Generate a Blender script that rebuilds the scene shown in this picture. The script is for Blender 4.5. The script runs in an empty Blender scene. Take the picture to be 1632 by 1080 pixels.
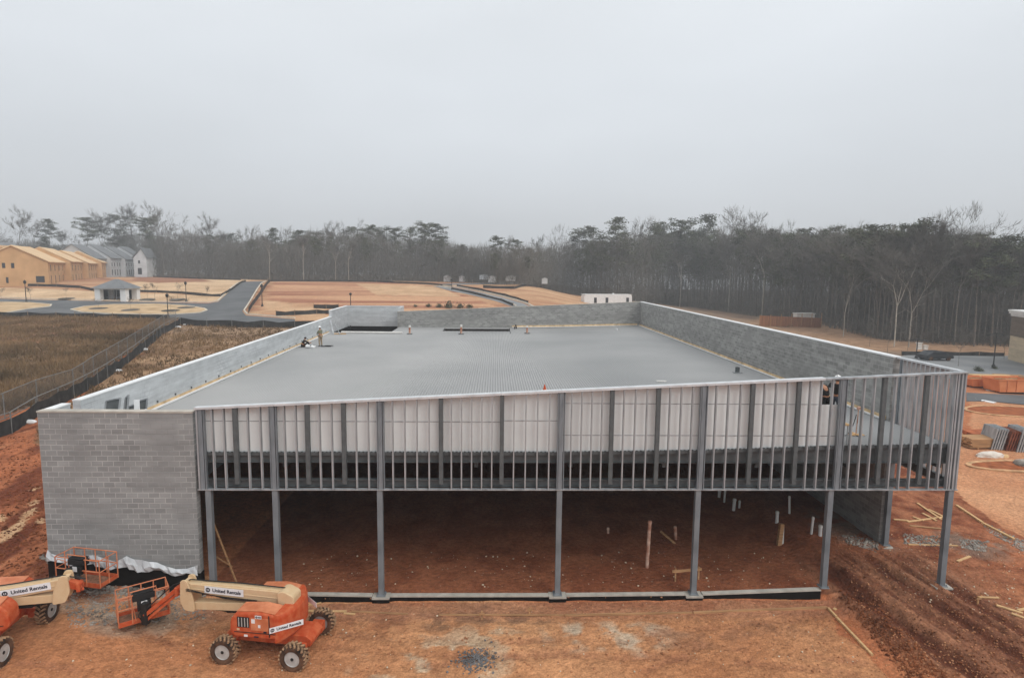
import bpy, bmesh, math, random
import numpy as np
from mathutils import Vector, Matrix
from mathutils.geometry import tessellate_polygon
R = math.radians; PI = math.pi
sc = bpy.context.scene
COL = sc.collection
rnd = random.Random(7)

# ------------------------------------------------------------------ camera
F, CX, CY, CZ, YAW, PIT, ROL = 959.52, 16.538, -21.822, 12.091, .0290, .1132, .0107
fw = Vector((math.sin(YAW)*math.cos(PIT), math.cos(YAW)*math.cos(PIT), -math.sin(PIT)))
rt = Vector((math.cos(YAW), -math.sin(YAW), 0)); up = rt.cross(fw)
ax = math.cos(ROL)*rt + math.sin(ROL)*up; ay = -math.sin(ROL)*rt + math.cos(ROL)*up
CP = Vector((CX, CY, CZ))
cam = bpy.data.objects.new('camera', bpy.data.cameras.new('camera')); COL.objects.link(cam)
m = Matrix((ax, ay, -fw)).transposed().to_4x4(); m.translation = CP
cam.matrix_world = m
cam.data.sensor_width = 36; cam.data.lens = F/1632*36; cam.data.clip_end = 3000; cam.data.clip_start = .5
sc.camera = cam

# ------------------------------------------------------------------ sky, sun, exposure
SUN_EL, SUN_AZ = R(46), R(134)            # azimuth clockwise from +Y
w = bpy.data.worlds.new('World'); sc.world = w; w.use_nodes = True
nt = w.node_tree; nt.nodes.clear(); N = nt.nodes.new; K = nt.links.new
out = N('ShaderNodeOutputWorld'); bg = N('ShaderNodeBackground'); K(bg.outputs[0], out.inputs[0])
sky = N('ShaderNodeTexSky'); sky.sky_type = 'NISHITA'; sky.sun_disc = False
sky.sun_elevation = SUN_EL; sky.sun_rotation = SUN_AZ; sky.air_density = 1.5; sky.dust_density = 6
hs = N('ShaderNodeHueSaturation'); hs.inputs['Saturation'].default_value = .12; K(sky.outputs[0], hs.inputs['Color'])
tc = N('ShaderNodeTexCoord'); sp = N('ShaderNodeSeparateXYZ'); K(tc.outputs['Generated'], sp.inputs[0])
cr = N('ShaderNodeValToRGB'); K(sp.outputs['Z'], cr.inputs[0])
e = cr.color_ramp.elements
e[0].position = 0; e[0].color = (6.6, 6.85, 7.1, 1)
e[1].position = 1; e[1].color = (12.2, 12.4, 12.6, 1)
for p_, c_ in ((.08, (6.8, 7.1, 7.45, 1)), (.16, (7.2, 7.6, 8.05, 1)), (.28, (7.9, 8.35, 8.85, 1)), (.42, (8.5, 8.95, 9.4, 1)), (.7, (10.0, 10.3, 10.6, 1))):
    q = cr.color_ramp.elements.new(p_); q.color = c_
mx = N('ShaderNodeMixRGB'); mx.inputs[0].default_value = .93; K(hs.outputs[0], mx.inputs[1]); K(cr.outputs[0], mx.inputs[2])
nz = N('ShaderNodeTexNoise'); nz.inputs['Scale'].default_value = 1.3; nz.inputs['Detail'].default_value = 3
mp = N('ShaderNodeMapping'); mp.inputs['Scale'].default_value = (1, 1, 3); K(tc.outputs['Generated'], mp.inputs[0]); K(mp.outputs[0], nz.inputs['Vector'])
mr = N('ShaderNodeMapRange'); K(nz.outputs[0], mr.inputs[0]); mr.inputs[1].default_value = .3; mr.inputs[2].default_value = .7; mr.inputs[3].default_value = .94; mr.inputs[4].default_value = 1.06
vm = N('ShaderNodeVectorMath'); vm.operation = 'SCALE'; K(mx.outputs[0], vm.inputs[0]); K(mr.outputs[0], vm.inputs['Scale'])
K(vm.outputs[0], bg.inputs[0]); bg.inputs[1].default_value = .1
sun = bpy.data.objects.new('sun', bpy.data.lights.new('sun', 'SUN')); COL.objects.link(sun)
sun.data.energy = 1.4; sun.data.angle = R(40); sun.data.color = (1, .97, .93)
sd = Vector((math.sin(SUN_AZ)*math.cos(SUN_EL), math.cos(SUN_AZ)*math.cos(SUN_EL), math.sin(SUN_EL)))
sun.rotation_euler = sd.to_track_quat('Z', 'Y').to_euler()
sc.view_settings.view_transform = 'Standard'; sc.view_settings.look = 'None'
sc.view_settings.exposure = 0.0; sc.view_settings.gamma = 1
sc.cycles.volume_step_rate = 5; sc.cycles.volume_bounces = 0; sc.cycles.max_bounces = 6
sc.cycles.transparent_max_bounces = 24

# ------------------------------------------------------------------ pixel -> world helpers
def ray(u, v):
    return (fw + ax*((u-816)/F) + ay*((540-v)/F))
def onz(u, v, z=0.):
    d = ray(u, v); t = (z-CZ)/d.z; return CP + d*t
def ony(u, v, y=0.):
    d = ray(u, v); t = (y-CY)/d.y; return CP + d*t
def onx(u, v, x=0.):
    d = ray(u, v); t = (x-CX)/d.x; return CP + d*t
def ondepth(u, v, t): return CP + ray(u, v)*t
def ppm(p): return F/((Vector(p)-CP).dot(fw))     # photo pixels per metre at a point

def sm(a, b, x):
    t = np.clip((x-a)/(b-a), 0, 1); return t*t*(3-2*t)
def _h(i, j, s):
    n = (i*374761393 + j*668265263 + s*1442695041) & 0xffffffff
    n = ((n ^ (n >> 13))*1274126177) & 0xffffffff
    return ((n ^ (n >> 16)) & 0xffff)/65535.
def vn(x, y, s=0):
    x = np.asarray(x, float); y = np.asarray(y, float)
    i = np.floor(x).astype(np.int64); j = np.floor(y).astype(np.int64); a = x-i; b = y-j
    a = a*a*(3-2*a); b = b*b*(3-2*b)
    return (_h(i, j, s)*(1-a)+_h(i+1, j, s)*a)*(1-b) + (_h(i, j+1, s)*(1-a)+_h(i+1, j+1, s)*a)*b
def fbm(x, y, s=0, o=4):
    r = 0; a = .5; t = 0
    for k in range(o):
        r = r + a*vn(x*2**k+17.3*k, y*2**k+9.1*k, s+k); t += a; a *= .5
    return r/t
W, ZB, ZL, ZR, ZW, ZD, D, YB, XS, XL = 34.32, 3.921, 6.991, 8.50, 6.803, 5.541, 50.15, 3.70, 5.67, -1.886
RUT_A = (31.9, 2.4); RUT_B = (32.7, -5.2)
def zbase(x, y):
    A = 8.0 - 4.0*sm(22, 46, x) - 4.4*sm(46, 92, x)
    t = np.clip((y-32)/112., 0, 1); s = t*t*(3-2*t)*.6 + t*.4
    z = A*s
    z = z + 1.5*sm(2, 14, -x)*(1-sm(40, 105, y))*sm(-6, 8, y)
    z = z - .5*sm(60, 80, x)*(1-sm(70, 120, y))
    front = sm(2, 7, x)*(1-sm(29.5, 31, x))
    near = 1-sm(1, 4, y-D)
    z = z + near*front*np.where(y < 0.0, -.52, -.36) + np.where(y < 0.3, .2*(1-sm(2, 6, x))*sm(-3, 0, y), 0.)
    z = z - .15*sm(36, 42, x)*(1-sm(20, 60, y))
    return z
RUTS = ((-1.45, .36, .24), (-.72, .1, .07), (-.38, .1, .06), (-.05, .2, .06), (.4, .1, .07), (.82, .28, .17), (1.3, .09, .05), (1.62, .12, .09), (2.3, .3, .14), (2.8, .1, .06))
def rutcoord(x, y):
    dx, dy = RUT_B[0]-RUT_A[0], RUT_B[1]-RUT_A[1]; L = math.hypot(dx, dy); dx /= L; dy /= L
    a = (x-RUT_A[0])*dx + (y-RUT_A[1])*dy; s = -(x-RUT_A[0])*dy + (y-RUT_A[1])*dx
    s = s + .12*np.sin(a*.5)
    return a, s
def muck(x, y):
    "how churned the clay is, 0..1"
    a, s = rutcoord(x, y)
    m = sm(-2.6, -1.9, s)*(1-sm(3.0, 3.8, s))*sm(-1.5, 1.5, a)
    return m
def rutz(x, y):
    a, s = rutcoord(x, y); m = muck(x, y)
    s2 = s + .3*(fbm(a*.45, s*.5, 31)-.5)*2
    r = 0
    for c, wd, dp in RUTS:
        r = r - dp*np.exp(-((s2-c)/wd)**2) + dp*.55*np.exp(-((s2-c-wd*1.45)/(wd*.6))**2) + dp*.45*np.exp(-((s2-c+wd*1.4)/(wd*.6))**2)
    tr = 0
    for yc in (1.45, 2.35, -.6):
        q = np.exp(-((y-yc-.06*(x-34))/.22)**4)*sm(32.6, 33.4, x); tr = tr+q*(-.03+.022*np.sign(np.sin(x*21+(y-yc)*6)))
    return m*(r + .016*np.sin(a*26+s2*6)*np.exp(-((s2+.1)/.28)**4)) + tr*(y < 6)
def zt(x, y, fine=True):
    z = zbase(x, y)
    if fine:
        nearf = 1-sm(30, 70, y)
        inside = (x > 5.5) & (x < 34) & (y > .1) & (y < D)
        z = z + nearf*(.10*(fbm(x*.35, y*.35, 3)-.5) + .07*(fbm(x*1.7, y*1.7, 5)-.5)) * np.where(inside, .6, 1.)
        z = z + nearf*muck(x, y)*(.08*(fbm(x*1.2, y*1.2, 11)-.5)+.07*(fbm(x*5, y*5, 12)-.5)) + nearf*sm(29.6, 30.6, x)*(1-sm(33, 35, x+.2*y))*(.12*(fbm(x*2.5, y*2.5, 13)-.5)) + rutz(x, y)
        left = sm(1.2, 3.5, -x)*(1-sm(22, 34, y))
        z = z + left*(.35*(fbm(x*.6+y*.1, y*.25, 21)-.5)+.22*(fbm(x*2.6+y*.3, y*.5, 22)-.5)+.08*(fbm(x*5, y*4, 23)-.5))
        z = z + (1-nearf)*.12*(fbm(x*.08, y*.08, 8)-.5)
    return z
def zt1(x, y): return float(zt(np.array([x]), np.array([y]))[0])
_T = np.concatenate([np.linspace(8, 60, 260), np.linspace(60.2, 420, 700)])
def G(u, v):
    "where the photograph's pixel meets the ground"
    d = ray(u, v); h = CP.z+d.z*_T-zbase(CP.x+d.x*_T, CP.y+d.y*_T)
    k = int(np.argmax(h < 0)); k = k if h[k] < 0 else len(_T)-1
    T_ = np.linspace(max(6, _T[k]*.94-1.2), _T[k]*1.06+1.2, 90); X = CP.x+d.x*T_; Y = CP.y+d.y*T_
    h = CP.z+d.z*T_-zt(X, Y, True); k = int(np.argmax(h < 0)); k = k if h[k] < 0 else len(T_)-1
    a = 0 if k == 0 else h[k-1]/(h[k-1]-h[k]+1e-9); t = T_[max(k-1, 0)]*(1-a)+T_[k]*a
    x, y = CP.x+d.x*t, CP.y+d.y*t
    return Vector((x, y, zt1(x, y)))

# ------------------------------------------------------------------ materials
def S(r, g, b):
    f = lambda c: (c/255/12.92 if c/255 <= .04045 else ((c/255+.055)/1.055)**2.4)
    return (f(r), f(g), f(b), 1)
_M = {}
def mat(name, col, rough=.8, metal=0., noise=.12, scale=6., bump=0., bscale=30., col2=None, spec=.3, stretch=None, alpha=None, orand=0.):
    if name in _M: return _M[name]
    M = bpy.data.materials.new(name); M.use_nodes = True; t = M.node_tree; b = t.nodes['Principled BSDF']
    b.inputs['Roughness'].default_value = rough; b.inputs['Metallic'].default_value = metal
    b.inputs['Specular IOR Level'].default_value = spec
    if len(col) == 3: col = (*col, 1)
    c = t.nodes.new('ShaderNodeTexCoord'); n = t.nodes.new('ShaderNodeTexNoise'); n.inputs['Scale'].default_value = scale; n.inputs['Detail'].default_value = 6
    src = c.outputs['Object']
    if stretch:
        p = t.nodes.new('ShaderNodeMapping'); p.inputs['Scale'].default_value = stretch; t.links.new(src, p.inputs[0]); src = p.outputs[0]
    t.links.new(src, n.inputs['Vector'])
    r = t.nodes.new('ShaderNodeValToRGB'); t.links.new(n.outputs[0], r.inputs[0])
    c1 = tuple(max(0, x*(1-noise*1.6)) for x in col[:3])+(1,)
    c2 = (tuple(col2[:3])+(1,)) if col2 else tuple(min(1, x*(1+noise*1.4)) for x in col[:3])+(1,)
    r.color_ramp.elements[0].position = .32; r.color_ramp.elements[0].color = c1
    r.color_ramp.elements[1].position = .68; r.color_ramp.elements[1].color = c2
    cs = r.outputs[0]
    if orand:
        oi = t.nodes.new('ShaderNodeObjectInfo'); mr = t.nodes.new('ShaderNodeMapRange'); t.links.new(oi.outputs['Random'], mr.inputs[0])
        mr.inputs[3].default_value = 1-orand; mr.inputs[4].default_value = 1+orand
        v = t.nodes.new('ShaderNodeVectorMath'); v.operation = 'SCALE'; t.links.new(cs, v.inputs[0]); t.links.new(mr.outputs[0], v.inputs['Scale']); cs = v.outputs[0]
    t.links.new(cs, b.inputs['Base Color'])
    if bump:
        n2 = t.nodes.new('ShaderNodeTexNoise'); n2.inputs['Scale'].default_value = bscale; n2.inputs['Detail'].default_value = 4; t.links.new(src, n2.inputs['Vector'])
        bp = t.nodes.new('ShaderNodeBump'); bp.inputs['Strength'].default_value = bump; bp.inputs['Distance'].default_value = .02
        t.links.new(n2.outputs[0], bp.inputs['Height']); t.links.new(bp.outputs[0], b.inputs['Normal'])
    if alpha is not None: b.inputs['Alpha'].default_value = alpha
    _M[name] = M; return M

def block_mat(name, c1, c2, mortar, patch=.5, dark=.85):
    M = bpy.data.materials.new(name); M.use_nodes = True; t = M.node_tree; L = t.links.new; nn = t.nodes.new
    b = t.nodes['Principled BSDF']; b.inputs['Roughness'].default_value = .9; b.inputs['Specular IOR Level'].default_value = .2
    uv = nn('ShaderNodeUVMap'); uv.uv_map = 'UVMap'
    def brick(col_a, col_b, mo, ms=.012):
        k = nn('ShaderNodeTexBrick'); k.inputs['Scale'].default_value = 1; k.inputs['Brick Width'].default_value = .4; k.inputs['Row Height'].default_value = .2
        k.inputs['Mortar Size'].default_value = ms; k.inputs['Mortar Smooth'].default_value = .3; k.inputs['Color1'].default_value = col_a; k.inputs['Color2'].default_value = col_b
        k.inputs['Mortar'].default_value = mo; k.offset = .5; L(uv.outputs[0], k.inputs['Vector']); return k
    k1 = brick(c1, c2, mortar, .014)
    mid = tuple((a+b_)/2 for a, b_ in zip(c1, c2))
    k2 = brick(mid, mid, tuple(x*.92 for x in mid[:3])+(1,), .01)
    n1 = nn('ShaderNodeTexNoise'); n1.inputs['Scale'].default_value = .55; n1.inputs['Detail'].default_value = 5; L(uv.outputs[0], n1.inputs['Vector'])
    mr = nn('ShaderNodeMapRange'); L(n1.outputs[0], mr.inputs[0]); mr.inputs[1].default_value = .62-patch*.35; mr.inputs[2].default_value = .74-patch*.3
    mx = nn('ShaderNodeMixRGB'); L(mr.outputs[0], mx.inputs[0]); L(k2.outputs[0], mx.inputs[1]); L(k1.outputs[0], mx.inputs[2])
    n2 = nn('ShaderNodeTexNoise'); n2.inputs['Scale'].default_value = 2.2; n2.inputs['Detail'].default_value = 8
    mp = nn('ShaderNodeMapping'); mp.inputs['Scale'].default_value = (.5, 1.3, 1); L(uv.outputs[0], mp.inputs[0]); L(mp.outputs[0], n2.inputs['Vector'])
    m2 = nn('ShaderNodeMapRange'); L(n2.outputs[0], m2.inputs[0]); m2.inputs[1].default_value = .3; m2.inputs[2].default_value = .7; m2.inputs[3].default_value = dark; m2.inputs[4].default_value = 1.12
    n3 = nn('ShaderNodeTexNoise'); n3.inputs['Scale'].default_value = 1; n3.inputs['Detail'].default_value = 2
    mp3 = nn('ShaderNodeMapping'); mp3.inputs['Scale'].default_value = (.12, 2.2, 1); L(uv.outputs[0], mp3.inputs[0]); L(mp3.outputs[0], n3.inputs['Vector'])
    m3 = nn('ShaderNodeMapRange'); L(n3.outputs[0], m3.inputs[0]); m3.inputs[1].default_value = .35; m3.inputs[2].default_value = .65; m3.inputs[3].default_value = .9; m3.inputs[4].default_value = 1.08
    mu = nn('ShaderNodeMath'); mu.operation = 'MULTIPLY'; L(m2.outputs[0], mu.inputs[0]); L(m3.outputs[0], mu.inputs[1])
    v = nn('ShaderNodeVectorMath'); v.operation = 'SCALE'; L(mx.outputs[0], v.inputs[0]); L(mu.outputs[0], v.inputs['Scale']); L(v.outputs[0], b.inputs['Base Color'])
    bp = nn('ShaderNodeBump'); bp.inputs['Strength'].default_value = .5; bp.inputs['Distance'].default_value = .01; bp.invert = True
    L(k1.outputs['Fac'], bp.inputs['Height']); L(bp.outputs[0], b.inputs['Normal'])
    return M

M_BLOCK = block_mat('grey_block', S(148, 149, 148), S(132, 133, 132), S(170, 170, 168), .72, .9)
M_BLOCKD = block_mat('weathered_block', S(158, 157, 154), S(132, 132, 129), S(166, 165, 162), .85, .86)
M_BLOCKL = block_mat('pale_block', S(196, 199, 200), S(184, 188, 190), S(162, 165, 168), .35, .9)
M_STEEL = mat('primer_steel', S(110, 116, 121), .55, 0, .12, 3, col2=S(134, 139, 143), stretch=(1, 1, .3))
M_DSTEEL = mat('dark_primer_steel', S(88, 92, 93), .6, 0, .15, 3)
M_STUD = mat('galvanised_stud', S(150, 154, 157), .45, .25, .14, 3, col2=S(182, 185, 187), stretch=(1, 1, .25))
M_TRACK = mat('bright_galvanised_track', S(205, 208, 210), .4, .2, .08, 3)
M_SHEATH = mat('white_sheathing', S(236, 241, 240), .85, 0, .03, .9, col2=S(224, 227, 226))
M_BLACK = mat('black_waterproofing_and_shade', S(20, 18, 17), .7, 0, .3, 4, spec=.2)  # waterproofing coat; also the painted dark inside the back roof opening
M_CONC = mat('concrete', S(178, 172, 162), .9, 0, .12, 3, .3, 40)
M_WOOD = mat('pine_lumber', S(205, 168, 122), .8, 0, .15, 2, stretch=(.4, 6, 6), spec=.2)
M_WOODG = mat('weathered_lumber', S(176, 136, 98), .85, 0, .2, 2, stretch=(.4, 6, 6), spec=.2)
M_NAIL = mat('tan_nailer', S(206, 178, 138), .8, 0, .2, 2)
M_WHITE = mat('white_paint', S(225, 226, 226), .5, 0, .05, 2)
M_PVC = mat('white_pvc', S(215, 213, 208), .45, 0, .08, 3)
M_ORPVC = mat('orange_stained_pvc', S(196, 96, 50), .6, 0, .3, 2.5, col2=S(226, 200, 180))
M_PLASTIC = mat('plastic_film', S(188, 192, 195), .35, 0, .1, 3, .4, 8, spec=.5)
M_ASPH = mat('asphalt', S(90, 92, 94), .85, 0, .1, .25, .3, 60, col2=S(104, 105, 106))
M_ASPH2 = mat('worn_asphalt', S(128, 130, 132), .85, 0, .12, .15, .3, 60, col2=S(142, 143, 143))
M_KERB = mat('kerb_concrete', S(205, 196, 180), .9, 0, .1, 1)
M_STRAW = mat('straw_mulch', S(192, 162, 126), .95, 0, .14, .5, .5, 4, col2=S(206, 178, 142), spec=.05)
M_RUBBER = mat('tyre_rubber', S(38, 35, 33), .85, 0, .3, 3, col2=S(110, 80, 60))
M_RUBBERM = mat('muddy_tread', S(150, 118, 90), .95, 0, .3, 8, col2=S(176, 142, 110))
M_RIM = mat('rim_grey', S(178, 178, 176), .5, .1, .1, 5)
M_ORANGE = mat('lift_orange', S(198, 76, 36), .6, 0, .12, 6, col2=S(196, 104, 66))
M_ORANGEF = mat('faded_orange', S(206, 118, 78), .6, 0, .12, 3, col2=S(214, 140, 102))
M_CREAM = mat('lift_cream', S(228, 200, 160), .55, 0, .1, 6, col2=S(206, 176, 138))
M_BLK = mat('machine_black', S(34, 33, 33), .6, 0, .2, 4)
M_DECK = mat('galvanised_deck', S(160, 161, 161), .6, .05, .06, .12, col2=S(171, 171, 170))

# ------------------------------------------------------------------ object helpers
def link(o, parent=None):
    COL.objects.link(o)
    if parent is not None: o.parent = parent
    return o
def thing(name, label, cat, loc=(0, 0, 0), rz=0, group=None):
    o = bpy.data.objects.new(name, None); COL.objects.link(o); o.empty_display_size = .3
    o.location = loc; o.rotation_euler = (0, 0, rz); return tag(o, label, cat, group)
def tag(o, label=None, cat=None, group=None, kind=None):
    if label: o['label'] = label
    if cat: o['category'] = cat
    if group: o['group'] = group
    if kind: o['kind'] = kind
    return o
def dup(root, loc=None, rz=None, scale=None, label=None, group=None):
    r = root.copy(); COL.objects.link(r)
    if loc is not None: r.location = loc
    if rz is not None: r.rotation_euler = (0, 0, rz)
    if scale is not None: r.scale = scale
    if label: r['label'] = label
    if group: r['group'] = group
    for ch in list(root.children):
        c = ch.copy(); COL.objects.link(c); c.parent = r
        for g in list(ch.children):
            d = g.copy(); COL.objects.link(d); d.parent = c
    return r
def big_mesh(name, V, Fa, material, parent=None, smooth=False):
    "V: (n,3), Fa: (m,k) equal sized faces"
    V = np.asarray(V, np.float32); Fa = np.asarray(Fa, np.int32); k = Fa.shape[1]
    me = bpy.data.meshes.new(name); me.vertices.add(len(V)); me.vertices.foreach_set('co', V.ravel())
    me.loops.add(Fa.size); me.loops.foreach_set('vertex_index', Fa.ravel())
    me.polygons.add(len(Fa)); me.polygons.foreach_set('loop_start', np.arange(0, Fa.size, k, dtype=np.int32))
    me.update(calc_edges=True); me.validate()
    if smooth: me.polygons.foreach_set('use_smooth', np.ones(len(me.polygons), bool))
    if material: me.materials.append(material)
    o = bpy.data.objects.new(name, me); return link(o, parent)
class MB:
    def __init__(s): s.v = []; s.f = []; s.mi = []; s.mats = []; s.uv = None; s.cur = 0
    def m(s, material):
        if material not in s.mats: s.mats.append(material)
        s.cur = s.mats.index(material); return s
    def add(s, vs, fs):
        b = len(s.v); s.v += [tuple(p) for p in vs]; s.f += [tuple(i+b for i in f) for f in fs]; s.mi += [s.cur]*len(fs); return s
    def box(s, x0, x1, y0, y1, z0, z1, M=None):
        vs = [Vector(p) for p in ((x0, y0, z0), (x1, y0, z0), (x1, y1, z0), (x0, y1, z0), (x0, y0, z1), (x1, y0, z1), (x1, y1, z1), (x0, y1, z1))]
        if M: vs = [M @ p for p in vs]
        return s.add(vs, [(0, 3, 2, 1), (4, 5, 6, 7), (0, 1, 5, 4), (1, 2, 6, 5), (2, 3, 7, 6), (3, 0, 4, 7)])
    def hexa(s, b, t):
        "bottom and top rings of 4"
        return s.add(list(b)+list(t), [(0, 3, 2, 1), (4, 5, 6, 7), (0, 1, 5, 4), (1, 2, 6, 5), (2, 3, 7, 6), (3, 0, 4, 7)])
    def bar(s, a, b, w_, h_=None, upv=(0, 0, 1)):
        "box section bar from a to b"
        a = Vector(a); b = Vector(b); h_ = h_ or w_; d = (b-a); L = d.length; d.normalize(); u = Vector(upv)
        if abs(d.dot(u)) > .98: u = Vector((0, 1, 0))
        r = d.cross(u).normalized(); u = r.cross(d).normalized()
        ring = [r*(-w_/2)+u*(-h_/2), r*(w_/2)+u*(-h_/2), r*(w_/2)+u*(h_/2), r*(-w_/2)+u*(h_/2)]
        return s.add([a+q for q in ring]+[b+q for q in ring], [(0, 3, 2, 1)[::-1], (4, 5, 6, 7)[::-1], (0, 1, 5, 4)[::-1], (1, 2, 6, 5)[::-1], (2, 3, 7, 6)[::-1], (3, 0, 4, 7)[::-1]])
    def tube(s, pts, r, n=8, cap=True):
        pts = [Vector(p) for p in pts]; rs = r if hasattr(r, '__len__') else [r]*len(pts)
        base = len(s.v); vs = []; fs = []; prev = None
        for i, p in enumerate(pts):
            d = (pts[min(i+1, len(pts)-1)]-pts[max(i-1, 0)]).normalized()
            u = prev if prev is not None else (Vector((0, 0, 1)) if abs(d.z) < .9 else Vector((1, 0, 0)))
            x = d.cross(u).normalized(); y = x.cross(d).normalized(); prev = y
            for k in range(n):
                a = 2*PI*k/n; vs.append(p+(x*math.cos(a)+y*math.sin(a))*rs[i])
        for i in range(len(pts)-1):
            for k in range(n):
                a = i*n+k; b = i*n+(k+1) % n; fs.append((a, b, b+n, a+n))
        if cap: fs.append(tuple(range(n))[::-1]); fs.append(tuple(range((len(pts)-1)*n, len(pts)*n)))
        return s.add(vs, fs)
    def lathe(s, prof, n=20, M=None, closed=False):
        "profile [(r,z)] round z"
        vs = []; fs = []
        for r_, z_ in prof:
            for k in range(n):
                a = 2*PI*k/n; p = Vector((r_*math.cos(a), r_*math.sin(a), z_)); vs.append(M @ p if M else p)
        L = len(prof)
        for i in range(L if closed else L-1):
            for k in range(n):
                a = i*n+k; b = i*n+(k+1) % n; j = ((i+1) % L)*n
                fs.append((a, b, j+(k+1) % n, j+k))
        if not closed:
            if prof[0][0] > 1e-4: fs.append(tuple(range(n))[::-1])
            if prof[-1][0] > 1e-4: fs.append(tuple(range((L-1)*n, L*n)))
        return s.add(vs, fs)
    def prism(s, poly, a, b, M=None):
        "2D polygon (x,z) extruded along y from a to b"
        n = len(poly); vs = [Vector((p[0], a, p[1])) for p in poly]+[Vector((p[0], b, p[1])) for p in poly]
        if M: vs = [M @ p for p in vs]
        fs = [tuple(range(n)), tuple(range(n, 2*n))[::-1]]+[(i, i+n, (i+1) % n+n, (i+1) % n) for i in range(n)]
        return s.add(vs, fs)
    def build(s, name, material=None, parent=None, bevel=0, smooth=False, uv=False, label=None, fix=True):
        me = bpy.data.meshes.new(name); me.from_pydata(s.v, [], s.f); me.validate()
        mats = s.mats or [material]
        if material and not s.mats: mats = [material]
        for q in mats: me.materials.append(q)
        if s.mats and len(s.mats) > 1 and len(me.polygons) == len(s.mi): me.polygons.foreach_set('material_index', s.mi)
        if fix:
            bm = bmesh.new(); bm.from_mesh(me); bmesh.ops.recalc_face_normals(bm, faces=bm.faces); bm.to_mesh(me); bm.free()
        if smooth:
            me.polygons.foreach_set('use_smooth', [True]*len(me.polygons))
        if uv:
            l = me.uv_layers.new(name='UVMap')
            for p in me.polygons:
                nrm = p.normal
                for li in p.loop_indices:
                    c = me.vertices[me.loops[li].vertex_index].co
                    if abs(nrm.z) > .7: q = (c.x, c.y)
                    elif abs(nrm.y) > abs(nrm.x): q = (c.x, c.z)
                    else: q = (c.y, c.z)
                    l.data[li].uv = q
        o = bpy.data.objects.new(name, me); link(o, parent)
        if label: o['label'] = label
        if bevel:
            b = o.modifiers.new('bevel', 'BEVEL'); b.width = bevel; b.segments = 2; b.limit_method = 'ANGLE'; b.angle_limit = R(35)
        if smooth:
            pass
        return o
def text_mesh(body, size, material, M, parent, name='lettering', extrude=.004, bold=0.):
    cu = bpy.data.curves.new(name, 'FONT'); cu.body = body; cu.size = size; cu.extrude = extrude; cu.align_x = 'CENTER'; cu.align_y = 'CENTER'; cu.offset = bold
    tmp = bpy.data.objects.new('tmp', cu); COL.objects.link(tmp)
    bpy.context.view_layer.update()
    me = bpy.data.meshes.new_from_object(tmp.evaluated_get(bpy.context.evaluated_depsgraph_get()))
    bpy.data.objects.remove(tmp); me.transform(M); me.materials.clear(); me.materials.append(material); me.name = name
    return link(bpy.data.objects.new(name, me), parent)
exec_parts = []

# ------------------------------------------------------------------ ground
def lin(*seg):
    r = []
    for a, b, d in seg: r += list(np.arange(a, b, d))
    return np.array(r+[seg[-1][1]])
gx = lin((-330, -150, 9), (-150, -22, 1.1), (-22, -6, .16), (-6, 46, .11), (46, 62, .3), (62, 170, 1.1), (170, 368, 9))
gy = lin((-60, -8, 4), (-8, 9, .085), (9, 30, .2), (30, 60, .5), (60, 240, 1.1), (240, 420, 9))
GX, GY = np.meshgrid(gx, gy); GZ = zt(GX, GY)
# drop the ground under deep shade nowhere: one plain sheet
def inpoly(px, py, poly):
    c = np.zeros(px.shape, bool); n = len(poly)
    for i in range(n):
        x1, y1 = poly[i]; x2, y2 = poly[(i+1) % n]
        k = ((y1 > py) != (y2 > py)) & (px < (x2-x1)*(py-y1)/((y2-y1) or 1e-9)+x1); c ^= k
    return c
GC = np.zeros(GX.shape+(3,)); n1 = fbm(GX*.25, GY*.25, 40, 5); n2 = fbm(GX*1.3, GY*1.3, 41, 5); n3 = fbm(GX*.05, GY*.07, 42, 4); n4 = fbm(GX*4, GY*4, 43, 3)
wx = GX+(fbm(GX*.5, GY*.5, 50)-.5)*2.2; wy = GY+(fbm(GX*.5, GY*.5, 51)-.5)*2.2
c_ = lambda *a: np.array(S(*a)[:3])
def paint(mask, a, b, t):
    t = np.clip(t, 0, 1)[..., None]; m_ = mask[..., None] if mask.dtype != bool else mask[..., None].astype(float)
    GC[:] = GC*(1-m_)+m_*(c_(*a)*(1-t)+c_(*b)*t)
def region(poly_px, a, b, t=None, warp=1.0, soft=None):
    P = [G(*p) for p in poly_px]; P = [(p.x, p.y) for p in P]
    X = GX+(wx-GX)*warp; Y = GY+(wy-GY)*warp
    mk = inpoly(X, Y, P); paint(mk.astype(float), a, b, (n1-.5)*2.2+.5 if t is None else t)
everywhere = np.ones(GX.shape)
tt = lambda n, k=2.4: (n-.5)*k+.5
paint(everywhere, (168, 96, 58), (188, 122, 78), tt(n1))                     # bare clay
# far lots: striped red clay and straw
paint(sm(50, 60, GY), (172, 108, 66), (206, 160, 108), tt(fbm(GX*.03, GY*.22, 44, 5), 3.2))
paint(sm(205, 235, GY), (120, 108, 84), (96, 88, 72), tt(n1))
paint(sm(52, 60, wx)*sm(40, 60, GY), (128, 104, 84), (160, 126, 94), tt(n1))
# pad in front of the building
region([(-60, 1130), (-60, 960), (100, 945), (330, 925), (560, 955), (880, 966), (1320, 972), (1400, 1045), (1450, 1130)], (176, 116, 74), (200, 144, 98), tt(n1, 2.6))
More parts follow.
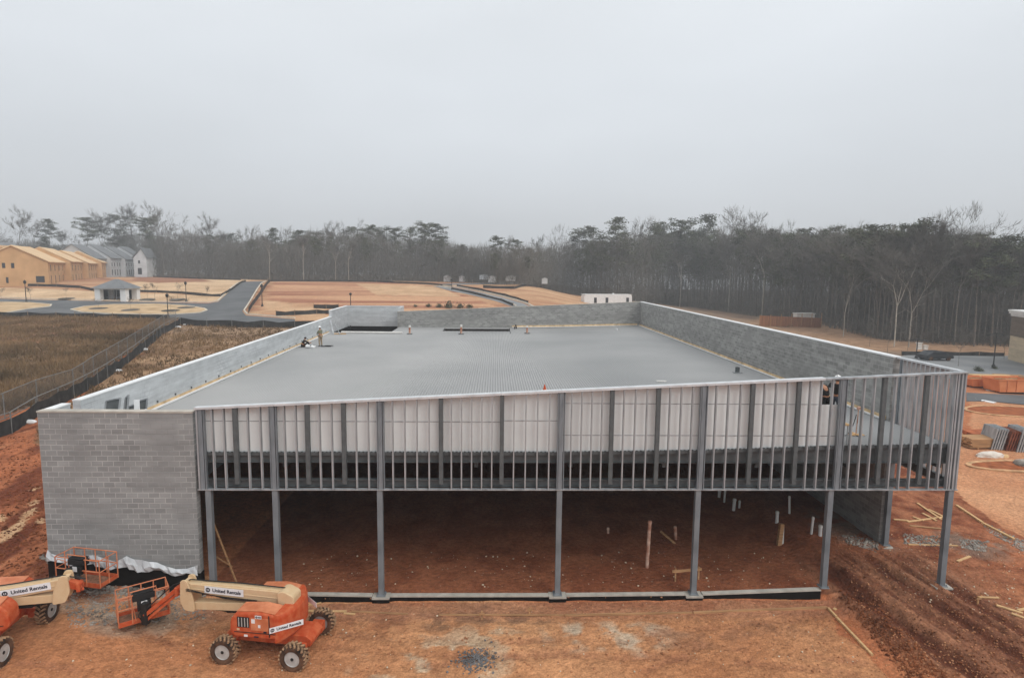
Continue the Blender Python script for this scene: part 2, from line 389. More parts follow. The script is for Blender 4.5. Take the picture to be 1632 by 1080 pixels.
# red clay under the roof and at the right
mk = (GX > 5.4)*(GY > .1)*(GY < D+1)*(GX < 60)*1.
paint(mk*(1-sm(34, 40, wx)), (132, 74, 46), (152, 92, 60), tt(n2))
mkr = sm(30.0, 31.0, wx+.2*GY*0)*(1-sm(34, 44, wx-.7*wy))*(1-sm(14, 22, GY))*(1-sm(-.5, .5, GY)*(GX < 34))
paint(mkr, (118, 62, 38), (164, 104, 70), tt(n2, 3))
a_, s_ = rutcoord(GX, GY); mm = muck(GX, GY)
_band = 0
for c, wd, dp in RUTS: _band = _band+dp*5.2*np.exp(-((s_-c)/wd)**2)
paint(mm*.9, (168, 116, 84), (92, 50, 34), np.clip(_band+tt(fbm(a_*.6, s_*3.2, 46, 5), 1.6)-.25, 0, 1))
paint(mm*sm(.52, .62, n2)*.4, (98, 54, 36), (116, 66, 44), n4)
# left bank of churned clay
lb = sm(.3, 1.2, -GX+.3*(wx-GX))*(1-sm(21, 26, GY+.4*GX))*(1-sm(16, 19, -GX))
paint(lb, (112, 58, 36), (168, 100, 62), tt(fbm(GX*2.2+GY*.25, GY*.35, 47, 5), 3.4))
paint(lb*sm(.62, .68, fbm(GX*1.6+GY*.2, GY*.3, 48, 4))*.6, (190, 130, 90), (176, 112, 74), n2)
# haul road at the right
region([(1545, 690), (1545, 640), (1580, 612), (1700, 640), (1800, 700), (1800, 990), (1632, 858), (1560, 810), (1500, 770), (1430, 735), (1330, 735), (1330, 690)], (186, 126, 86), (206, 150, 108), tt(n1, 2.6), .5)
# brown rough field, left of the fence
field = [(-260, 760), (-260, 500), (0, 503), (285, 508), (265, 520), (230, 545), (180, 580), (140, 605), (60, 645), (0, 665)]
region(field, (104, 82, 62), (140, 108, 80), tt(n1, 2.6), .6)
region([(-260, 560), (-260, 503), (0, 505), (280, 510), (250, 530), (120, 545), (0, 550)], (146, 92, 64), (168, 118, 86), tt(fbm(GX*.12, GY*.3, 60), 3), 1)
F_ = [G(*p) for p in field]; inF = inpoly(GX, GY, [(p.x, p.y) for p in F_])
pm = inF*sm(.52, .6, fbm(GX*.09+3, GY*.22, 61, 4))
paint(pm*.6, (74, 70, 64), (98, 86, 68), n2)
# grass strip between fence and building
region([(285, 514), (520, 520), (620, 520), (620, 560), (300, 640), (60, 720), (60, 680), (150, 615)], (118, 88, 62), (172, 138, 104), tt(fbm(GX*.15, GY*.25, 62, 5), 3), .5)
# leaf litter under the wood
_bl = [(-120, 440), (240, 441), (330, 443), (430, 446.5), (600, 447.5), (700, 449), (860, 458), (900, 467), (1000, 479), (1100, 489), (1225, 507), (1300, 517), (1400, 541), (1500, 549), (1800, 556)]
_P = [G(*p) for p in _bl]; _P = [(p.x, p.y) for p in _P]+[(500, 80), (500, 800), (-500, 800), (-500, 100)]
paint(inpoly(GX+(wx-GX)*2, GY+(wy-GY)*2, _P).astype(float), (92, 82, 70), (114, 100, 84), tt(n2))
# straw lots across the road
for pl in ([(-200, 480), (-200, 455), (0, 458), (75, 460), (150, 464), (210, 468), (330, 470), (392, 448), (402, 452), (345, 482), (150, 477), (0, 474)],
           [(248, 440), (400, 446), (385, 450), (352, 468), (290, 466), (205, 463), (210, 452)]):
    region(pl, (196, 156, 108), (222, 184, 136), tt(n1), .3)
region([(210, 448), (215, 441), (320, 444), (340, 449), (250, 451), (160, 446), (150, 441)], (148, 92, 58), (176, 118, 78), tt(n2), .4)
region([(440, 447), (560, 447), (690, 455), (790, 488), (640, 502), (420, 502), (425, 480)], (160, 92, 56), (206, 150, 100), tt(fbm(GX*.02, GY*.28, 63, 5), 4), .3)
region([(565, 452), (690, 456), (735, 472), (600, 470)], (196, 150, 100), (214, 170, 120), tt(n1), .3)
region([(415, 500), (420, 478), (520, 488), (520, 505)], (192, 140, 92), (212, 168, 118), tt(n1), .4)
region([(1180, 520), (1210, 505), (1300, 508), (1400, 540), (1600, 548), (1700, 552), (1700, 566), (1560, 567), (1440, 560), (1370, 556)], (150, 112, 76), (182, 138, 98), tt(n2), .3)
for pl in ([(-5, 866), (-5, 852), (30, 832), (42, 814), (58, 808), (58, 816), (48, 826), (34, 842), (15, 858)], [(48, 806), (52, 797), (62, 797), (60, 804)], [(58, 834), (62, 824), (70, 824), (70, 832)], [(-5, 832), (-5, 820), (8, 822), (10, 830)], [(48, 782), (54, 775), (60, 776), (57, 782)]): region(pl, (206, 168, 128), (188, 146, 106), tt(n2), .12)
# grey gravelly patches on the pad, pale dust and puddles of fines
def blob(u, v, ru, rv, a, b, k=1., lo=.36, hi=.6, seed=70):
    c = G(u, v); q = G(u+ru, v); r1 = abs(q.x-c.x); q = G(u, v-rv); r2 = max(.2, abs(q.y-c.y))
    d = ((wx-c.x)/r1)**2+((wy-c.y)/r2)**2
    paint(k*np.clip(1-d, 0, 1)**.6*sm(lo, hi, fbm(GX*1.6, GY*1.6, seed, 5)), a, b, n4)
blob(190, 975, 170, 38, (150, 138, 122), (166, 150, 130), .9, .3, .5)
blob(130, 935, 100, 20, (140, 84, 60), (110, 80, 64), .9, .3, .5, 77)
blob(700, 1045, 150, 45, (206, 188, 160), (186, 160, 128), .85, .5, .6, 71)
blob(960, 1015, 130, 26, (206, 194, 172), (178, 158, 132), .9, .42, .6, 72)
blob(760, 985, 180, 14, (108, 84, 66), (90, 76, 64), .8, .45, .58, 73)
blob(1180, 1015, 160, 12, (138, 96, 70), (160, 110, 76), .7, .4, .6, 74)
blob(560, 985, 120, 30, (146, 86, 56), (170, 110, 72), .7, .4, .6, 75)
blob(1350, 840, 60, 30, (120, 106, 96), (140, 120, 104), .8, .4, .55, 76)
blob(1560, 870, 60, 20, (120, 110, 98), (140, 120, 104), .7, .4, .55, 78)
for l0, l1, wd_ in (((470, 1003), (1400, 1052), .2), ((480, 1022), (1400, 1078), .2), ((560, 1064), (1310, 992), .18), ((0, 1050), (330, 1076), .2), ((100, 965), (335, 1035), .18), ((1000, 1075), (1200, 985), .14), ((600, 990), (720, 1078), .14)):
    A_ = G(*l0); B_ = G(*l1); dd_ = (B_-A_); dd_.z = 0; LL = dd_.length; dd_.normalize(); al = (GX-A_.x)*dd_.x+(GY-A_.y)*dd_.y; ac = -(GX-A_.x)*dd_.y+(GY-A_.y)*dd_.x+.25*np.sin(al*.35)+(fbm(al*.3, al*0, 91)-.5)*.5
    bnd = np.exp(-(ac/wd_)**4)*sm(0, .8, al)*(1-sm(LL-.8, LL, al)); paint(bnd*(.3+.3*(np.sin(al*19+np.abs(ac)*16) > 0))*sm(.35, .6, fbm(GX*.8, GY*.8, 92)), (146, 94, 66), (160, 106, 76), n4); GZ -= bnd*.018*(1+(np.sin(al*19+np.abs(ac)*16) > 0))
fr = sm(-1.5, -.9, GY)*(1-sm(-.1, 0, GY))*sm(5, 6, GX)*(1-sm(29.5, 30.4, GX))
paint(fr*.7, (150, 96, 68), (170, 118, 88), tt(n2))
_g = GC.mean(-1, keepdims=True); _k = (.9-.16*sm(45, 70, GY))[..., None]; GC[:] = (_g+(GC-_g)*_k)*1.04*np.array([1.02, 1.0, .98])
ny, nx = GX.shape
V = np.stack([GX, GY, GZ], -1).reshape(-1, 3)
idx = np.arange(ny*nx).reshape(ny, nx)
Fq = np.stack([idx[:-1, :-1], idx[:-1, 1:], idx[1:, 1:], idx[1:, :-1]], -1).reshape(-1, 4)
gm = bpy.data.materials.new('red_clay_ground'); gm.use_nodes = True; t = gm.node_tree; b = t.nodes['Principled BSDF']
b.inputs['Roughness'].default_value = .95; b.inputs['Specular IOR Level'].default_value = .12
at_ = t.nodes.new('ShaderNodeAttribute'); at_.attribute_name = 'soil'
tcn = t.nodes.new('ShaderNodeTexCoord')
def noi(sc_, det=6, vec=None):
    n = t.nodes.new('ShaderNodeTexNoise'); n.inputs['Scale'].default_value = sc_; n.inputs['Detail'].default_value = det; t.links.new(vec or tcn.outputs['Object'], n.inputs['Vector']); return n.outputs[0]
def mrg(src, a, b_, c, d_):
    n = t.nodes.new('ShaderNodeMapRange'); t.links.new(src, n.inputs[0]); n.inputs[1].default_value = a; n.inputs[2].default_value = b_; n.inputs[3].default_value = c; n.inputs[4].default_value = d_; return n.outputs[0]
def mul(a, b_):
    n = t.nodes.new('ShaderNodeMath'); n.operation = 'MULTIPLY'; t.links.new(a, n.inputs[0]); t.links.new(b_, n.inputs[1]); return n.outputs[0]
k1 = mrg(noi(5, 9), .3, .7, .74, 1.2); k2 = mrg(noi(17, 7), .3, .7, .76, 1.2); k3 = mrg(noi(.6, 6), .3, .7, .9, 1.1)
vs_ = t.nodes.new('ShaderNodeVectorMath'); vs_.operation = 'SCALE'; t.links.new(at_.outputs['Color'], vs_.inputs[0]); t.links.new(mul(mul(k1, k2), k3), vs_.inputs['Scale']); t.links.new(vs_.outputs[0], b.inputs['Base Color'])
bp = t.nodes.new('ShaderNodeBump'); bp.inputs['Strength'].default_value = .9; bp.inputs['Distance'].default_value = .12; t.links.new(noi(7, 9), bp.inputs['Height']); t.links.new(bp.outputs[0], b.inputs['Normal'])
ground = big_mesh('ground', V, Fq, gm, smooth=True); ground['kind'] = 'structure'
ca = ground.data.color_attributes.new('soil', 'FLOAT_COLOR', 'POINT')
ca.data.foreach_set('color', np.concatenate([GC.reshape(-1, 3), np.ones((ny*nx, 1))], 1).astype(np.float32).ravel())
M_TANSOIL = mat('tan_soil', S(196, 156, 118), .95, 0, .2, 2, spec=.05); M_SOIL = mat('loose_clay', S(150, 88, 56), .95, 0, .2, 2, .5, 10, spec=.1)

def drape(name, poly, material, lift=.05, maxlen=3., skirt=0.):
    "flat polygon of world xy points laid on the ground"
    bm = bmesh.new(); vs = [bm.verts.new((p[0], p[1], 0)) for p in poly]
    for tri in tessellate_polygon([[Vector((p[0], p[1], 0)) for p in poly]]):
        try: bm.faces.new([vs[i] for i in tri])
        except ValueError: pass
    for _ in range(7):
        ed = [e_ for e_ in bm.edges if e_.calc_length() > maxlen]
        if not ed: break
        bmesh.ops.subdivide_edges(bm, edges=ed, cuts=1, use_grid_fill=False)
        bmesh.ops.triangulate(bm, faces=[f for f in bm.faces if len(f.verts) > 3])
    bmesh.ops.recalc_face_normals(bm, faces=bm.faces)
    if sum(f.normal.z for f in bm.faces) < 0: bmesh.ops.reverse_faces(bm, faces=bm.faces)
    for v in bm.verts: v.co.z = zt1(v.co.x, v.co.y)+lift
    me = bpy.data.meshes.new(name); bm.to_mesh(me); bm.free(); me.materials.append(material)
    for p in me.polygons: p.use_smooth = True
    o = link(bpy.data.objects.new(name, me)); o['kind'] = 'structure'; return o
def pxpoly(pts): return [(g.x, g.y) for g in (G(*p) for p in pts)]
def resamp(pts, step):
    out = [Vector(pts[0])]
    for a, b in zip(pts, pts[1:]):
        a = Vector(a); b = Vector(b); n = max(1, int((b-a).length/step))
        out += [a+(b-a)*k/n for k in range(1, n+1)]
    return out
def kerb(pts, wd=.25, h=.14, lift=.05, closed=False, name='kerb', step=1.5, material=None):
    if closed: pts = list(pts)+[pts[0]]
    P = resamp([(p[0], p[1], 0) for p in pts], step); mb = MB()
    rings = []
    for i, p in enumerate(P):
        d = (P[min(i+1, len(P)-1)]-P[max(i-1, 0)]); d.z = 0; d.normalize(); nrm = Vector((-d.y, d.x, 0))*wd/2; z = zt1(p.x, p.y)
        rings.append([Vector((p.x, p.y, z-.1))+nrm, Vector((p.x, p.y, z-.1))-nrm, Vector((p.x, p.y, z+h+lift))-nrm, Vector((p.x, p.y, z+h+lift))+nrm])
    vs = [q for r_ in rings for q in r_]; fs = []
    for i in range(len(rings)-1):
        for k in range(4): fs.append((i*4+k, i*4+(k+1) % 4, i*4+4+(k+1) % 4, i*4+4+k))
    fs += [(0, 1, 2, 3), tuple(range(len(vs)-4, len(vs)))]
    mb.add(vs, fs); o = mb.build(name, material or M_KERB); o['kind'] = 'structure'; return o

# roads at the left
drape('road', pxpoly([(-120, 500), (-120, 471), (0, 476), (60, 478), (160, 480), (250, 482), (330, 484), (348, 481), (392, 449), (423, 448), (398, 478), (386, 496), (392, 503), (470, 509), (470, 516), (330, 511), (180, 506), (0, 503)]), M_ASPH, .06)
isl = pxpoly([(113, 494), (135, 489), (180, 486), (250, 485), (300, 488), (325, 492), (330, 495), (318, 499), (270, 502), (180, 501), (130, 498)])
drape('traffic_island', isl, M_STRAW, .17); kerb(isl, closed=True)
isl2 = pxpoly([(-120, 500), (-120, 478), (0, 482), (50, 483), (82, 486), (80, 489), (45, 493), (10, 499)])
drape('traffic_island', isl2, M_STRAW, .17); kerb(isl2, closed=True)
kerb(pxpoly([(-120, 470), (0, 474.5), (60, 476.5), (160, 478.5), (250, 481), (330, 482.5), (347, 480), (391, 448)]))
kerb(pxpoly([(425, 448), (400, 478), (389, 495), (394, 501), (470, 507)]))
# road at the middle
drape('road', pxpoly([(690, 456), (704, 455.5), (722, 458), (760, 465), (800, 474), (835, 484), (850, 492), (820, 490), (790, 480), (750, 470), (715, 463)]), M_ASPH2, .06)
kerb(pxpoly([(700, 457), (722, 460), (760, 469), (800, 479), (822, 488)]), .3, .2)
kerb(pxpoly([(706, 455), (724, 457), (762, 464), (802, 473), (837, 483), (852, 490)]), .3, .2)
drape('path', pxpoly([(700, 452.5), (880, 461), (880, 463), (700, 455)]), M_ASPH2, .07)
drape('parking_lot', pxpoly([(1400, 571), (1450, 566), (1760, 566), (1760, 640), (1632, 628), (1570, 620), (1500, 600)]), M_ASPH2, .06)
drape('asphalt_apron', pxpoly([(1540, 640), (1540, 626), (1632, 630), (1700, 634), (1700, 648), (1632, 645), (1580, 640)]), M_ASPH, .05, 2)

# ------------------------------------------------------------------ the building under construction
bld = thing('commercial_building', 'large unfinished grey block building with flat metal roof deck and steel stud front', 'building', (W/2, D/2, 0))
bld.location = (0, 0, 0)
def ztop(x): return ZL+(ZR-ZL)*(x-XS)/(W-XS)
def zdk(x): return float(np.interp(x, [-2, 5.7, 19, 24.3, 29.7, 34.3], [5.24, 5.27, 5.30, 5.38, 5.56, 5.66]))
DU = Vector((XL, D, 0)).normalized()
def lw(y): return XL*y/D          # outer face of left wall at depth y
T = .3
# front left wall
mb = MB(); fz0, fz1 = 1.25, .66
mb.hexa([(0, 0, fz0), (XS-.14, 0, fz1), (XS-.14, T, fz1), (0, T, fz0)], [(0, 0, ZW), (XS-.14, 0, ZW), (XS-.14, T, ZW), (0, T, ZW)])
mb.build('block_wall', M_BLOCK, bld, uv=True, label='plain grey block front wall')
mb = MB(); mb.hexa([(-.03, -.02, -.6), (XS-.12, -.02, -.9), (XS-.12, T, -.9), (-.03, T, -.6)], [(-.03, -.02, fz0), (XS-.12, -.02, fz1), (XS-.12, T, fz1), (-.03, T, fz0)])
mb.build('foundation_and_shade_liner', M_BLACK, bld)
mb = MB(); mb.box(-.02, XS-.12, -.02, T+.02, ZW+.001, ZW+.06); mb.build('coping', M_CONC, bld)
# left wall
y1s = 44.7; yb = 53.6; ZRR = 7.5
def wallseg(mb, ya, yb_, z0, z1):
    mb.hexa([(lw(ya), ya, z0), (lw(ya)+T, ya, z0), (lw(yb_)+T, yb_, z0), (lw(yb_), yb_, z0)], [(lw(ya), ya, z1), (lw(ya)+T, ya, z1), (lw(yb_)+T, yb_, z1), (lw(yb_), yb_, z1)])
mb = MB(); wallseg(mb, T+.003, 1.35, -1, ZW); wallseg(mb, 1.35, 1.95, -1, ZW-.95); wallseg(mb, 1.95, y1s, -1, ZW); wallseg(mb, y1s, yb, -1, ZRR)
mb.hexa([(lw(yb)+T+.003, yb-T, 5.02), (5.2, yb-T, 5.02), (5.2, yb, 5.02), (lw(yb)+T+.003, yb, 5.02)], [(lw(yb)+T+.003, yb-T, ZRR), (5.2, yb-T, ZRR), (5.2, yb, ZRR), (lw(yb)+T+.003, yb, ZRR)])
mb.hexa([(4.9, D+T+.005, 3), (5.2, D+T+.005, 3), (5.2, yb-T-.003, 3), (4.9, yb-T-.003, 3)], [(4.9, D+T+.005, ZRR), (5.2, D+T+.005, ZRR), (5.2, yb-T-.003, ZRR), (4.9, yb-T-.003, ZRR)])
mb.build('block_wall', M_BLOCKL, bld, uv=True, label='pale block side wall')
mb = MB()
for a, b_, z_ in ((T+.03, 1.35, ZW), (1.95, y1s, ZW), (y1s+.01, yb-T, ZRR)): 
    mb.hexa([(lw(a)-.02, a, z_+.001), (lw(a)+T+.02, a, z_+.001), (lw(b_)+T+.02, b_, z_+.001), (lw(b_)-.02, b_, z_+.001)], [(lw(a)-.02, a, z_+.05), (lw(a)+T+.02, a, z_+.05), (lw(b_)+T+.02, b_, z_+.05), (lw(b_)-.02, b_, z_+.05)])
mb.box(lw(yb), 5.22, yb-T-.02, yb+.02, ZRR+.001, ZRR+.05)
mb.build('coping', M_WHITE, bld)
# back wall (its top steps gently up to the right) and right wall
BZ0 = 7.04
mb = MB(); nseg = 22; x0, x1 = 4.93, W-T-.003
mb.hexa([(x0, D, -1), (x1, D, -1), (x1, D+T, -1), (x0, D+T, -1)], [(x0, D, BZ0), (x1, D, ZR-.02), (x1, D+T, ZR-.02), (x0, D+T, BZ0)])
mb.build('block_wall', M_BLOCKD, bld, uv=True, label='dark weathered block back wall')
mb = MB(); mb.hexa([(x0, D-.02, BZ0+.002), (x1, D-.02, ZR-.018), (x1, D+T+.02, ZR-.018), (x0, D+T+.02, BZ0+.002)], [(x0, D-.02, BZ0+.05), (x1, D-.02, ZR+.03), (x1, D+T+.02, ZR+.03), (x0, D+T+.02, BZ0+.05)]); mb.build('coping', M_CONC, bld)
mb = MB(); mb.box(W-T, W, YB+.12, D+T, -.6, ZR-.02); mb.build('block_wall', M_BLOCKD, bld, uv=True, label='long dark weathered block wall on the right')
mb = MB(); mb.box(W-T-.03, W+.03, YB+.12, D+T, ZR-.019, ZR+.04); mb.build('coping', M_WHITE, bld)
mb = MB(); mb.box(lw(yb)+T+.01, 5.2, yb-T-.01, yb, 1, 5.015); mb.box(lw(44)+T+.02, lw(44)+T+.04, 43.7, yb-T-.02, 1, 5.1); mb.build('foundation_and_shade_liner', M_BLACK, bld)  # black liner panels added to paint the dark inside the roof opening
# roof deck: real corrugations, running front to back
def deck(name, xa, xb, ya, yb_, holes=()):
    P = .1524; prof = ((0, 0), (.062, 0), (.074, -.055), (.140, -.055)); xs = []
    k = 0
    while xa+k*P < xb: 
        xs += [(xa+k*P+a, b_) for a, b_ in prof if xa+k*P+a <= xb]; k += 1
    ys = [ya, yb_]; V = []; Fc = []
    for x, dz in xs:
        for y in ys: V.append((x, max(y, min(D, (T+.02-x)*D/-XL)) if x < T+.02 else y, zdk(x)+dz))
    for i in range(len(xs)-1): Fc.append((2*i, 2*i+2, 2*i+3, 2*i+1))
    return V, Fc
VV, FF = [], []
def adddeck(xa, xb, ya, yb_):
    v, f = deck('r', xa, xb, ya, yb_); b0 = len(VV); VV.extend(v); FF.extend([tuple(i+b0 for i in q) for q in f])
adddeck(lw(44)+T+.0, W-T, .34, 43.6)
adddeck(5.2, 10.7, 43.6, D); adddeck(10.7, 18.3, 43.6, 45.6); adddeck(10.7, 18.3, 48.3, D); adddeck(18.3, W-T, 43.6, D)
big_mesh('roof_deck', VV, FF, M_DECK, bld)
# thin liner added below the deck to stop light
mb = MB(); mb.box(.32, W-T-.01, .4, 43.5, 5.05, 5.16); mb.build('light_stop_liner', M_DSTEEL, bld)
mb = MB()
for (xa, xb, ya, yb_) in ((5.2, 10.7, 43.6, D-.01), (18.3, W-T-.01, 43.6, D-.01)): mb.box(xa, xb, ya, yb_, 5.05, 5.16)
mb.build('light_stop_liner', M_DSTEEL, bld)
# white angle and tan nailer round the deck
def runner(pts, off, wd, h, z0, name, material):
    mb = MB()
    for a, b_ in zip(pts, pts[1:]):
        a = Vector((a[0]+off[0], a[1]+off[1], zdk(a[0])+z0+h/2)); b_ = Vector((b_[0]+off[0], b_[1]+off[1], zdk(b_[0])+z0+h/2)); mb.bar(a, b_, wd, h)
    return mb.build(name, material, bld)
rp = [(W-T, YB+.3), (W-T, D)]
runner(rp, (-.12, 0), .16, .05, .012, 'ledger_angle', M_WHITE); runner(rp, (-.035, 0), .065, .16, .012, 'nailer', M_NAIL)
rp = [(18.6, D), (22, D), (26, D), (30, D), (W-T-.3, D)]
runner(rp, (0, -.15), .2, .05, .012, 'ledger_angle', M_WHITE); runner(rp, (0, -.035), .065, .22, .012, 'nailer', M_NAIL)
rp = [(lw(3)+T, 3), (lw(43)+T, 43)]
runner(rp, (.14, 0), .18, .05, .012, 'ledger_angle', M_WHITE); runner(rp, (.035, 0), .065, .15, .012, 'nailer', M_NAIL)
for k in range(22):
    mb = MB(); y = 4+k*1.8; mb.box(lw(y)+T, lw(y)+T+.05, y, y+.08, 5.48, 5.57); mb.build('anchor_plate', M_DSTEEL, bld)
# steel columns
cols = [(5.95, -.1, .0), (8.40, -.1, -.05), (12.28, -.1, -.29), (19.03, -.1, -.29), (24.32, -.1, -.29), (29.44, -.1, -.05), (34.13, -.1, 0.0)]
def column(x, y, z0, z1):
    mb = MB(); mb.box(-.1, .1, .0, .2, z0+.03, z1); mb.box(-.17, .17, -.07, .27, z0, z0+.03)
    for a in (-.13, .13):
        for b_ in (-.03, .23): mb.tube([(a, b_, z0+.03), (a, b_, z0+.09)], .015, 6)
    for a in (-.101, .101): mb.box(min(a, a*.98), max(a, a*.98), .03, .17, z0+.3, z0+.32)
    o = mb.build('column', M_STEEL, bld); o.location = (x, y, 0); return o
for x, dy, z0 in cols: column(x, .02, z0, ZB+.02)
o = column(W-.12, YB-.16, 0, 5.3)
for x, dy, z0 in cols[2:5]+cols[6:]:
    mb = MB(); mb.box(x-.33, x+.33, -.12, .3, z0-.075, z0-.012); mb.build('footing', M_CONC, bld); mb = MB(); mb.box(x-.33, x+.33, -.06, .25, z0-.9, z0-.077); mb.build('footing_wall', M_BLACK, bld)
mb = MB(); mb.box(W-.5, W+.3, YB-.45, YB+.1, -.5, -.012); mb.build('footing', M_CONC, bld)
# kerb wall between the columns: pale top, black face
def curb(xa, xb, za, zb_):
    m1 = MB(); m1.hexa([(xa, -.02, za-.05), (xb, -.02, zb_-.05), (xb, .2, zb_-.05), (xa, .2, za-.05)], [(xa, -.02, za), (xb, -.02, zb_), (xb, .2, zb_), (xa, .2, za)]); o = m1.build('curb_top', M_CONC, bld)
    m2 = MB(); m2.hexa([(xa, 0, -1), (xb, 0, -1), (xb, .18, -1), (xa, .18, -1)], [(xa, 0, za-.052), (xb, 0, zb_-.052), (xb, .18, zb_-.052), (xa, .18, za-.052)]); m2.build('curb_wall', M_BLACK, bld)
curb(6.3, 11.94, -.14, -.26); curb(12.62, 18.69, -.27, -.29); curb(19.37, 23.98, -.29, -.26); curb(24.66, 29.3, -.26, -.1)
# beams
mb = MB()
def ibeam(mb, xa, xb, y0, y1, za, zb_, ha, hb):
    "beam along x: bottom za..zb_, height ha, hb"
    yc = (y0+y1)/2
    for (ya, yb_, lo, hi) in ((y0, y1, 0, .03), (y0, y1, 1, -.03), (yc-.02, yc+.02, .03, -.03)):
        def Z(x, which):
            base = za if x == xa else zb_; h = ha if x == xa else hb
            return base, h
        b0, h0 = za, ha; b1, h1 = zb_, hb
        if lo == 0: z = (b0, b0+.03, b1, b1+.03)
        elif lo == 1: z = (b0+h0-.03, b0+h0, b1+h1-.03, b1+h1)
        else: z = (b0+.031, b0+h0-.031, b1+.031, b1+h1-.031)
        mb.hexa([(xa, ya, z[0]), (xb, ya, z[2]), (xb, yb_, z[2]), (xa, yb_, z[0])], [(xa, ya, z[1]), (xb, ya, z[3]), (xb, yb_, z[3]), (xa, yb_, z[1])])
ks = [XS+.2, 19, 24.3, 29.7, 34.0]
for a, b_ in zip(ks, ks[1:]): ibeam(mb, a, b_, .2, .38, 4.89, 4.89, zdk(a)-.1-4.89, zdk(b_)-.1-4.89)
for a, b_ in zip(ks, ks[1:]): mb.hexa([(a, .16, zdk(a)-.1), (b_, .16, zdk(b_)-.1), (b_, .18, zdk(b_)-.1), (a, .18, zdk(a)-.1)], [(a, .16, zdk(a)+.02), (b_, .16, zdk(b_)+.02), (b_, .18, zdk(b_)+.02), (a, .18, zdk(a)+.02)])
mb.build('edge_beam', M_DSTEEL, bld)
mb = MB(); ibeam(mb, XS+.1, 34.2, .16, .36, 3.97, 3.97, .28, .28); mb.build('lintel_beam', M_DSTEEL, bld)
mb = MB(); mb.bar((W-.1, .36, 4.1), (W-.1, YB-.2, 4.1), .18, .3); mb.bar((W-.1, .4, 5.2), (W-.1, YB-.2, 5.2), .18, .4); mb.build('side_beam', M_DSTEEL, bld)
mb = MB()
for k in range(8): mb.bar((XS+3+k*3.6, .4, 4.85), (XS+3+k*3.6, 43, 4.85), .14, .4)
mb.build('roof_joists', M_DSTEEL, bld)
# stud frame
M_ = []
def stud(x, y, z0, z1, wd=.045, dp=.14, name='stud', material=None, side=False):
    mb = MB()
    if side: mb.box(0, dp, -wd/2, -wd/2+.008, z0, z1); mb.box(0, .008, -wd/2+.008, wd/2, z0, z1); mb.box(dp-.008, dp, -wd/2+.008, wd/2, z0, z1)
    else: mb.box(-wd/2, -wd/2+.008, 0, dp, z0, z1); mb.box(-wd/2+.008, wd/2, 0, .008, z0, z1); mb.box(-wd/2+.008, wd/2, dp-.008, dp, z0, z1)
    o = mb.build(name, material or M_STUD, bld); o.location = (x, y, 0); return o
heavy = [5.80, 7.05, 8.41, 9.67, 11.0, 12.34, 14.58, 16.84, 19.04, 20.94, 22.67, 24.37, 26.21, 27.96, 29.64, 31.21, 32.83]
full = (5.80, 8.41, 12.34, 19.04, 24.37, 29.64)
x = XS+.045; k = 0; studs = []
for a, b_ in zip(heavy, heavy[1:]+[W-.05]):
    n = max(1, round((b_-a)/.41)); 
    for j in range(1, n): studs.append(a+(b_-a)*j/n)
for x in studs: stud(x, 0, ZB+.012, ztop(x)-.05)
for x in heavy:
    f = x in full; z0 = ZB+.01 if f else 4.12
    mb = MB(); mb.box(-.07, .07, .0, .15, z0, ztop(x)-.055); mb.box(-.085, -.072, -.004, .13, z0, ztop(x)-.055)
    if f: mb.box(.1, .135, 0, .14, z0, ztop(x)-.05); mb.box(-.135, -.1, 0, .14, z0, ztop(x)-.05)
    o = mb.build('post', M_STEEL if f else M_DSTEEL, bld); o.location = (x, 0.003, 0)
for x in (5.67, 34.0, 34.14, 34.27): stud(x, 0, ZB+.012, ztop(x)-.05, .06)
mb = MB(); mb.box(W-.13, W-.01, .02, .15, ZB-.0, ZR-.06); mb.build('post', M_STEEL, bld)
for j in range(1, 13): stud(W-.155, .1+j*.275, ZB+.012, ZR-.06, wd=.06, dp=.15, side=True)
for j in (0.2, 3.5): 
    mb = MB(); mb.box(W-.14, W, j, j+.12, ZB+.012, ZR-.06); mb.build('post', M_STEEL, bld)
# tracks
tops = [5.60, 8.5, 12.34, 16.8, 19.04, 24.4, 28.9, 29.6, W+.02]
for i, (a, b_) in enumerate(zip(tops, tops[1:])):
    mb = MB(); off = .006*(i % 2); h = .07 if i < 6 else .045
    mb.hexa([(a, -.03-off, ztop(a)-.06), (b_-.01, -.03-off, ztop(b_)-.06), (b_-.01, .24, ztop(b_)-.06), (a, .24, ztop(a)-.06)], [(a, -.03-off, ztop(a)+h-.05), (b_-.01, -.03-off, ztop(b_)+h-.05), (b_-.01, .24, ztop(b_)+h-.05), (a, .24, ztop(a)+h-.05)])
    mb.build('top_track', M_TRACK if i < 6 else M_STUD, bld)
mb = MB(); mb.box(XS-.07, W+.02, -.02, .155, ZB-.03, ZB+.01); mb.build('bottom_track', M_STUD, bld)
mb = MB(); mb.box(W-.16, W+.02, .16, YB, ZB-.03, ZB+.01); mb.build('side_track', M_TRACK, bld); mb = MB(); mb.box(W-.17, W+.03, .25, YB+.1, ZR-.06, ZR+.01); mb.build('side_track', M_TRACK, bld)
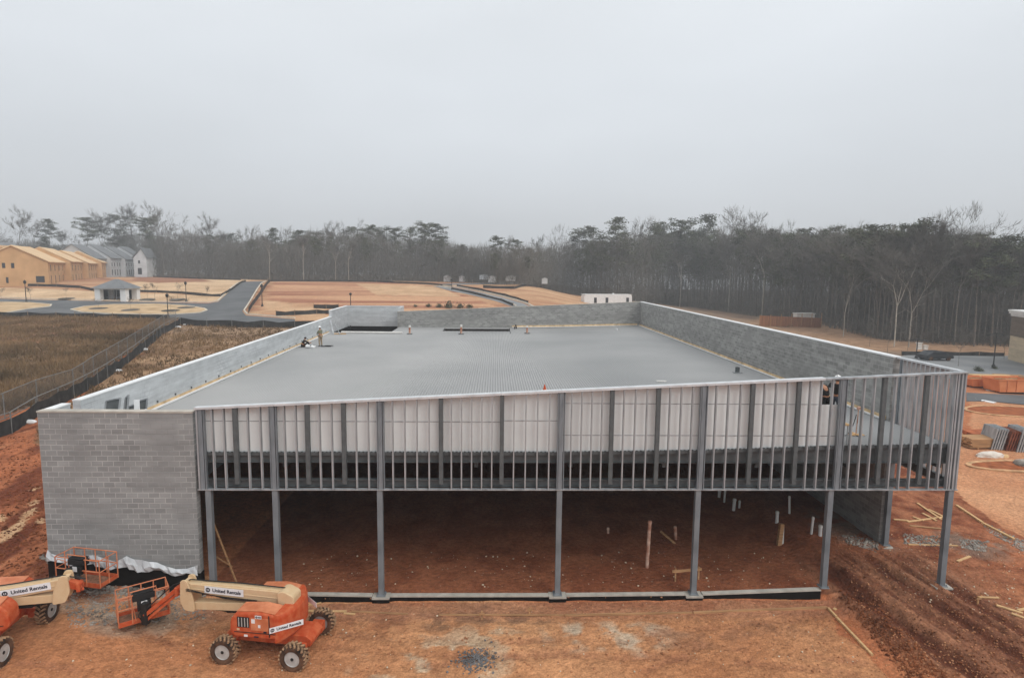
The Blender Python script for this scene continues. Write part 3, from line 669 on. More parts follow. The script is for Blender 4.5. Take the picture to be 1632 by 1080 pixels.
# sheathing behind the studs
for a, b_ in zip(heavy, heavy[1:15]):
    hz = [6.45] if a < 16.8 else ([6.5] if a < 19 else [5.95, 7.17+.0]); 
    zs = [None]+hz+[None]
    for i in range(len(zs)-1):
        def zz(k, x):
            if k == 0: return zdk(x)+.02
            if k == len(zs)-1: return ztop(x)-.1
            return zs[k]
        xe = b_-.004; z1a, z1b = zz(i+1, a)-.008, zz(i+1, b_)-.008
        if a > 27.5 and i == len(zs)-2: xe = 28.85; z1b = zz(i+1, xe)-.008
        mb = MB(); mb.hexa([(a+.004, .262, zz(i, a)+.008), (xe, .262, zz(i, xe)+.008), (xe, .276, zz(i, xe)+.008), (a+.004, .276, zz(i, a)+.008)], [(a+.004, .262, z1a), (xe, .262, z1b), (xe, .276, z1b), (a+.004, .276, z1a)])
        mb.build('sheathing_panel', M_SHEATH, bld)
mb = MB()
for z_, xa, xb in ((6.45, 5.8, 16.8), (6.5, 16.9, 19), (5.95, 19.1, 29.6), (7.17, 19.1, 28.8)): mb.box(xa, xb, .250, .2585, z_-.012, z_+.012)
mb.build('bridging', M_STUD, bld)

# plastic film hanging over the foundation
mb = MB(); N_ = 40; r2 = random.Random(3); top = []; bot = []
for i in range(N_+1):
    x = .02+(XS-.2)*i/N_; base = fz0+(fz1-fz0)*i/N_
    u_ = i/N_; env = .02+np.interp(u_, [0, .03, .12, .3, .45, .5, .53, .56, .72, .85, .92, 1], [.45, .25, .12, .42, .2, .42, .55, .42, .35, .12, .18, .42])
    top.append((x, -.03-r2.random()*.05, base+env*.8)); bot.append((x, -.05-r2.random()*.13, base-.03-r2.random()*.05+.06*math.sin(i*.7)))
mid = [((a[0]+b_[0])/2+r2.uniform(-.03, .03), -.06-r2.random()*.12, (a[2]+b_[2])/2+r2.uniform(-.04, .04)) for a, b_ in zip(top, bot)]
vs = top+mid+bot; n = N_+1; fs = []
for r_ in (0, 1):
    for i in range(N_): fs.append((r_*n+i, r_*n+i+1, (r_+1)*n+i+1, (r_+1)*n+i))
mb.add(vs, fs); o = mb.build('plastic_sheet', M_PLASTIC); tag(o, 'crumpled pale plastic film hanging along the foot of the front block wall', 'plastic sheet')
so = o.modifiers.new('t', 'SOLIDIFY'); so.thickness = .006

# ------------------------------------------------------------------ trees
def seg_tubes(segs, n=3):
    "segs: list of (p0, p1, r0, r1) -> verts, quads"
    A = np.array([list(s[0]) for s in segs], float); B = np.array([list(s[1]) for s in segs], float)
    r0 = np.array([s[2] for s in segs])[:, None]; r1 = np.array([s[3] for s in segs])[:, None]
    d = B-A; d /= np.linalg.norm(d, axis=1)[:, None]+1e-9
    ref = np.where(np.abs(d[:, 2:3]) < .9, np.array([[0, 0, 1.]]), np.array([[1., 0, 0]]))
    x = np.cross(d, ref); x /= np.linalg.norm(x, axis=1)[:, None]+1e-9; y = np.cross(d, x)
    V = []
    for P, r_ in ((A, r0), (B, r1)):
        for k in range(n):
            a = 2*PI*k/n; V.append(P+(x*math.cos(a)+y*math.sin(a))*r_)
    V = np.stack(V, 1).reshape(-1, 3); m_ = len(segs); b0 = (np.arange(m_)*2*n)[:, None]
    F_ = np.concatenate([b0+np.array([[k, (k+1) % n, n+(k+1) % n, n+k]]) for k in range(n)], 0)
    return V, F_
def bare_tree(seed, H=20., fork=.4, spread=.5, lean=0., dense=1.):
    r = random.Random(seed); limbs = []; twigs = []
    def rv(s): return Vector((r.uniform(-s, s), r.uniform(-s, s), r.uniform(-s, s)))
    def grow(p, d, L, rad, lvl):
        n = 3 if lvl < 3 else 2
        for i in range(n):
            q = p+d*(L/n); r1 = rad*(1-.35/n)
            (limbs if lvl < 4 else twigs).append((p, q, rad, r1)); 
            if lvl >= 1 and i < n-1 and lvl < 5 and r.random() < .8:
                sd_ = (d+rv(.9)); sd_.z = abs(sd_.z)*.6+.25; sd_.normalize(); grow(q, sd_, L*r.uniform(.4, .62), r1*.45, max(lvl+1, 2)+(1 if lvl < 2 else 0))
            p = q; rad = r1; d = (d+rv(.12)+Vector((0, 0, .05))).normalized()
        if lvl < 5:
            for k in range(2 if lvl > 0 or r.random() < .5 else 3):
                nd = (d+rv(spread)); nd.z = max(nd.z, .25); nd.normalize()
                grow(p, nd, L*r.uniform(.55, .8) if lvl else H*(1-fork)*.36, rad*.68, lvl+1)
    d0 = Vector((lean, 0, 1)).normalized(); p = Vector((0, 0, -.4)); rad = H*.0058; L = H*fork; d = d0
    for i in range(5):
        q = p+d*(L/5); limbs.append((p, q, rad, rad*.94)); p = q; rad *= .94; d = (d+rv(.035)).normalized()
        if i > 2 and r.random() < .7:
            sd_ = rv(1); sd_.z = .5; sd_.normalize(); grow(p, sd_, H*.09, rad*.3, 3)
    for k in range(r.choice((2, 2, 3))):
        nd = (d+rv(spread*.8)); nd.z = max(.5, nd.z); nd.normalize(); grow(p, nd, H*(1-fork)*.36, rad*.72, 1)
    ext = []
    for a, b_, r0, r1 in twigs:
        if r.random() < .9*dense:
            for k in range(3):
                dd = ((b_-a).normalized()+rv(.6)).normalized(); dd.z += .15; ext.append((b_, b_+dd*r.uniform(.4, 1.1), max(r1*.8, .018), .008))
    top = max(b_.z for a, b_, _, _ in limbs+twigs)
    return limbs, twigs+ext, top
def pine_tree(seed, H=20., crown=.45, wide=3.2, shape='round', needles=64):
    r = random.Random(seed); limbs = []; clumps = []
    p = Vector((0, 0, -.4)); rad = H*.0062; d = Vector((r.uniform(-.03, .03), r.uniform(-.03, .03), 1)); n = 10
    for i in range(n):
        q = p+d*(H/n); limbs.append((p, q, rad, rad*.88)); 
        p = q; rad *= .88; d = (d+Vector((r.uniform(-.03, .03), r.uniform(-.03, .03), 0))).normalized()
    def at(z): 
        for a, b_, r0, r1 in limbs[:n]:
            if a.z <= z <= b_.z: return a+(b_-a)*((z-a.z)/(b_.z-a.z)), r0
        return limbs[n-1][1], .05
    nb = int(34*crown/.45)
    for k in range(nb):
        f = (k+r.random())/nb; z = H*(1-crown)+H*crown*f*.97; a = r.uniform(0, 2*PI)
        if shape == 'round': R_ = wide*math.sqrt(max(.05, 1-(2*f-.95)**2))
        elif shape == 'flat': R_ = wide*(.35+.9*f) if f < .8 else wide*(1.07-1.6*(f-.8))
        else: R_ = wide*(1.05-f*.85)
        R_ *= r.uniform(.55, 1.12); P0, r0 = at(z); tip = P0+Vector((math.cos(a)*R_, math.sin(a)*R_, R_*r.uniform(.05, .4)))
        mid = P0+(tip-P0)*.5+Vector((0, 0, -.1*R_)); limbs.append((P0, mid, .06, .045)); limbs.append((mid, tip, .045, .02))
        clumps.append((tip, r.uniform(.6, 1.15))); 
        if R_ > 1.6: clumps.append((mid+Vector((r.uniform(-.5, .5), r.uniform(-.5, .5), r.uniform(0, .5))), r.uniform(.5, .9)))
    for k in range(4): clumps.append((at(H*(.93+.02*k))[0]+Vector((r.uniform(-.5, .5), r.uniform(-.5, .5), 0)), .8))
    rg = np.random.RandomState(seed); V = []
    for c, s in clumps:
        m_ = int(needles*s); o = rg.normal(size=(m_, 3)); o /= np.linalg.norm(o, axis=1)[:, None]; o *= (rg.rand(m_, 1)**.45)*s*np.array([[1.15, 1.15, .62]])
        C0 = np.array(c)[None]+o; u = rg.normal(size=(m_, 3)); u[:, 2] = np.abs(u[:, 2])*.7; u /= np.linalg.norm(u, axis=1)[:, None]; v = np.cross(u, rg.normal(size=(m_, 3))); v /= np.linalg.norm(v, axis=1)[:, None]+1e-9
        ln = rg.uniform(.22, .42, (m_, 1)); V.append(np.stack([C0-v*ln*.3, C0+v*ln*.3, C0+u*ln], 1))
    V = np.concatenate(V).reshape(-1, 3); F_ = np.arange(len(V)).reshape(-1, 3)
    return limbs, (V, F_), H+.6
M_BARK = mat('grey_bark', S(112, 106, 99), .95, 0, .2, 3, spec=.05, orand=.3)
M_BARKL = mat('pale_bark', S(176, 168, 156), .9, 0, .15, 3, spec=.05, orand=.15)
M_TWIG = mat('bare_twigs', S(108, 104, 98), .95, 0, .2, .6, spec=.05, orand=.22)
M_PINE = mat('pine_needles', S(80, 84, 68), .9, 0, .3, .5, spec=.08, orand=.25, col2=S(104, 108, 86))
M_BARKP = mat('pine_bark', S(112, 102, 93), .95, 0, .2, 3, spec=.05, orand=.2)
M_BRUSH = mat('winter_brush', S(104, 98, 90), .95, 0, .3, .3, spec=.05)
proto_data = []
def tree_mesh(kind, seed, **kw):
    if kind == 'pine':
        lm, (V, F_), top = pine_tree(seed, **kw); v, f = seg_tubes(lm, 5); crown = (V, F_); mats = (M_BARKP, M_PINE)
    else:
        lm, tw, top = bare_tree(seed, **kw); v, f = seg_tubes(lm, 4); crown = seg_tubes(tw, 3); mats = (M_BARK, M_TWIG)
    proto_data.append(dict(kind=kind, trunk=(v, f), crown=crown, mats=mats, top=top)); return len(proto_data)-1
PN = [tree_mesh('pine', 1, crown=.42, wide=3.0), tree_mesh('pine', 2, crown=.5, wide=3.6, shape='flat'), tree_mesh('pine', 3, crown=.36, wide=2.7, shape='flat'), tree_mesh('pine', 4, crown=.6, wide=3.8, shape='cone'), tree_mesh('pine', 5, crown=.5, wide=4.4), tree_mesh('pine', 6, crown=.72, wide=3.4, shape='cone', needles=60)]
BT = [tree_mesh('bare', 11, fork=.42, spread=.5), tree_mesh('bare', 12, fork=.5, spread=.4), tree_mesh('bare', 13, fork=.36, spread=.6), tree_mesh('bare', 14, fork=.55, spread=.45), tree_mesh('bare', 15, fork=.3, spread=.42), tree_mesh('bare', 16, fork=.48, spread=.55, lean=.06)]
mesh_cache = {}
def tree_obj(pid, u, v, vtop, label, cat='tree', group=None, loc=None, hgt=None, pale=False):
    pd = proto_data[pid]
    if loc is None: loc = G(u, v)
    k = ppm(loc)
    if hgt is None:
        d = ray(u, vtop); t = ((loc-CP).dot(fw)); hgt = (CP+d*t).z-loc.z
    s = hgt/pd['top']
    t_ = thing('pine_tree' if pd['kind'] == 'pine' else 'bare_tree', label, cat, loc, rnd.uniform(0, 6.28), group); fat = 1.35 if (pd['kind'] == 'pine' and group == 'trees along the skyline') else 1.0; t_.scale = (s*fat*rnd.uniform(.9, 1.1),)*2+(s,)
    for nm in ('trunk', 'crown'):
        key = (pid, nm, pale)
        if key not in mesh_cache:
            o = big_mesh(nm, pd[nm][0], pd[nm][1], (M_BARKL if pale and nm == 'trunk' else pd['mats'][0 if nm == 'trunk' else 1])); mesh_cache[key] = o.data; o.parent = t_
        else:
            o = bpy.data.objects.new(nm, mesh_cache[key]); link(o, t_)
    return t_
NT = [0]
sky_trees = [  # px, base px, top px, proto, label
 (33, 441, 330, BT[0], 'wide bare tree rising behind the tan-roofed houses at the far left'),
 (8, 441, 362, BT[4], 'bare tree at the left edge of the photograph behind the tan roof'),
 (80, 441, 346, PN[3], 'dark pine standing alone over the tan house ridge'),
 (57, 441, 350, BT[1], 'thin bare tree between the wide bare tree and the lone pine'),
 (103, 441, 368, BT[3], 'low hazy bare tree just right of the lone pine'),
 (119, 441, 365, BT[2], 'pale bare tree left of the slender layered pine'),
 (143, 441, 344, PN[0], 'slender pine with layered branches over the grey roofs'),
 (165, 441, 336, BT[0], 'broad bare tree right of the slender layered pine'),
 (181, 441, 340, BT[2], 'bare tree leaning against a dark pine over the grey roofs'),
 (194, 441, 341, PN[4], 'dark pine with a narrow top between two tall bare trees'),
 (213, 441, 327, BT[3], 'tall bare tree with a small fan crown over the white gable'),
 (240, 441, 324, BT[0], 'tallest bare tree of the left skyline'),
 (236, 441, 345, PN[2], 'round-topped pine in front of the tallest left bare tree'),
 (262, 442, 338, BT[4], 'spreading bare tree right of the round-topped pine'),
 (275, 442, 344, BT[2], 'bare tree at the right end of the tall left clump'),
 (300, 443, 362, BT[1], 'bare tree filling the dip right of the left clump'),
 (328, 443, 341, BT[0], 'single tall bare tree above the asphalt road end'),
 (347, 443, 368, BT[3], 'short bare tree beside the single tall one'),
 (366, 443, 372, PN[1], 'low dark pine above the road end'),
 (396, 444, 360, BT[1], 'bare tree right above the end of the asphalt road'),
 (440, 445, 361, PN[3], 'pointed pine just right of the road end'),
 (455, 445, 362, BT[1], 'bare tree beside the pointed pine'),
 (478, 446, 365, PN[0], 'pine with a pale forked tree in front of it'),
 (505, 446, 368, PN[2], 'pine with two small tufts left of the centre skyline'),
 (534, 446, 354, BT[0], 'bare tree with a rounded crown over the red lots'),
 (557, 446, 352, BT[2], 'bare tree just left of the big domed pine'),
 (570, 446, 360, PN[4], 'left half of the domed pine pair'),
 (590, 446, 357, PN[4], 'big domed pine over the red lots'),
 (607, 446, 366, PN[1], 'pine drooping at the right of the big domed one'),
 (629, 447, 361, PN[2], 'pine seen against the sky right of the domed pine'),
 (652, 448, 362, PN[1], 'flat-crowned pine with open limbs against the sky'),
 (678, 448, 354, PN[2], 'left of two tall thin pines before the skyline gap'),
 (694, 448, 354, PN[0], 'right of two tall thin pines before the skyline gap'),
 (700, 449, 382, PN[1], 'low dark pine under the two tall thin ones'),
 (741, 450, 388, PN[3], 'small pine tip in the middle of the skyline gap'),
 (790, 453, 376, PN[2], 'umbrella pine at the right of the skyline gap'),
 (806, 453, 376, BT[1], 'thin bare tree between two small pines in the gap'),
 (820, 453, 380, PN[0], 'small pine right of the thin bare tree'),
 (863, 458, 376, BT[1], 'faint bare tree left of the feathery bare one'),
 (888, 464, 361, BT[4], 'feathery bare tree standing above the white trailer'),
 (925, 468, 366, PN[2], 'first pine right of the feathery bare tree'),
 (946, 470, 361, PN[1], 'pine with drooping right side over the white trailer'),
 (985, 476, 343, PN[3], 'tall pine with a pointed top right of the white trailer'),
 (1006, 478, 352, BT[1], 'bare tree close behind the tall pointed pine'),
 (1026, 480, 350, BT[4], 'bare tree with pale upright limbs over the wall corner'),
 (1040, 482, 358, PN[0], 'pine behind the pale upright limbs'),
 (1058, 484, 351, PN[4], 'round pine over the block wall corner'),
 (1082, 486, 348, PN[2], 'pine left of the highest dark pine'),
 (1106, 488, 366, PN[3], 'shorter pine at the shoulder of the highest dark pine'),
 (1130, 490, 338, PN[5], 'highest dark pine of the right-hand wood'),
 (1162, 496, 336, BT[4], 'left of the pale bare trees beside the highest pine'),
 (1176, 497, 337, BT[0], 'middle of the pale bare trees beside the highest pine'),
 (1192, 498, 335, BT[2], 'right of the pale bare trees beside the highest pine'),
 (1240, 502, 358, BT[2], 'bare tree with a fine grey crown behind the right wall'),
 (1274, 510, 360, PN[4], 'pine of the right-hand wood with a level top'),
 (1306, 515, 362, PN[1], 'pine beside a dip in the right-hand skyline'),
 (1345, 524, 356, BT[0], 'bare tree tipping over the pines above the dirt mound'),
 (1365, 527, 366, PN[1], 'pine above the dirt mound'),
 (1398, 538, 353, PN[4], 'broad rounded pine in the middle of the right-hand wood'),
 (1416, 539, 354, PN[4], 'second crown of the broad rounded pine pair'),
 (1455, 543, 352, PN[2], 'pine with a knobby crown right of the broad pair'),
 (1482, 546, 343, BT[3], 'small bare top left of the tall bare tree at the right'),
 (1520, 549, 332, BT[4], 'tall bare tree breaking the right-hand skyline'),
 (1552, 552, 367, PN[4], 'rounded pine right of the tall bare tree'),
 (1580, 553, 376, PN[1], 'pine sloping down near the right edge'),
 (1618, 553, 374, PN[2], 'pine at the right edge above the brown building'),
]
for u, v, vt, pid, lab in sky_trees: tree_obj(pid, u, (438.2 if u < 228 else v-rnd.uniform(0, 1.2)), vt, lab, group='trees along the skyline')
# pale forked trees that catch the eye in front of the wood
for u, v, vt, pid, lab in ((484, 448, 375, BT[3], 'pale forked trunk standing out before the left wood'), (535, 448, 392, BT[1], 'pale slim tree with a bent foot in front of the left wood'), (556, 448, 385, BT[3], 'pale straight trunk below the domed pine'), (1344, 536, 400, BT[4], 'pale V-forked tree behind the dirt mound'), (1425, 552, 395, BT[0], 'pale leaning forked tree in the right-hand wood'), (1448, 553, 400, BT[2], 'pale tree with wide limbs right of the leaning forked one'), (1160, 497, 388, BT[5], 'pale crooked trunk just behind the right block wall'), (1214, 505, 380, BT[3], 'pale slanting trunk over the brown mound'), (1083, 490, 400, BT[5], 'pale bent trunk under the round pine'), (430, 447, 372, BT[1], 'slim pale trunk above the roadside bank')):
    tree_obj(pid, u, v, vt, lab, group='pale trunks before the wood', pale=True)
# the front ranks of the wood
def base_line(u): return float(np.interp(u, [-40, 222, 246, 330, 430, 600, 700, 860, 900, 1000, 1100, 1225, 1300, 1400, 1500, 1640], [438.2, 438.2, 441, 443, 446.5, 447.5, 449, 458, 467, 479, 489, 507, 517, 541, 549, 553]))
def top_line(u): return float(np.interp(u, [-40, 60, 110, 160, 200, 300, 420, 500, 620, 650, 700, 760, 850, 900, 960, 1060, 1130, 1200, 1280, 1400, 1480, 1560, 1640], [385, 385, 392, 392, 368, 372, 380, 372, 368, 378, 384, 396, 394, 388, 378, 366, 360, 362, 368, 362, 364, 374, 388]))
rank = []; u = -20
while u < 1650:
    u += rnd.uniform(5.5, 11.5) if u < 900 else rnd.uniform(6, 11)
    rank.append(u)
zones = [(240, 'behind the row houses at the far left'), (430, 'beyond the straw lots and the road end'), (700, 'beyond the striped red lots'), (870, 'far off under the skyline gap'), (1015, 'behind the white trailer'), (1220, 'behind the long right block wall'), (1400, 'behind the dirt mound'), (1700, 'behind the parking lot at the right')]
named = [(q[0], q[4]) for q in sky_trees if len(q[4].split()) <= 11]; cnt = {}; ords = ('nearest', 'second nearest', 'third nearest', 'fourth nearest', 'fifth nearest', 'sixth nearest', 'seventh nearest', 'eighth nearest', 'ninth nearest', 'tenth nearest')
todo = []
for u in rank:
    pine = rnd.random() < .25; j = min(range(len(named)), key=lambda k: abs(named[k][0]-u)); todo.append((u, pine, j, u < named[j][0]))
todo.sort(key=lambda q: abs(q[0]-named[q[2]][0]))
for u, pine, j, lf in todo:
    zn = [z_ for z_ in zones if u < z_[0]][0][1]; key = (pine, j, lf); cnt[key] = cnt.get(key, 0)+1; pid = rnd.choice(PN[:5] if pine else BT)
    v = base_line(u)-rnd.uniform(0, 2.2); vt = top_line(u)+rnd.uniform(-3, 24); nm_ = named[j][1]; nm_ = nm_ if nm_.split()[0] in ('tallest',) else nm_
    lab = f"{'pine' if pine else 'bare tree'} {ords[min(9, cnt[key]-1)]} {'left' if lf else 'right'} of the {nm_}"
    tree_obj(pid, u, v, vt, ' '.join(lab.split()[:16]), group=('pines ' if pine else 'bare trees ')+zn)
#print('tree things', len([o for o in bpy.data.objects if 'tree' in o.name]))
# deeper wood: one mass nobody could count
def merge(parts, material, name):
    V = []; F_ = []; n = 0
    for v, f in parts: V.append(v); F_.append(f+n); n += len(v)
    return big_mesh(name, np.concatenate(V), np.concatenate(F_), material)
lowt = []
for sd_ in range(4):
    lm, tw, top = bare_tree(30+sd_, fork=.4+.05*sd_, dense=0); lowt.append((seg_tubes([s for s in lm if s[2] > .045], 3), seg_tubes(tw[::2], 3), top, 0))
lowp = []
for sd_ in range(3):
    lm, (v, f), top = pine_tree(60+sd_, crown=.45+.08*sd_, wide=3.4, needles=22); lowp.append((seg_tubes(lm[:10], 4), (v, f), top, 1))
P_tr, P_tw, P_nd = [], [], []
for i in range(680):
    u = rnd.uniform(-80, 1700) if i % 3 else rnd.uniform(850, 1700)
    g = G(u, base_line(u)+.5); d = Vector((g.x-CP.x, g.y-CP.y, 0)).normalized(); dist = rnd.uniform(3, 60)**1.0; p = g+d*dist+Vector((rnd.uniform(-3, 3), 0, 0)); p.z = zt1(p.x, p.y)
    pine = rnd.random() < .42; q = rnd.choice(lowp if pine else lowt)
    dep = (p-CP).dot(fw); ht = max(9, (CP+ray(u, top_line(u)+rnd.uniform(0, 16))*dep).z-p.z)
    s = ht/q[2]; a = rnd.uniform(0, 6.28); Rm = np.array([[math.cos(a), -math.sin(a), 0], [math.sin(a), math.cos(a), 0], [0, 0, 1]])*s
    P_tr.append((q[0][0] @ Rm.T+np.array(p), q[0][1])); (P_nd if pine else P_tw).append((q[1][0] @ Rm.T+np.array(p), q[1][1]))
for parts, m_, nm, lab, cat in ((P_tr, M_BARK, 'woodland_trunks', 'dim mass of trunks deep inside the wood around the site', 'woodland'), (P_tw, M_TWIG, 'woodland_twigs', 'grey haze of bare twigs deep inside the wood', 'woodland'), (P_nd, M_PINE, 'woodland_pines', 'dark mass of pine foliage deep inside the wood', 'woodland')):
    tag(merge(parts, m_, nm), lab, cat, kind='stuff')
# fine twigs and saplings filling the wood
rg = np.random.RandomState(9); n = 250000; U = rg.uniform(-80, 1700, n); B0 = [G(u_, base_line(u_)+.6) for u_ in range(-80, 1701, 6)]
bx = np.interp(U, range(-80, 1701, 6), [b_.x for b_ in B0]); by = np.interp(U, range(-80, 1701, 6), [b_.y for b_ in B0])
dx = bx-CX; dy = by-CY; L_ = np.hypot(dx, dy); e_ = 4+rg.uniform(0, 1, n)*50; x = bx+dx/L_*e_; y = by+dy/L_*e_; z = zt(x, y)
TLv = np.array([top_line(u_) for u_ in range(-80, 1701, 6)]); tl = np.interp(U, range(-80, 1701, 6), TLv)
dep = (x-CX)*fw.x+(y-CY)*fw.y; hmax = (431+(U-816)*.0107-tl)/F*dep+CZ-z; hmax = np.clip(hmax, 8, 26)*.92
hz = hmax*np.where(rg.rand(n) < .35, rg.uniform(.1, .6, n), rg.uniform(0, 1, n)**.85)*(.75+.4*vn(x*.15, y*.15, 4)); ln = rg.uniform(1., 3.2, n); wd = np.where(rg.rand(n) < .1, .07, .03)
an = rg.uniform(0, 2*PI, n); tl_ = rg.uniform(.05, .8, n); ddx = np.cos(an)*tl_; ddy = np.sin(an)*tl_
V = np.stack([np.stack([x-wd, y, z+hz], -1), np.stack([x+wd, y+wd, z+hz], -1), np.stack([x+ddx*ln, y+ddy*ln, z+hz+ln], -1)], 1).reshape(-1, 3)
tag(big_mesh('woodland_saplings', V, np.arange(len(V)).reshape(-1, 3), M_TWIG), 'soft grey web of small branches filling the wood', 'woodland', kind='stuff')
# undergrowth of saplings and brush at the wood's foot
rg = np.random.RandomState(5); n = 12000; U = rg.uniform(-80, 1700, n); U[::3] = rg.uniform(850, 1700, len(U[::3])); B0 = [G(u_, base_line(u_)+.6) for u_ in range(-80, 1701, 6)]
bx = np.interp(U, range(-80, 1701, 6), [b_.x for b_ in B0]); by = np.interp(U, range(-80, 1701, 6), [b_.y for b_ in B0])
dx = bx-CX; dy = by-CY; L_ = np.hypot(dx, dy); e_ = rg.uniform(0, 1, n)**1.3*55; x = bx+dx/L_*e_; y = by+dy/L_*e_; z = zt(x, y)
hh = np.where(rg.rand(n) < .16, rg.uniform(3, 7, n), rg.uniform(.6, 2.8, n)); lx = rg.normal(0, .2, n)*hh; ly = rg.normal(0, .18, n)*hh; wd = .02+.006*hh
th = rg.uniform(0, PI, n); ox = np.cos(th)*wd; oy = np.sin(th)*wd
V = np.stack([np.stack([x-ox, y-oy, z-.1], -1), np.stack([x+ox, y+oy, z-.1], -1), np.stack([x+lx, y+ly, z+hh], -1)], 1)
# side twigs
k = 5; tq = rg.uniform(.25, .9, (n, k)); bxs = x[:, None]+lx[:, None]*tq; bys = y[:, None]+ly[:, None]*tq; bzs = z[:, None]+hh[:, None]*tq
ex = rg.normal(0, .22, (n, k))*hh[:, None]; ey = rg.normal(0, .22, (n, k))*hh[:, None]; ez = rg.uniform(.05, .3, (n, k))*hh[:, None]
V2 = np.stack([np.stack([bxs, bys, bzs-.04], -1), np.stack([bxs, bys, bzs+.05], -1), np.stack([bxs+ex, bys+ey, bzs+ez], -1)], 2).reshape(-1, 3, 3)
V = np.concatenate([V, V2]).reshape(-1, 3)
tag(big_mesh('undergrowth', V, np.arange(len(V)).reshape(-1, 3), M_BRUSH), 'tangle of leafless saplings and brush along the foot of the wood', 'undergrowth', kind='stuff')

# ------------------------------------------------------------------ houses and other buildings far off
M_OSB = mat('osb_wall', S(198, 158, 114), .9, 0, .08, .4, col2=S(208, 168, 124)); M_OSBR = mat('osb_roof', S(218, 186, 146), .9, 0, .06, .3)
M_SHING = mat('grey_shingles', S(122, 124, 126), .9, 0, .1, .6); M_SIDE = mat('pale_siding', S(186, 188, 190), .8, 0, .06, .5); M_GLASS = mat('dark_glass', S(44, 48, 54), .25, 0, .1, 1, spec=.6)
M_TRIM = mat('white_trim', S(226, 226, 224), .6, 0, .04, 1); M_WRAP = mat('house_wrap', S(206, 208, 210), .7, 0, .08, .5)
def frame2(c0, c1):
    "local frame: x from c0 to c1, y to the left of it"
    d = Vector((c1.x-c0.x, c1.y-c0.y, 0)); L = d.length; return math.atan2(d.y, d.x), L
def opening(root, M4, x, z, w_, h_, face, name='window', glass=None, trim=True, d=0.):
    "face 'front': y=0 side, 'end': x=0 side; M4 unused offsets"
    f = MB(); g = MB(); t_ = .12
    if face == 'front':
        f.box(x-w_/2-t_, x+w_/2+t_, -.05-d, -d-.004, z-t_, z); f.box(x-w_/2-t_, x+w_/2+t_, -.05-d, -d-.004, z+h_, z+h_+t_)
        f.box(x-w_/2-t_, x-w_/2, -.05-d, -d-.004, z, z+h_); f.box(x+w_/2, x+w_/2+t_, -.05-d, -d-.004, z, z+h_); g.box(x-w_/2, x+w_/2, -.03-d, -d-.006, z, z+h_)
    else:
        f.box(-.05-d, -d-.004, x-w_/2-t_, x+w_/2+t_, z-t_, z); f.box(-.05-d, -d-.004, x-w_/2-t_, x+w_/2+t_, z+h_, z+h_+t_)
        f.box(-.05-d, -d-.004, x-w_/2-t_, x-w_/2, z, z+h_); f.box(-.05-d, -d-.004, x+w_/2, x+w_/2+t_, z, z+h_); g.box(-.03-d, -d-.006, x-w_/2, x+w_/2, z, z+h_)
    fo = f.build(name, trim if isinstance(trim, bpy.types.Material) else M_TRIM, root); g.build('pane' if name == 'window' else 'opening', glass or M_GLASS, fo)
def rowhouse(name, label, c0, c1, width, eave, ridge, units, wallm, roofm, winm=None, z=None, stag=1.5, openings=True, gable_windows=()):
    "long side from c0 to c1 facing right; gable end at c0"
    a, L = frame2(c0, c1); root = thing(name, label, 'house', (c0.x, c0.y, c0.z if z is None else z), a)
    for i in range(units):
        xa, xb = L*i/units, L*(i+1)/units; off = -stag*i; dz = (0, .3, .0, .4)[i % 4]; mb = MB()
        prof = [(off, -3), (width+off, -3), (width+off, eave+dz), (width/2+off, ridge+dz), (off, eave+dz)]
        vs = [(xa, p[0], p[1]) for p in prof]+[(xb, p[0], p[1]) for p in prof]; mb.add(vs, [(0, 1, 2, 3, 4), (9, 8, 7, 6, 5)]+[(k, (k+1) % 5, (k+1) % 5+5, k+5) for k in range(5)])
        mb.build('wall', wallm, root)
        mb = MB(); o_ = .5; sl = (ridge-eave)/(width/2)
        for (ya, za, yb_, zb_) in ((off-o_, eave+dz-o_*sl*.6, width/2+off, ridge+dz), (width+off+o_, eave+dz-o_*sl, width/2+off, ridge+dz)):
            mb.hexa([(xa-(.4 if i == 0 else -.0), ya, za+.05), (xb+.25, ya, za+.05), (xb+.25, yb_, zb_+.05), (xa-(.4 if i == 0 else -.0), yb_, zb_+.05)], [(xa-(.4 if i == 0 else -.0), ya, za+.28), (xb+.25, ya, za+.28), (xb+.25, yb_, zb_+.28), (xa-(.4 if i == 0 else -.0), yb_, zb_+.28)])
        mb.build('roof', roofm, root)
        if openings:
            for j in range(4):
                x = xa+(xb-xa)*(j+.5)/4; opening(root, None, x, .2 if j % 2 else .1, 1.3 if j % 2 else 1.1, 2.2 if j % 2 else 2.3, 'front', 'window' if j % 2 else 'door', trim=winm, d=-off)
                opening(root, None, x, 3.5, 1.1, 1.5, 'front', trim=winm, d=-off)
    for (y, zz_, w_, h_) in gable_windows: opening(root, None, y, zz_, w_, h_, 'end', trim=winm)
    return root
c0 = G(79, 455); c1 = G(151, 441)
print('house', c0, c1, ppm(c0))
k = ppm(c0)
rowhouse('row_house', 'row of tan unfinished houses sheathed in bare board with a tan roof', c0, c1, 88/k, 37/k, 61/k, 4, M_OSB, M_OSBR, M_OSB, gable_windows=((44/k, 27/k, 4/k, 8/k), (55/k, 27/k, 4/k, 8/k), (11/k, 5/k, 11/k, 10/k), (52/k, 4/k, 3/k, 9/k), (64/k, 8/k, 3/k, 4/k), (76/k, 8/k, 3/k, 4/k)))
def place_at(u, v, dep):
    p = CP+ray(u, v)*dep; return p
c0 = place_at(152, 440, 215); c1 = place_at(216, 436, 255); k = ppm(c0)
rowhouse('row_house', 'row of grey sided houses with grey shingle roofs behind the tan ones', c0, c1, 60/k, 28/k, 49/k, 4, M_SIDE, M_SHING, M_TRIM)
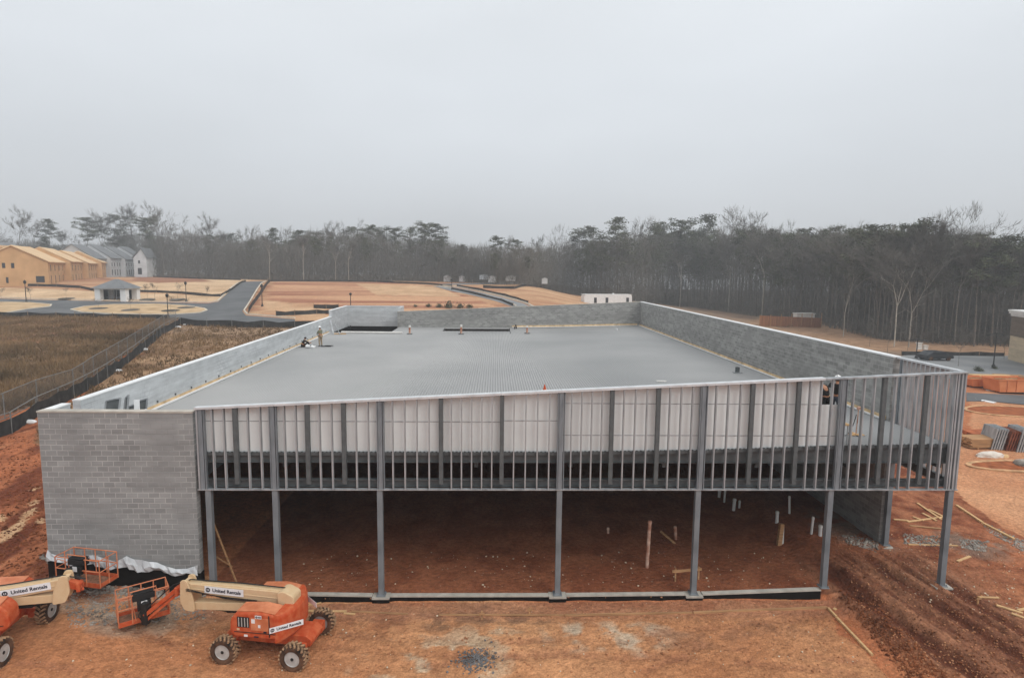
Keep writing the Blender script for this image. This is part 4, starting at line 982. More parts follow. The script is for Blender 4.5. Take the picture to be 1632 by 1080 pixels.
c0 = place_at(217, 437, 232); c1 = place_at(233.5, 435, 262); k = ppm(c0)
g = thing('gabled_house', 'pale gabled house at the right end of the grey row', 'house', place_at(214, 437, 235), R(8)); k = ppm(g.location)
mb = MB(); w_ = 19/k; mb.prism([(0, -2), (w_, -2), (w_, 26/k), (w_*.62, 40/k), (0, 26/k)], 0, 9); mb.build('wall', M_WRAP, g)
mb = MB(); mb.hexa([(-.5, -.4, 25.5/k), (w_*.62, -.4, 40.5/k), (w_*.62, 9.4, 40.5/k), (-.5, 9.4, 25.5/k)], [(-.5, -.4, 26.5/k), (w_*.62, -.4, 42/k), (w_*.62, 9.4, 42/k), (-.5, 9.4, 26.5/k)]); mb.hexa([(w_*.62, -.4, 40.5/k), (w_+.4, -.4, 25.5/k), (w_+.4, 9.4, 25.5/k), (w_*.62, 9.4, 40.5/k)], [(w_*.62, -.4, 42/k), (w_+.4, -.4, 26.7/k), (w_+.4, 9.4, 26.7/k), (w_*.62, 9.4, 42/k)]); mb.build('roof', M_SHING, g)
mb = MB(); mb.box(w_*.3, w_*.6, -.05, -.01, 0, 10/k); mb.build('garage_door', M_GLASS, g)
mb = MB(); mb.box(w_*.35, w_*.5, -.05, -.01, 17/k, 22/k); mb.build('window', M_GLASS, g)
p = G(253, 438); k = ppm(p); s_ = thing('shed', 'small grey flat-roofed shed right of the pale gabled house', 'shed', p)
mb = MB(); mb.box(-9/k, 8/k, 0, 4, -1, 9/k); mb.build('wall', M_SIDE, s_); mb = MB(); mb.box(-10/k, 9/k, -.3, 4.3, 9/k+.002, 10/k); mb.build('roof', M_TRIM, s_)
p = place_at(-16, 441, 205); k = ppm(p); g = thing('gabled_house', 'house at the left edge showing a dark shingled roof behind the tan row', 'house', p)
mb = MB(); mb.prism([(-30/k, -2), (34/k, -2), (34/k, 36/k), (18/k, 50/k), (-14/k, 50/k), (-30/k, 36/k)], 0, 14); mb.build('wall', M_OSB, g)
mb = MB(); mb.hexa([(-32/k, -.5, 36/k), (38/k, -.5, 36/k), (22/k, 7, 54/k), (-20/k, 7, 54/k)], [(-32/k, -.5, 37.5/k), (38/k, -.5, 37.5/k), (22/k, 7, 55.5/k), (-20/k, 7, 55.5/k)]); mb.build('roof', M_SHING, g)
# pavilion
p = G(176, 480); k = ppm(p); pv_ = thing('pavilion', 'small open pavilion with grey hipped roof and pale corner piers', 'pavilion', p, R(-6)); a = 26/k; dph = 34/k
for (x, y, wx_, wy_) in ((-a, 0, 9/k, 8/k), (a-9/k, 0, 9/k, 8/k), (-a, dph-8/k, 9/k, 8/k), (a-9/k, dph-8/k, 9/k, 8/k)):
    mb = MB(); mb.box(x, x+wx_, y, y+wy_, -.5, 18.5/k); mb.build('pier', M_TRIM, pv_)
mb = MB(); mb.box(-a+9/k, a-9/k, dph-2/k, dph-1/k, 0, 18/k); mb.box(-a+2/k, -a+3/k, 8/k, dph-8/k, 0, 18/k); mb.build('rear_wall', M_BLK, pv_)
mb = MB(); mb.box(-a-.01, a+.01, -.01, dph, 18.5/k, 20.5/k); mb.build('lintel', M_TRIM, pv_)
mb = MB(); e_ = 3.5/k; mb.add([(-a-e_, -e_, 20.6/k), (a+e_, -e_, 20.6/k), (a+e_, dph+e_, 20.6/k), (-a-e_, dph+e_, 20.6/k), (-3/k, dph/2, 35/k), (3/k, dph/2, 35/k)], [(0, 1, 5, 4), (1, 2, 5), (2, 3, 4, 5), (3, 0, 4), (3, 2, 1, 0)]); mb.build('roof', M_SHING, pv_)
mb = MB()
for i in range(5): x = (-a+9/k)+(2*a-18/k)*(i+.5)/5; mb.box(x-.06, x+.06, dph*.4, dph*.4+.1, 0, 17/k)
mb.box(-a+9/k, a-9/k, dph*.4, dph*.4+.1, 5/k, 6/k); mb.build('inner_frame', M_STUD, pv_)
# white office trailer
p0_ = place_at(931, 487, 150); p1_ = place_at(1007, 486.5, 152); a, L = frame2(p0_, p1_); k = ppm(p0_)
tr = thing('office_trailer', 'long white site office trailer beyond the back wall', 'trailer', (p0_.x, p0_.y, p0_.z), a); Hh = 17.3/k
mb = MB(); mb.prism([(0, 0), (L, 0), (L, Hh*.88), (L-.3, Hh), (.3, Hh), (0, Hh*.88)], 0, 3); mb.build('body', M_WHITE, tr, bevel=.05)
mb = MB(); mb.box(-.03, L+.03, -.03, 3.03, Hh+.001, Hh+.1); mb.build('roof_edge', M_TRIM, tr)
for x in (.23, .47, .905):
    mb = MB(); mb.box(L*x-.35, L*x+.35, -.05, -.005, Hh*.25, Hh*.75); mb.build('window', M_GLASS, tr)
mb = MB(); mb.box(.1, L-.1, .1, 2.9, -2.2, -.01); mb.build('skirt', M_DSTEEL, tr)
mb = MB(); mb.box(L*.62, L*.65, 1, 1.6, Hh+.1, Hh+.4); mb.build('roof_vent', M_WHITE, tr)
# retail building at the right edge
p = G(1606, 573); k = ppm(p); p = p-Vector((25*math.sin(R(20)), 25*math.cos(R(20)), 0)); rb = thing('retail_building', 'corner of a finished shop building with tan base, brown upper wall and white cornice', 'building', p, R(-20))
M_TAN = block_mat('tan_stone', S(196, 178, 150), S(184, 166, 140), S(170, 156, 134), .3, .95); M_BRN = block_mat('brown_brick', S(118, 104, 92), S(104, 92, 82), S(124, 112, 100), .3, .95)
h1 = 39/k; h2 = 70/k; h3 = 80/k
mb = MB(); mb.box(0, 30, 0, 25, -.5, h1); mb.build('lower_wall', M_TAN, rb, uv=True)
mb = MB(); mb.box(-.02, 30, -.02, 25, h1+.002, h2); mb.build('upper_wall', M_BRN, rb, uv=True)
mb = MB(); mb.box(-.2, 30, -.2, 25, h2+.002, h2+.35); mb.box(-.45, 30, -.45, 25, h2+.352, h3-.25); mb.box(-.6, 30, -.6, 25, h3-.248, h3); mb.build('cornice', M_TRIM, rb)
# far white houses, half hidden by the wood below the gap
for i, (u, v, wd, hh_, lab) in enumerate(((712, 444, 8, 9, 'leftmost white house end glimpsed low in the wood'), (736, 444, 7, 8, 'narrow white gable glimpsed low in the wood'), (784, 444, 9, 8, 'white gable under the dip of the far wood'), (772, 440, 12, 4, 'long white roof edge glimpsed through the far wood'), (813, 442, 11, 5, 'white house side glimpsed right of the dip'), (868, 447, 7, 7, 'white gable glimpsed left of the feathery bare tree'))):
    g = G(u, base_line(u)+1); dn = (g-CP).dot(fw)+9; p = place_at(u, v, dn); kk = ppm(p); h_ = thing('distant_house', lab, 'house', (p.x, p.y, p.z), R(rnd.uniform(-15, 15)), 'white houses beyond the wood')
    a = wd*1.3/kk; b_ = hh_*.62/kk; mb = MB(); mb.prism([(-a/2, -1), (a/2, -1), (a/2, b_*.6), (0, b_), (-a/2, b_*.6)], 0, 1.6); mb.build('wall', M_WRAP, h_)
    mb = MB(); mb.hexa([(-a/2-.2, -.1, b_*.58), (0, -.1, b_+.02), (0, 1.7, b_+.02), (-a/2-.2, 1.7, b_*.58)], [(-a/2-.2, -.1, b_*.58+.2), (0, -.1, b_+.22), (0, 1.7, b_+.22), (-a/2-.2, 1.7, b_*.58+.2)]); mb.hexa([(0, -.1, b_+.02), (a/2+.2, -.1, b_*.58), (a/2+.2, 1.7, b_*.58), (0, 1.7, b_+.02)], [(0, -.1, b_+.22), (a/2+.2, -.1, b_*.58+.2), (a/2+.2, 1.7, b_*.58+.2), (0, 1.7, b_+.22)]); mb.build('roof', M_SHING, h_)

# ------------------------------------------------------------------ fences
M_SILT = mat('black_silt_fabric', S(62, 61, 60), .9, 0, .25, 1.5, spec=.1); M_POST = mat('steel_post', S(128, 128, 126), .6, .2, .1, 3); M_WPOST = mat('wood_stake', S(150, 124, 100), .9, 0, .2, 3)
def silt(label, pts_px, h=.8, step=2.6, sag=.06, posts=True, pm=None, lean=0., rail=False):
    P = resamp([(g_.x, g_.y, 0) for g_ in (G(*q) for q in pts_px)], step); c = P[0]
    root = thing('silt_fence', label, 'silt fence', (c.x, c.y, zt1(c.x, c.y)), 0, None)
    mb = MB(); O = Vector(root.location); rs = random.Random(len(pts_px)*7+int(pts_px[0][0])); V_ = []
    for i, p in enumerate(P):
        z = zt1(p.x, p.y); hh_ = h*rs.uniform(.82, 1.05)
        V_.append([Vector((p.x, p.y, z-.15))-O, Vector((p.x+rs.uniform(-.05, .05), p.y+rs.uniform(-.05, .05), z+hh_))-O])
        if i < len(P)-1:
            q = (p+P[i+1])/2; zq = zt1(q.x, q.y); V_.append([Vector((q.x, q.y, zq-.15))-O, Vector((q.x, q.y+.06, zq+h*rs.uniform(.72, .95)))-O])
    vs = [p for pr in V_ for p in pr]; vs2 = [p+Vector((0, .02, 0)) for p in vs]; n_ = len(vs)
    fs = [(2*i, 2*i+2, 2*i+3, 2*i+1) for i in range(len(V_)-1)]; fs += [tuple(a+n_ for a in f)[::-1] for f in fs]+[(2*i+1, 2*i+3, 2*i+3+n_, 2*i+1+n_) for i in range(len(V_)-1)]
    mb.add(vs+vs2, fs); mb.build('fabric', M_SILT, root, fix=False)
    if rail:
        m3 = MB(); m3.tube([Vector((p.x, p.y-.1, zt1(p.x, p.y)+h*1.2))-O for p in P], .03, 6); m3.build('top_rail', M_POST, root)
    if posts:
        for i, p in enumerate(P[:98]):
            m2 = MB(); z = zt1(p.x, p.y); m2.box(p.x-O.x-.03, p.x-O.x+.03, p.y-O.y-.08, p.y-O.y-.02, z-.3-O.z, z+h*1.22-O.z); m2.build('post', pm or M_WPOST, root)
    return root
silt('black silt fence along the foot of the tan unfinished houses', [(-60, 455), (0, 455.5), (60, 456), (90, 457), (128, 459), (150, 464)], .65, 5)
silt('black silt fence curving behind the straw strip right of the pavilion', [(209, 465), (250, 466), (290, 468), (322, 471.5), (352, 472.5), (372, 461), (392, 449)], .6, 4)
silt('low black silt fence between the road and the brown field', [(-40, 505), (0, 504.5), (90, 505.5), (180, 507.5), (268, 508.5)], .8, 3.2)
silt('long black silt fence at the forest edge beyond the road end', [(244, 441.5), (330, 445), (384, 446.5)], .55, 8)
silt('long black silt fence at the forest edge above the striped red lots', [(430, 448.5), (520, 448.8), (600, 449.5), (690, 454), (720, 456)], .55, 8)
silt('black silt fence along the right side of the asphalt road', [(396, 499), (402, 488), (412, 475), (420, 463), (430, 450)], 1.1, 5)
silt('black silt fence on the straw bank below the red lots', [(440, 503), (470, 502), (505, 500), (530, 500)], .8, 3)
silt('short heaped silt fence in front of the striped red lot', [(500, 491), (520, 492), (540, 492)], .8, 3)
silt('black silt fence following the left side of the middle road', [(720, 461), (760, 470), (800, 480), (818, 488)], .6, 5)
silt('black silt fence following the right side of the middle road', [(728, 456.5), (765, 463), (805, 472), (842, 483)], .6, 5)
silt('black silt fence below the wood across the far red lot', [(770, 459), (820, 460.5), (878, 462)], .8, 7)
silt('black silt fence in front of the wood at the parking lot', [(1436, 566), (1500, 566.5), (1560, 567.5), (1600, 568)], .7, 4)
silt('black silt fence with pale posts between the road and the grass strip', [(288, 518), (330, 520), (370, 521.5), (420, 522), (470, 522.5), (515, 522)], 1.1, 3.4, pm=M_POST)
silt('sagging black silt fence running down beside the chain link fence', [(288, 517), (262, 532), (232, 556), (205, 578), (172, 602), (140, 622), (95, 646), (60, 663), (20, 690), (-20, 705), (-60, 722)], 1.15, 2.4, pm=M_POST, rail=True)
# chain link fence with rails
def chain_fence(label, pts_px, h=1.8, step=3.0):
    P = resamp([(g_.x, g_.y, 0) for g_ in (G(*q) for q in pts_px)], step); c = P[0]; root = thing('chain_link_fence', label, 'fence', (c.x, c.y, zt1(c.x, c.y))); O = Vector(root.location)
    for p in P[:98]:
        mb = MB(); z = zt1(p.x, p.y); mb.tube([Vector((p.x, p.y, z-.3))-O, Vector((p.x, p.y, z+h+.05))-O], .035, 6); mb.build('post', M_POST, root)
    for i, f in enumerate((1.0, .02)):
        mb = MB(); mb.tube([Vector((p.x, p.y, zt1(p.x, p.y)+h*f+.03))-O for p in P], .028, 5); mb.build('rail', M_POST, root)
    mb = MB(); vs = []; uvs = []; s_ = 0
    for i, p in enumerate(P):
        z = zt1(p.x, p.y); vs += [Vector((p.x, p.y, z+.02))-O, Vector((p.x, p.y, z+h))-O]
    mb.add(vs, [(2*i, 2*i+2, 2*i+3, 2*i+1) for i in range(len(P)-1)]); o = mb.build('wire_mesh', M_CHAIN, root, fix=False)
    l = o.data.uv_layers.new(name='UVMap'); cum = [0]
    for a, b_ in zip(P, P[1:]): cum.append(cum[-1]+(b_-a).length)
    for pl in o.data.polygons:
        for li in pl.loop_indices: vi = o.data.loops[li].vertex_index; l.data[li].uv = (cum[vi//2], h*(vi % 2))
    return root
M_CHAIN = bpy.data.materials.new('chain_link'); M_CHAIN.use_nodes = True; t = M_CHAIN.node_tree; b = t.nodes['Principled BSDF']; b.inputs['Base Color'].default_value = S(104, 106, 106); b.inputs['Roughness'].default_value = .5
uvn = t.nodes.new('ShaderNodeUVMap'); uvn.uv_map = 'UVMap'; mpn = t.nodes.new('ShaderNodeMapping'); mpn.inputs['Rotation'].default_value = (0, 0, R(45)); mpn.inputs['Scale'].default_value = (16, 16, 16); t.links.new(uvn.outputs[0], mpn.inputs[0])
sx = t.nodes.new('ShaderNodeSeparateXYZ'); t.links.new(mpn.outputs[0], sx.inputs[0]); outs = []
for ch in (0, 1):
    fr_ = t.nodes.new('ShaderNodeMath'); fr_.operation = 'FRACT'; t.links.new(sx.outputs[ch], fr_.inputs[0]); lt = t.nodes.new('ShaderNodeMath'); lt.operation = 'LESS_THAN'; lt.inputs[1].default_value = .16; t.links.new(fr_.outputs[0], lt.inputs[0]); outs.append(lt)
mxn = t.nodes.new('ShaderNodeMath'); mxn.operation = 'MAXIMUM'; t.links.new(outs[0].outputs[0], mxn.inputs[0]); t.links.new(outs[1].outputs[0], mxn.inputs[1]); t.links.new(mxn.outputs[0], b.inputs['Alpha'])
chain_fence('grey chain link fence winding from the road down past the brown field', [(281, 513), (262, 522), (228, 546), (190, 572), (150, 598), (118, 622), (60, 643), (8, 668), (-40, 684), (-90, 700)])

# ------------------------------------------------------------------ lamps, young trees, poles
M_LAMP = mat('black_lamp_paint', S(44, 44, 44), .5, 0, .15, 4)
def lamp(u, v, vt, label, tall=False):
    p = G(u, v); dep = (p-CP).dot(fw); h = (CP+ray(u, vt)*dep).z-p.z; o = thing('street_lamp', label, 'street lamp', p, 0, 'street lamps')
    mb = MB(); mb.lathe([(.22, -.1), (.22, .25), (.12, .4), (.075, .6), (.06, h*.82)], 10); mb.build('post', M_LAMP, o)
    if tall:
        mb = MB(); mb.tube([(-.9, 0, h*.97), (0, 0, h), (.9, 0, h*.97)], .05, 6); mb.tube([(0, 0, h*.8), (0, 0, h)], .06, 6); mb.build('arm', M_LAMP, o)
        for s_ in (-1, 1): mb = MB(); mb.box(min(s_*.7, s_*1.3), max(s_*.7, s_*1.3), -.18, .18, h*.95-.1, h*.95); mb.build('lamp_head', M_LAMP, o)
    else:
        mb = MB(); mb.lathe([(.06, h*.82), (.2, h*.84), (.26, h*.93), (.3, h*.935), (.1, h*.98), (.02, h)], 10); mb.build('lantern', M_LAMP, o)
for u, v, vt, lab in ((42, 482, 446, 'black street lamp on the straw strip left of the pavilion'), (268, 505, 467, 'black street lamp on the near side of the traffic island'), (297, 480, 448, 'black street lamp on the straw strip right of the pavilion'), (559, 492, 466, 'lone black street lamp before the striped red lots'), (418, 488, 452, 'black street lamp at the right side of the asphalt road'), (368, 441, 430, 'small distant street lamp near the road end'), (434, 448, 434, 'distant street lamp where the silt fence meets the wood'), (720, 462, 444, 'street lamp beside the middle road')):
    lamp(u, v, vt, lab)
lamp(1583, 585, 530, 'tall double-headed lamp in the parking lot', True); lamp(1460, 571, 540, 'thin lamp post at the far edge of the parking lot', True)
def young(u, v, vt, label, pid, grp='young street trees'):
    t_ = tree_obj(pid, u, v, vt, label, group=grp)
for i, (u, v, vt, lab) in enumerate(((49, 481, 455, 'thin sapling beside the lamp left of the pavilion'), (106, 477, 458, 'thin sapling on the straw left of the pavilion'), (157, 493, 474, 'leftmost sapling on the traffic island'), (208, 495, 472, 'middle sapling on the traffic island'), (272, 496, 470, 'sapling beside the lamp on the traffic island'), (297, 491, 474, 'rightmost sapling on the traffic island'), (235, 478, 452, 'sapling right of the pavilion'), (247, 481, 450, 'second sapling right of the pavilion'), (283, 478, 450, 'sapling in the mid of the right straw strip'), (330, 478, 455, 'sapling near the road bend'), (3, 484, 458, 'sapling at the left edge on the straw'))):
    young(u, v, vt, lab, BT[i % 3])
    g = G(u, v); 
for u, v, vt, lab in ((1386, 552, 505, 'small bushy bare tree past the right wall'), (1414, 562, 505, 'bare tree with upswept limbs past the stud corner'), (1446, 560, 510, 'bare upswept tree left of the tall parking lamp'), (1527, 584, 520, 'vase-shaped bare tree in the parking lot'), (1600, 572, 530, 'thin bare tree against the shop building')):
    tree_obj(BT[4], u, v, vt, lab, group='vase-shaped parking lot trees')
# mulch rings on the island
for u, v in ((157, 493), (208, 495.5), (272, 496.5), (297, 491.5), (283, 478.5), (235, 478.5), (106, 477)):
    g = G(u, v); drape('mulch_ring', [(g.x+1.5*math.cos(a_), g.y+1.5*math.sin(a_)) for a_ in np.linspace(0, 2*PI, 14, False)], M_BRUSH, .22, 2)

# ------------------------------------------------------------------ boom lifts
M_LOGO = mat('logo_white', S(226, 228, 230), .5, 0, .04, 3); M_INK = mat('logo_ink', S(36, 40, 54), .5, 0, .05, 3)
def wheel(parent, x, y, r=.44, wd=.34, side=1):
    "side +1: outer face towards +y"
    Mw = Matrix.Translation((x, y, r)) @ Matrix.Rotation(-PI/2*side, 4, 'X')      # lathe z axis -> +y*side
    wb = bpy.data.objects.new('wheel', None); link(wb, parent); wb.location = (x, y, r)
    Ml = Matrix.Rotation(-PI/2*side, 4, 'X')
    mb = MB(); h = wd/2
    mb.lathe([(r*.58, -h*.9), (r*.8, -h), (r*.93, -h*.92), (r*.955, -h*.6), (r*.955, h*.6), (r*.93, h*.92), (r*.8, h), (r*.58, h*.9)], 28, Ml, closed=True)
    mb.build('tyre', M_RUBBER, wb, smooth=False)
    mb = MB()
    for k in range(20):
        for sgn in (-1, 1):
            a = 2*PI*(k+(.5 if sgn > 0 else 0))/20; Mk = Ml @ Matrix.Rotation(a, 4, 'Z') @ Matrix.Translation((r*.965, 0, sgn*h*.48)) @ Matrix.Rotation(sgn*R(32), 4, 'X')
            mb.box(-.03, .03, -.028, .028, -h*.52, h*.52, Mk)
    t_ = mb.build('tread', M_RUBBERM, wb)
    mb = MB(); mb.lathe([(r*.59, h*.8), (r*.55, h*.88), (r*.5, h*.6), (r*.44, h*.3), (.0001, h*.3)], 24, Ml); mb.lathe([(.0001, -h*.6), (r*.58, -h*.6), (r*.58, h*.75)], 20, Ml); mb.build('rim', M_RIM, wb)
    mb = MB(); mb.lathe([(r*.3, h*.3), (r*.28, h*.45), (r*.13, h*.5), (r*.12, h*.85), (.0001, h*.86)], 18, Ml)
    for k in range(8): a = 2*PI*k/8; mb.lathe([(.018, h*.45), (.018, h*.56), (.0001, h*.56)], 6, Ml @ Matrix.Translation((r*.21*math.cos(a), r*.21*math.sin(a), 0)))
    mb.build('hub', M_BLK, wb)
    return wb
def rr(pts, r=.1, n=3):
    "rounded polygon"
    out = []; m_ = len(pts)
    for i in range(m_):
        p = Vector(pts[i]); a = Vector(pts[i-1]); b_ = Vector(pts[(i+1) % m_]); d1 = (a-p); d2 = (b_-p); q = min(r, d1.length*.45, d2.length*.45); d1.normalize(); d2.normalize(); s_ = p+d1*q; e_ = p+d2*q
        for k in range(n+1):
            t_ = k/n; out.append(tuple((1-t_)**2*s_+2*t_*(1-t_)*p+t_*t_*e_))
    return out
def basket(root, M, w_=1.83, d_=.76, h=1.02):
    "platform: x depth d_, y width w_, origin at floor mid of the boom side; the boom is at -x"
    base = bpy.data.objects.new('basket', None); link(base, root); base.matrix_local = M
    mb = MB(); mb.box(.02, d_-.02, -w_/2+.02, w_/2-.02, .0, .035); mb.build('floor_grating', mat('dirty_grating', S(128, 92, 72), .9, 0, .3, 9), base)
    mb = MB(); mb.hexa([(0, -w_/2, 0), (.02, -w_/2, 0), (.02, w_/2, 0), (0, w_/2, 0)], [(0, -w_/2, .17), (.02, -w_/2, .17), (.02, w_/2, .17), (0, w_/2, .17)])
    mb.box(d_-.02, d_, -w_/2, w_/2, .04, .17); mb.box(.02, d_-.02, -w_/2, -w_/2+.02, .04, .17); mb.box(.02, d_-.02, w_/2-.02, w_/2, .04, .17); mb.build('floor_tray', M_ORANGE, base)
    mb = MB(); r_ = .019
    for z in (.6, h):
        mb.tube([(0, -w_/2, z), (d_, -w_/2, z), (d_, w_/2, z), (0, w_/2, z), (0, -w_/2, z)], r_, 6)
    for x, y in ((0, -w_/2), (d_, -w_/2), (d_, w_/2), (0, w_/2), (d_, 0), (d_, -w_/4), (d_, w_/4), (0, -.35), (0, .35), (d_/2, -w_/2), (d_/2, w_/2)): mb.tube([(x, y, .03), (x, y, h)], r_, 6)
    mb.tube([(0, -.38, h), (.0, -.38, h+.13), (.0, .38, h+.13), (0, .38, h)], r_, 6)
    mb.tube([(0, w_/2, .75), (0, w_/2-.1, h-.08), (0, w_/2-.4, h-.12), (0, w_/2-.5, .1)], .015, 6)
    mb.build('guard_rails', M_ORANGEF, base)
    mb = MB(); mb.box(-.06, .2, -.33, .33, h-.22, h-.02); mb.box(-.05, .22, -.3, .3, h-.01, h+.04); mb.box(-.1, .06, -.2, .2, .45, h-.25); mb.box(-.16, -.02, -.13, .13, .1, .5); mb.build('control_box', M_BLK, base, bevel=.015)
    mb = MB(); mb.box(-.115, -.102, -.09, .09, .6, .78); mb.build('placard', M_LOGO, base)
    mb = MB(); mb.tube([(-.08, .1, .5), (-.22, .2, .35), (-.25, .05, .05), (-.1, -.05, -.1)], .018, 6); mb.tube([(-.08, -.1, .55), (-.2, -.2, .3), (-.22, -.1, .0), (-.1, 0, -.12)], .018, 6); mb.build('hose', M_BLK, base)
    return base
def boxboom(mb, a, b, w_, h0, h1=None):
    a = Vector(a); b = Vector(b); h1 = h1 or h0; d = (b-a).normalized(); u = Vector((0, 1, 0)).cross(d)*-1
    if u.z < 0: u = -u
    yv = Vector((0, 1, 0))
    ring = lambda p, h: [p-yv*w_/2-u*h/2, p+yv*w_/2-u*h/2, p+yv*w_/2+u*h/2, p-yv*w_/2+u*h/2]
    mb.hexa(ring(a, h0), ring(b, h1)); return u
def logo(root, c, ang_dir, up_, text, size, out):
    "decal plate with lettering; c centre, ang_dir text direction, out outward normal"
    x = Vector(ang_dir).normalized(); z = Vector(out).normalized(); y = z.cross(x)
    M = Matrix((x, y, z)).transposed().to_4x4(); M.translation = Vector(c)+z*.012
    w_ = size*len(text)*.5+size*1.6
    mb = MB(); mb.box(-w_/2, w_/2, -size*.75, size*.75, -.010, -.002, M); pl = mb.build('decal', M_LOGO, root)
    M2 = M.copy() @ Matrix.Translation((size*.6, 0, .003)); text_mesh(text, size*1.05, M_INK, M2, pl, bold=size*.025, extrude=.002)
    mb = MB(); Mc = M @ Matrix.Translation((-w_/2+size*.75, 0, -.002)); mb.lathe([(size*.5, 0), (size*.5, .005), (size*.27, .005), (size*.27, 0)], 18, Mc, closed=True); mb.box(-size*.07, size*.07, -size*.5, size*.5, .001, .006, Mc); mb.build('emblem', M_INK, pl)
def lift(name, label, loc, head, boom_h=1.95, nose=3.1, jib=True, bask=None, turret=0., slope=0., bw=1.83):
    """local: x forward (the way the boom points), z up, y left"""
    root = thing(name, label, 'boom lift', loc, head, 'orange boom lifts')
    ch = bpy.data.objects.new('chassis', None); link(ch, root); ch.rotation_euler = (0, 0, -turret)
    for x, y, s_ in ((1.18, 1.0, 1), (1.18, -1.0, -1), (-1.18, 1.0, 1), (-1.18, -1.0, -1)): 
        wheel(root, *( (Matrix.Rotation(-turret, 3, 'Z') @ Vector((x, y, 0)))[:2]), side=s_).rotation_euler = (0, 0, -turret)
    def cb(mb, name_, m_=M_ORANGE, bev=.02): return mb.build(name_, m_, ch, bevel=bev)
    mb = MB(); mb.prism(rr([(-1.45, .42), (1.4, .42), (1.5, .6), (1.35, .78), (-1.3, .78), (-1.5, .62)], .06), -.42, .42); cb(mb, 'frame')
    for x in (1.18, -1.18):
        mb = MB(); mb.box(x-.13, x+.13, -.86, .86, .36, .56); mb.box(x-.2, x+.2, -.82, -.5, .3, .62); mb.box(x-.2, x+.2, .5, .82, .3, .62); cb(mb, 'axle')
    mb = MB(); mb.lathe([(.46, .78), (.46, .9), (.0001, .9)], 24); cb(mb, 'slew_ring', M_BLK, 0)
    # turret: two hooded side pods and a rounded counterweight at the rear
    def tb(mb, name_, m_=M_ORANGE, bev=.03, sm_=False):
        if name_ in ('turntable', 'hood', 'counterweight', 'boom_pivot'): mb.v = [(p[0]*.8+.2, p[1], p[2]) for p in mb.v]
        return mb.build(name_, m_, root, bevel=bev, smooth=sm_)
    mb = MB(); mb.box(-1.0, .75, -.3, .3, .9, 1.06); tb(mb, 'turntable')
    for s_ in (1, -1):
        mb = MB(); pr = rr([(-.98, .92), (.78, .92), (1.0, 1.05), (.98, 1.5), (.72, 1.74), (-.25, 1.8), (-.95, 1.72)], .14, 4)
        mb.prism(pr, .32*s_, .98*s_) ; o = tb(mb, 'hood', M_ORANGE, .06)
        o2 = MB(); o2.prism([(-.52, 1.735), (0, 1.81), (.76, 1.755), (.76, 1.77), (0, 1.83), (-.52, 1.755)], .38*s_, .93*s_); o2.build('hood_top', M_ORANGEF, o)
        g_ = MB(); ya = .985*s_; y0_, y1_ = min(ya, ya+.012*s_), max(ya, ya+.012*s_)
        g_.box(.32, .72, y0_, y1_, 1.28, 1.62); g_.build('engine_grille', M_BLK, o)
        g_ = MB(); g_.box(-.34, .26, y0_-.001, y1_+.001, 1.2, 1.62); g_.build('panel_face', M_ORANGEF, o)
        g_ = MB(); g_.box(.12, .24, y0_-.004, y1_+.004, 1.44, 1.58); g_.box(-.06, .02, y0_-.004, y1_+.004, 1.3, 1.4); g_.build('placard', M_LOGO, o)
        for k in range(4): g_ = MB(); g_.box(.35+k*.1, .38+k*.1, y0_-.008, y1_+.008, 1.3, 1.6); g_.build('grille_slat', M_RIM, o)
        g_ = MB(); g_.box(-.36, -.335, y0_-.004, y1_+.004, 1.0, 1.72); g_.box(-.55, .84, y0_-.003, y1_+.003, 1.105, 1.12); g_.build('panel_seam', M_BLK, o)
    mb = MB(); n = 14; poly = [(-.9, -.98)]+[(-.9-.58*math.sin(PI*k/n), -.98*math.cos(PI*k/n)) for k in range(n+1)]+[(-.9, .98)]
    lay = lambda z, sc_: [(-.9+(p[0]+.9)*sc_, p[1]*(.95+.05*sc_), z) for p in poly]
    rings = [lay(.8, .8), lay(.9, .98), lay(1.3, 1.0), lay(1.62, .96), lay(1.74, .8)]; vs = [p for r_ in rings for p in r_]; m_ = len(poly); fs = []
    for i in range(len(rings)-1):
        for k in range(m_): fs.append((i*m_+k, i*m_+(k+1) % m_, (i+1)*m_+(k+1) % m_, (i+1)*m_+k))
    fs += [tuple(range(m_)), tuple(range((len(rings)-1)*m_, len(rings)*m_))]; mb.add(vs, fs); cw = tb(mb, 'counterweight', M_ORANGE, .02)
    for s_ in (1, -1):
        c_0 = Vector((-1.17, s_*.90, 1.30)); nrm = Vector((-.62, s_*.80, 0)).normalized(); c_0 = Vector((-.52-.464*.62, s_*.98*.785, 1.3)); tx = Vector((-s_*nrm.y, s_*nrm.x, 0))*s_
        tx = Vector((0, 0, 1)).cross(nrm); logo(cw, c_0+nrm*.03, tx, (0, 0, 1), 'United Rentals', .12, nrm)
        logo(root, Vector((.0, s_*1.0, 1.66)), (-1*s_, 0, 0), (0, 0, 1), '450', .07, (0, s_, 0))
    # booms
    zr_ = boom_h; rear = Vector((-.6, 0, zr_-.12)); tip = Vector((nose, 0, zr_+slope))
    mb = MB(); boxboom(mb, (-.75, 0, 1.5), (nose-.25, 0, 1.32+slope*.5), .28, .3, .26); lb = tb(mb, 'lower_boom', M_CREAM, .015)
    mb = MB(); u_ = boxboom(mb, rear, tip, .3, .42, .3); ub = tb(mb, 'upper_boom', M_CREAM, .015)
    mb = MB(); boxboom(mb, rear+u_*.2, rear+(tip-rear)*.86+u_*.16, .2, .07, .06); boxboom(mb, rear+(tip-rear)*.05-u_*.02+Vector((0, 0, 0)), rear+(tip-rear)*.95-u_*.02, .325, .04, .04); mb.build('boom_rib', M_CREAM, ub, bevel=.008)
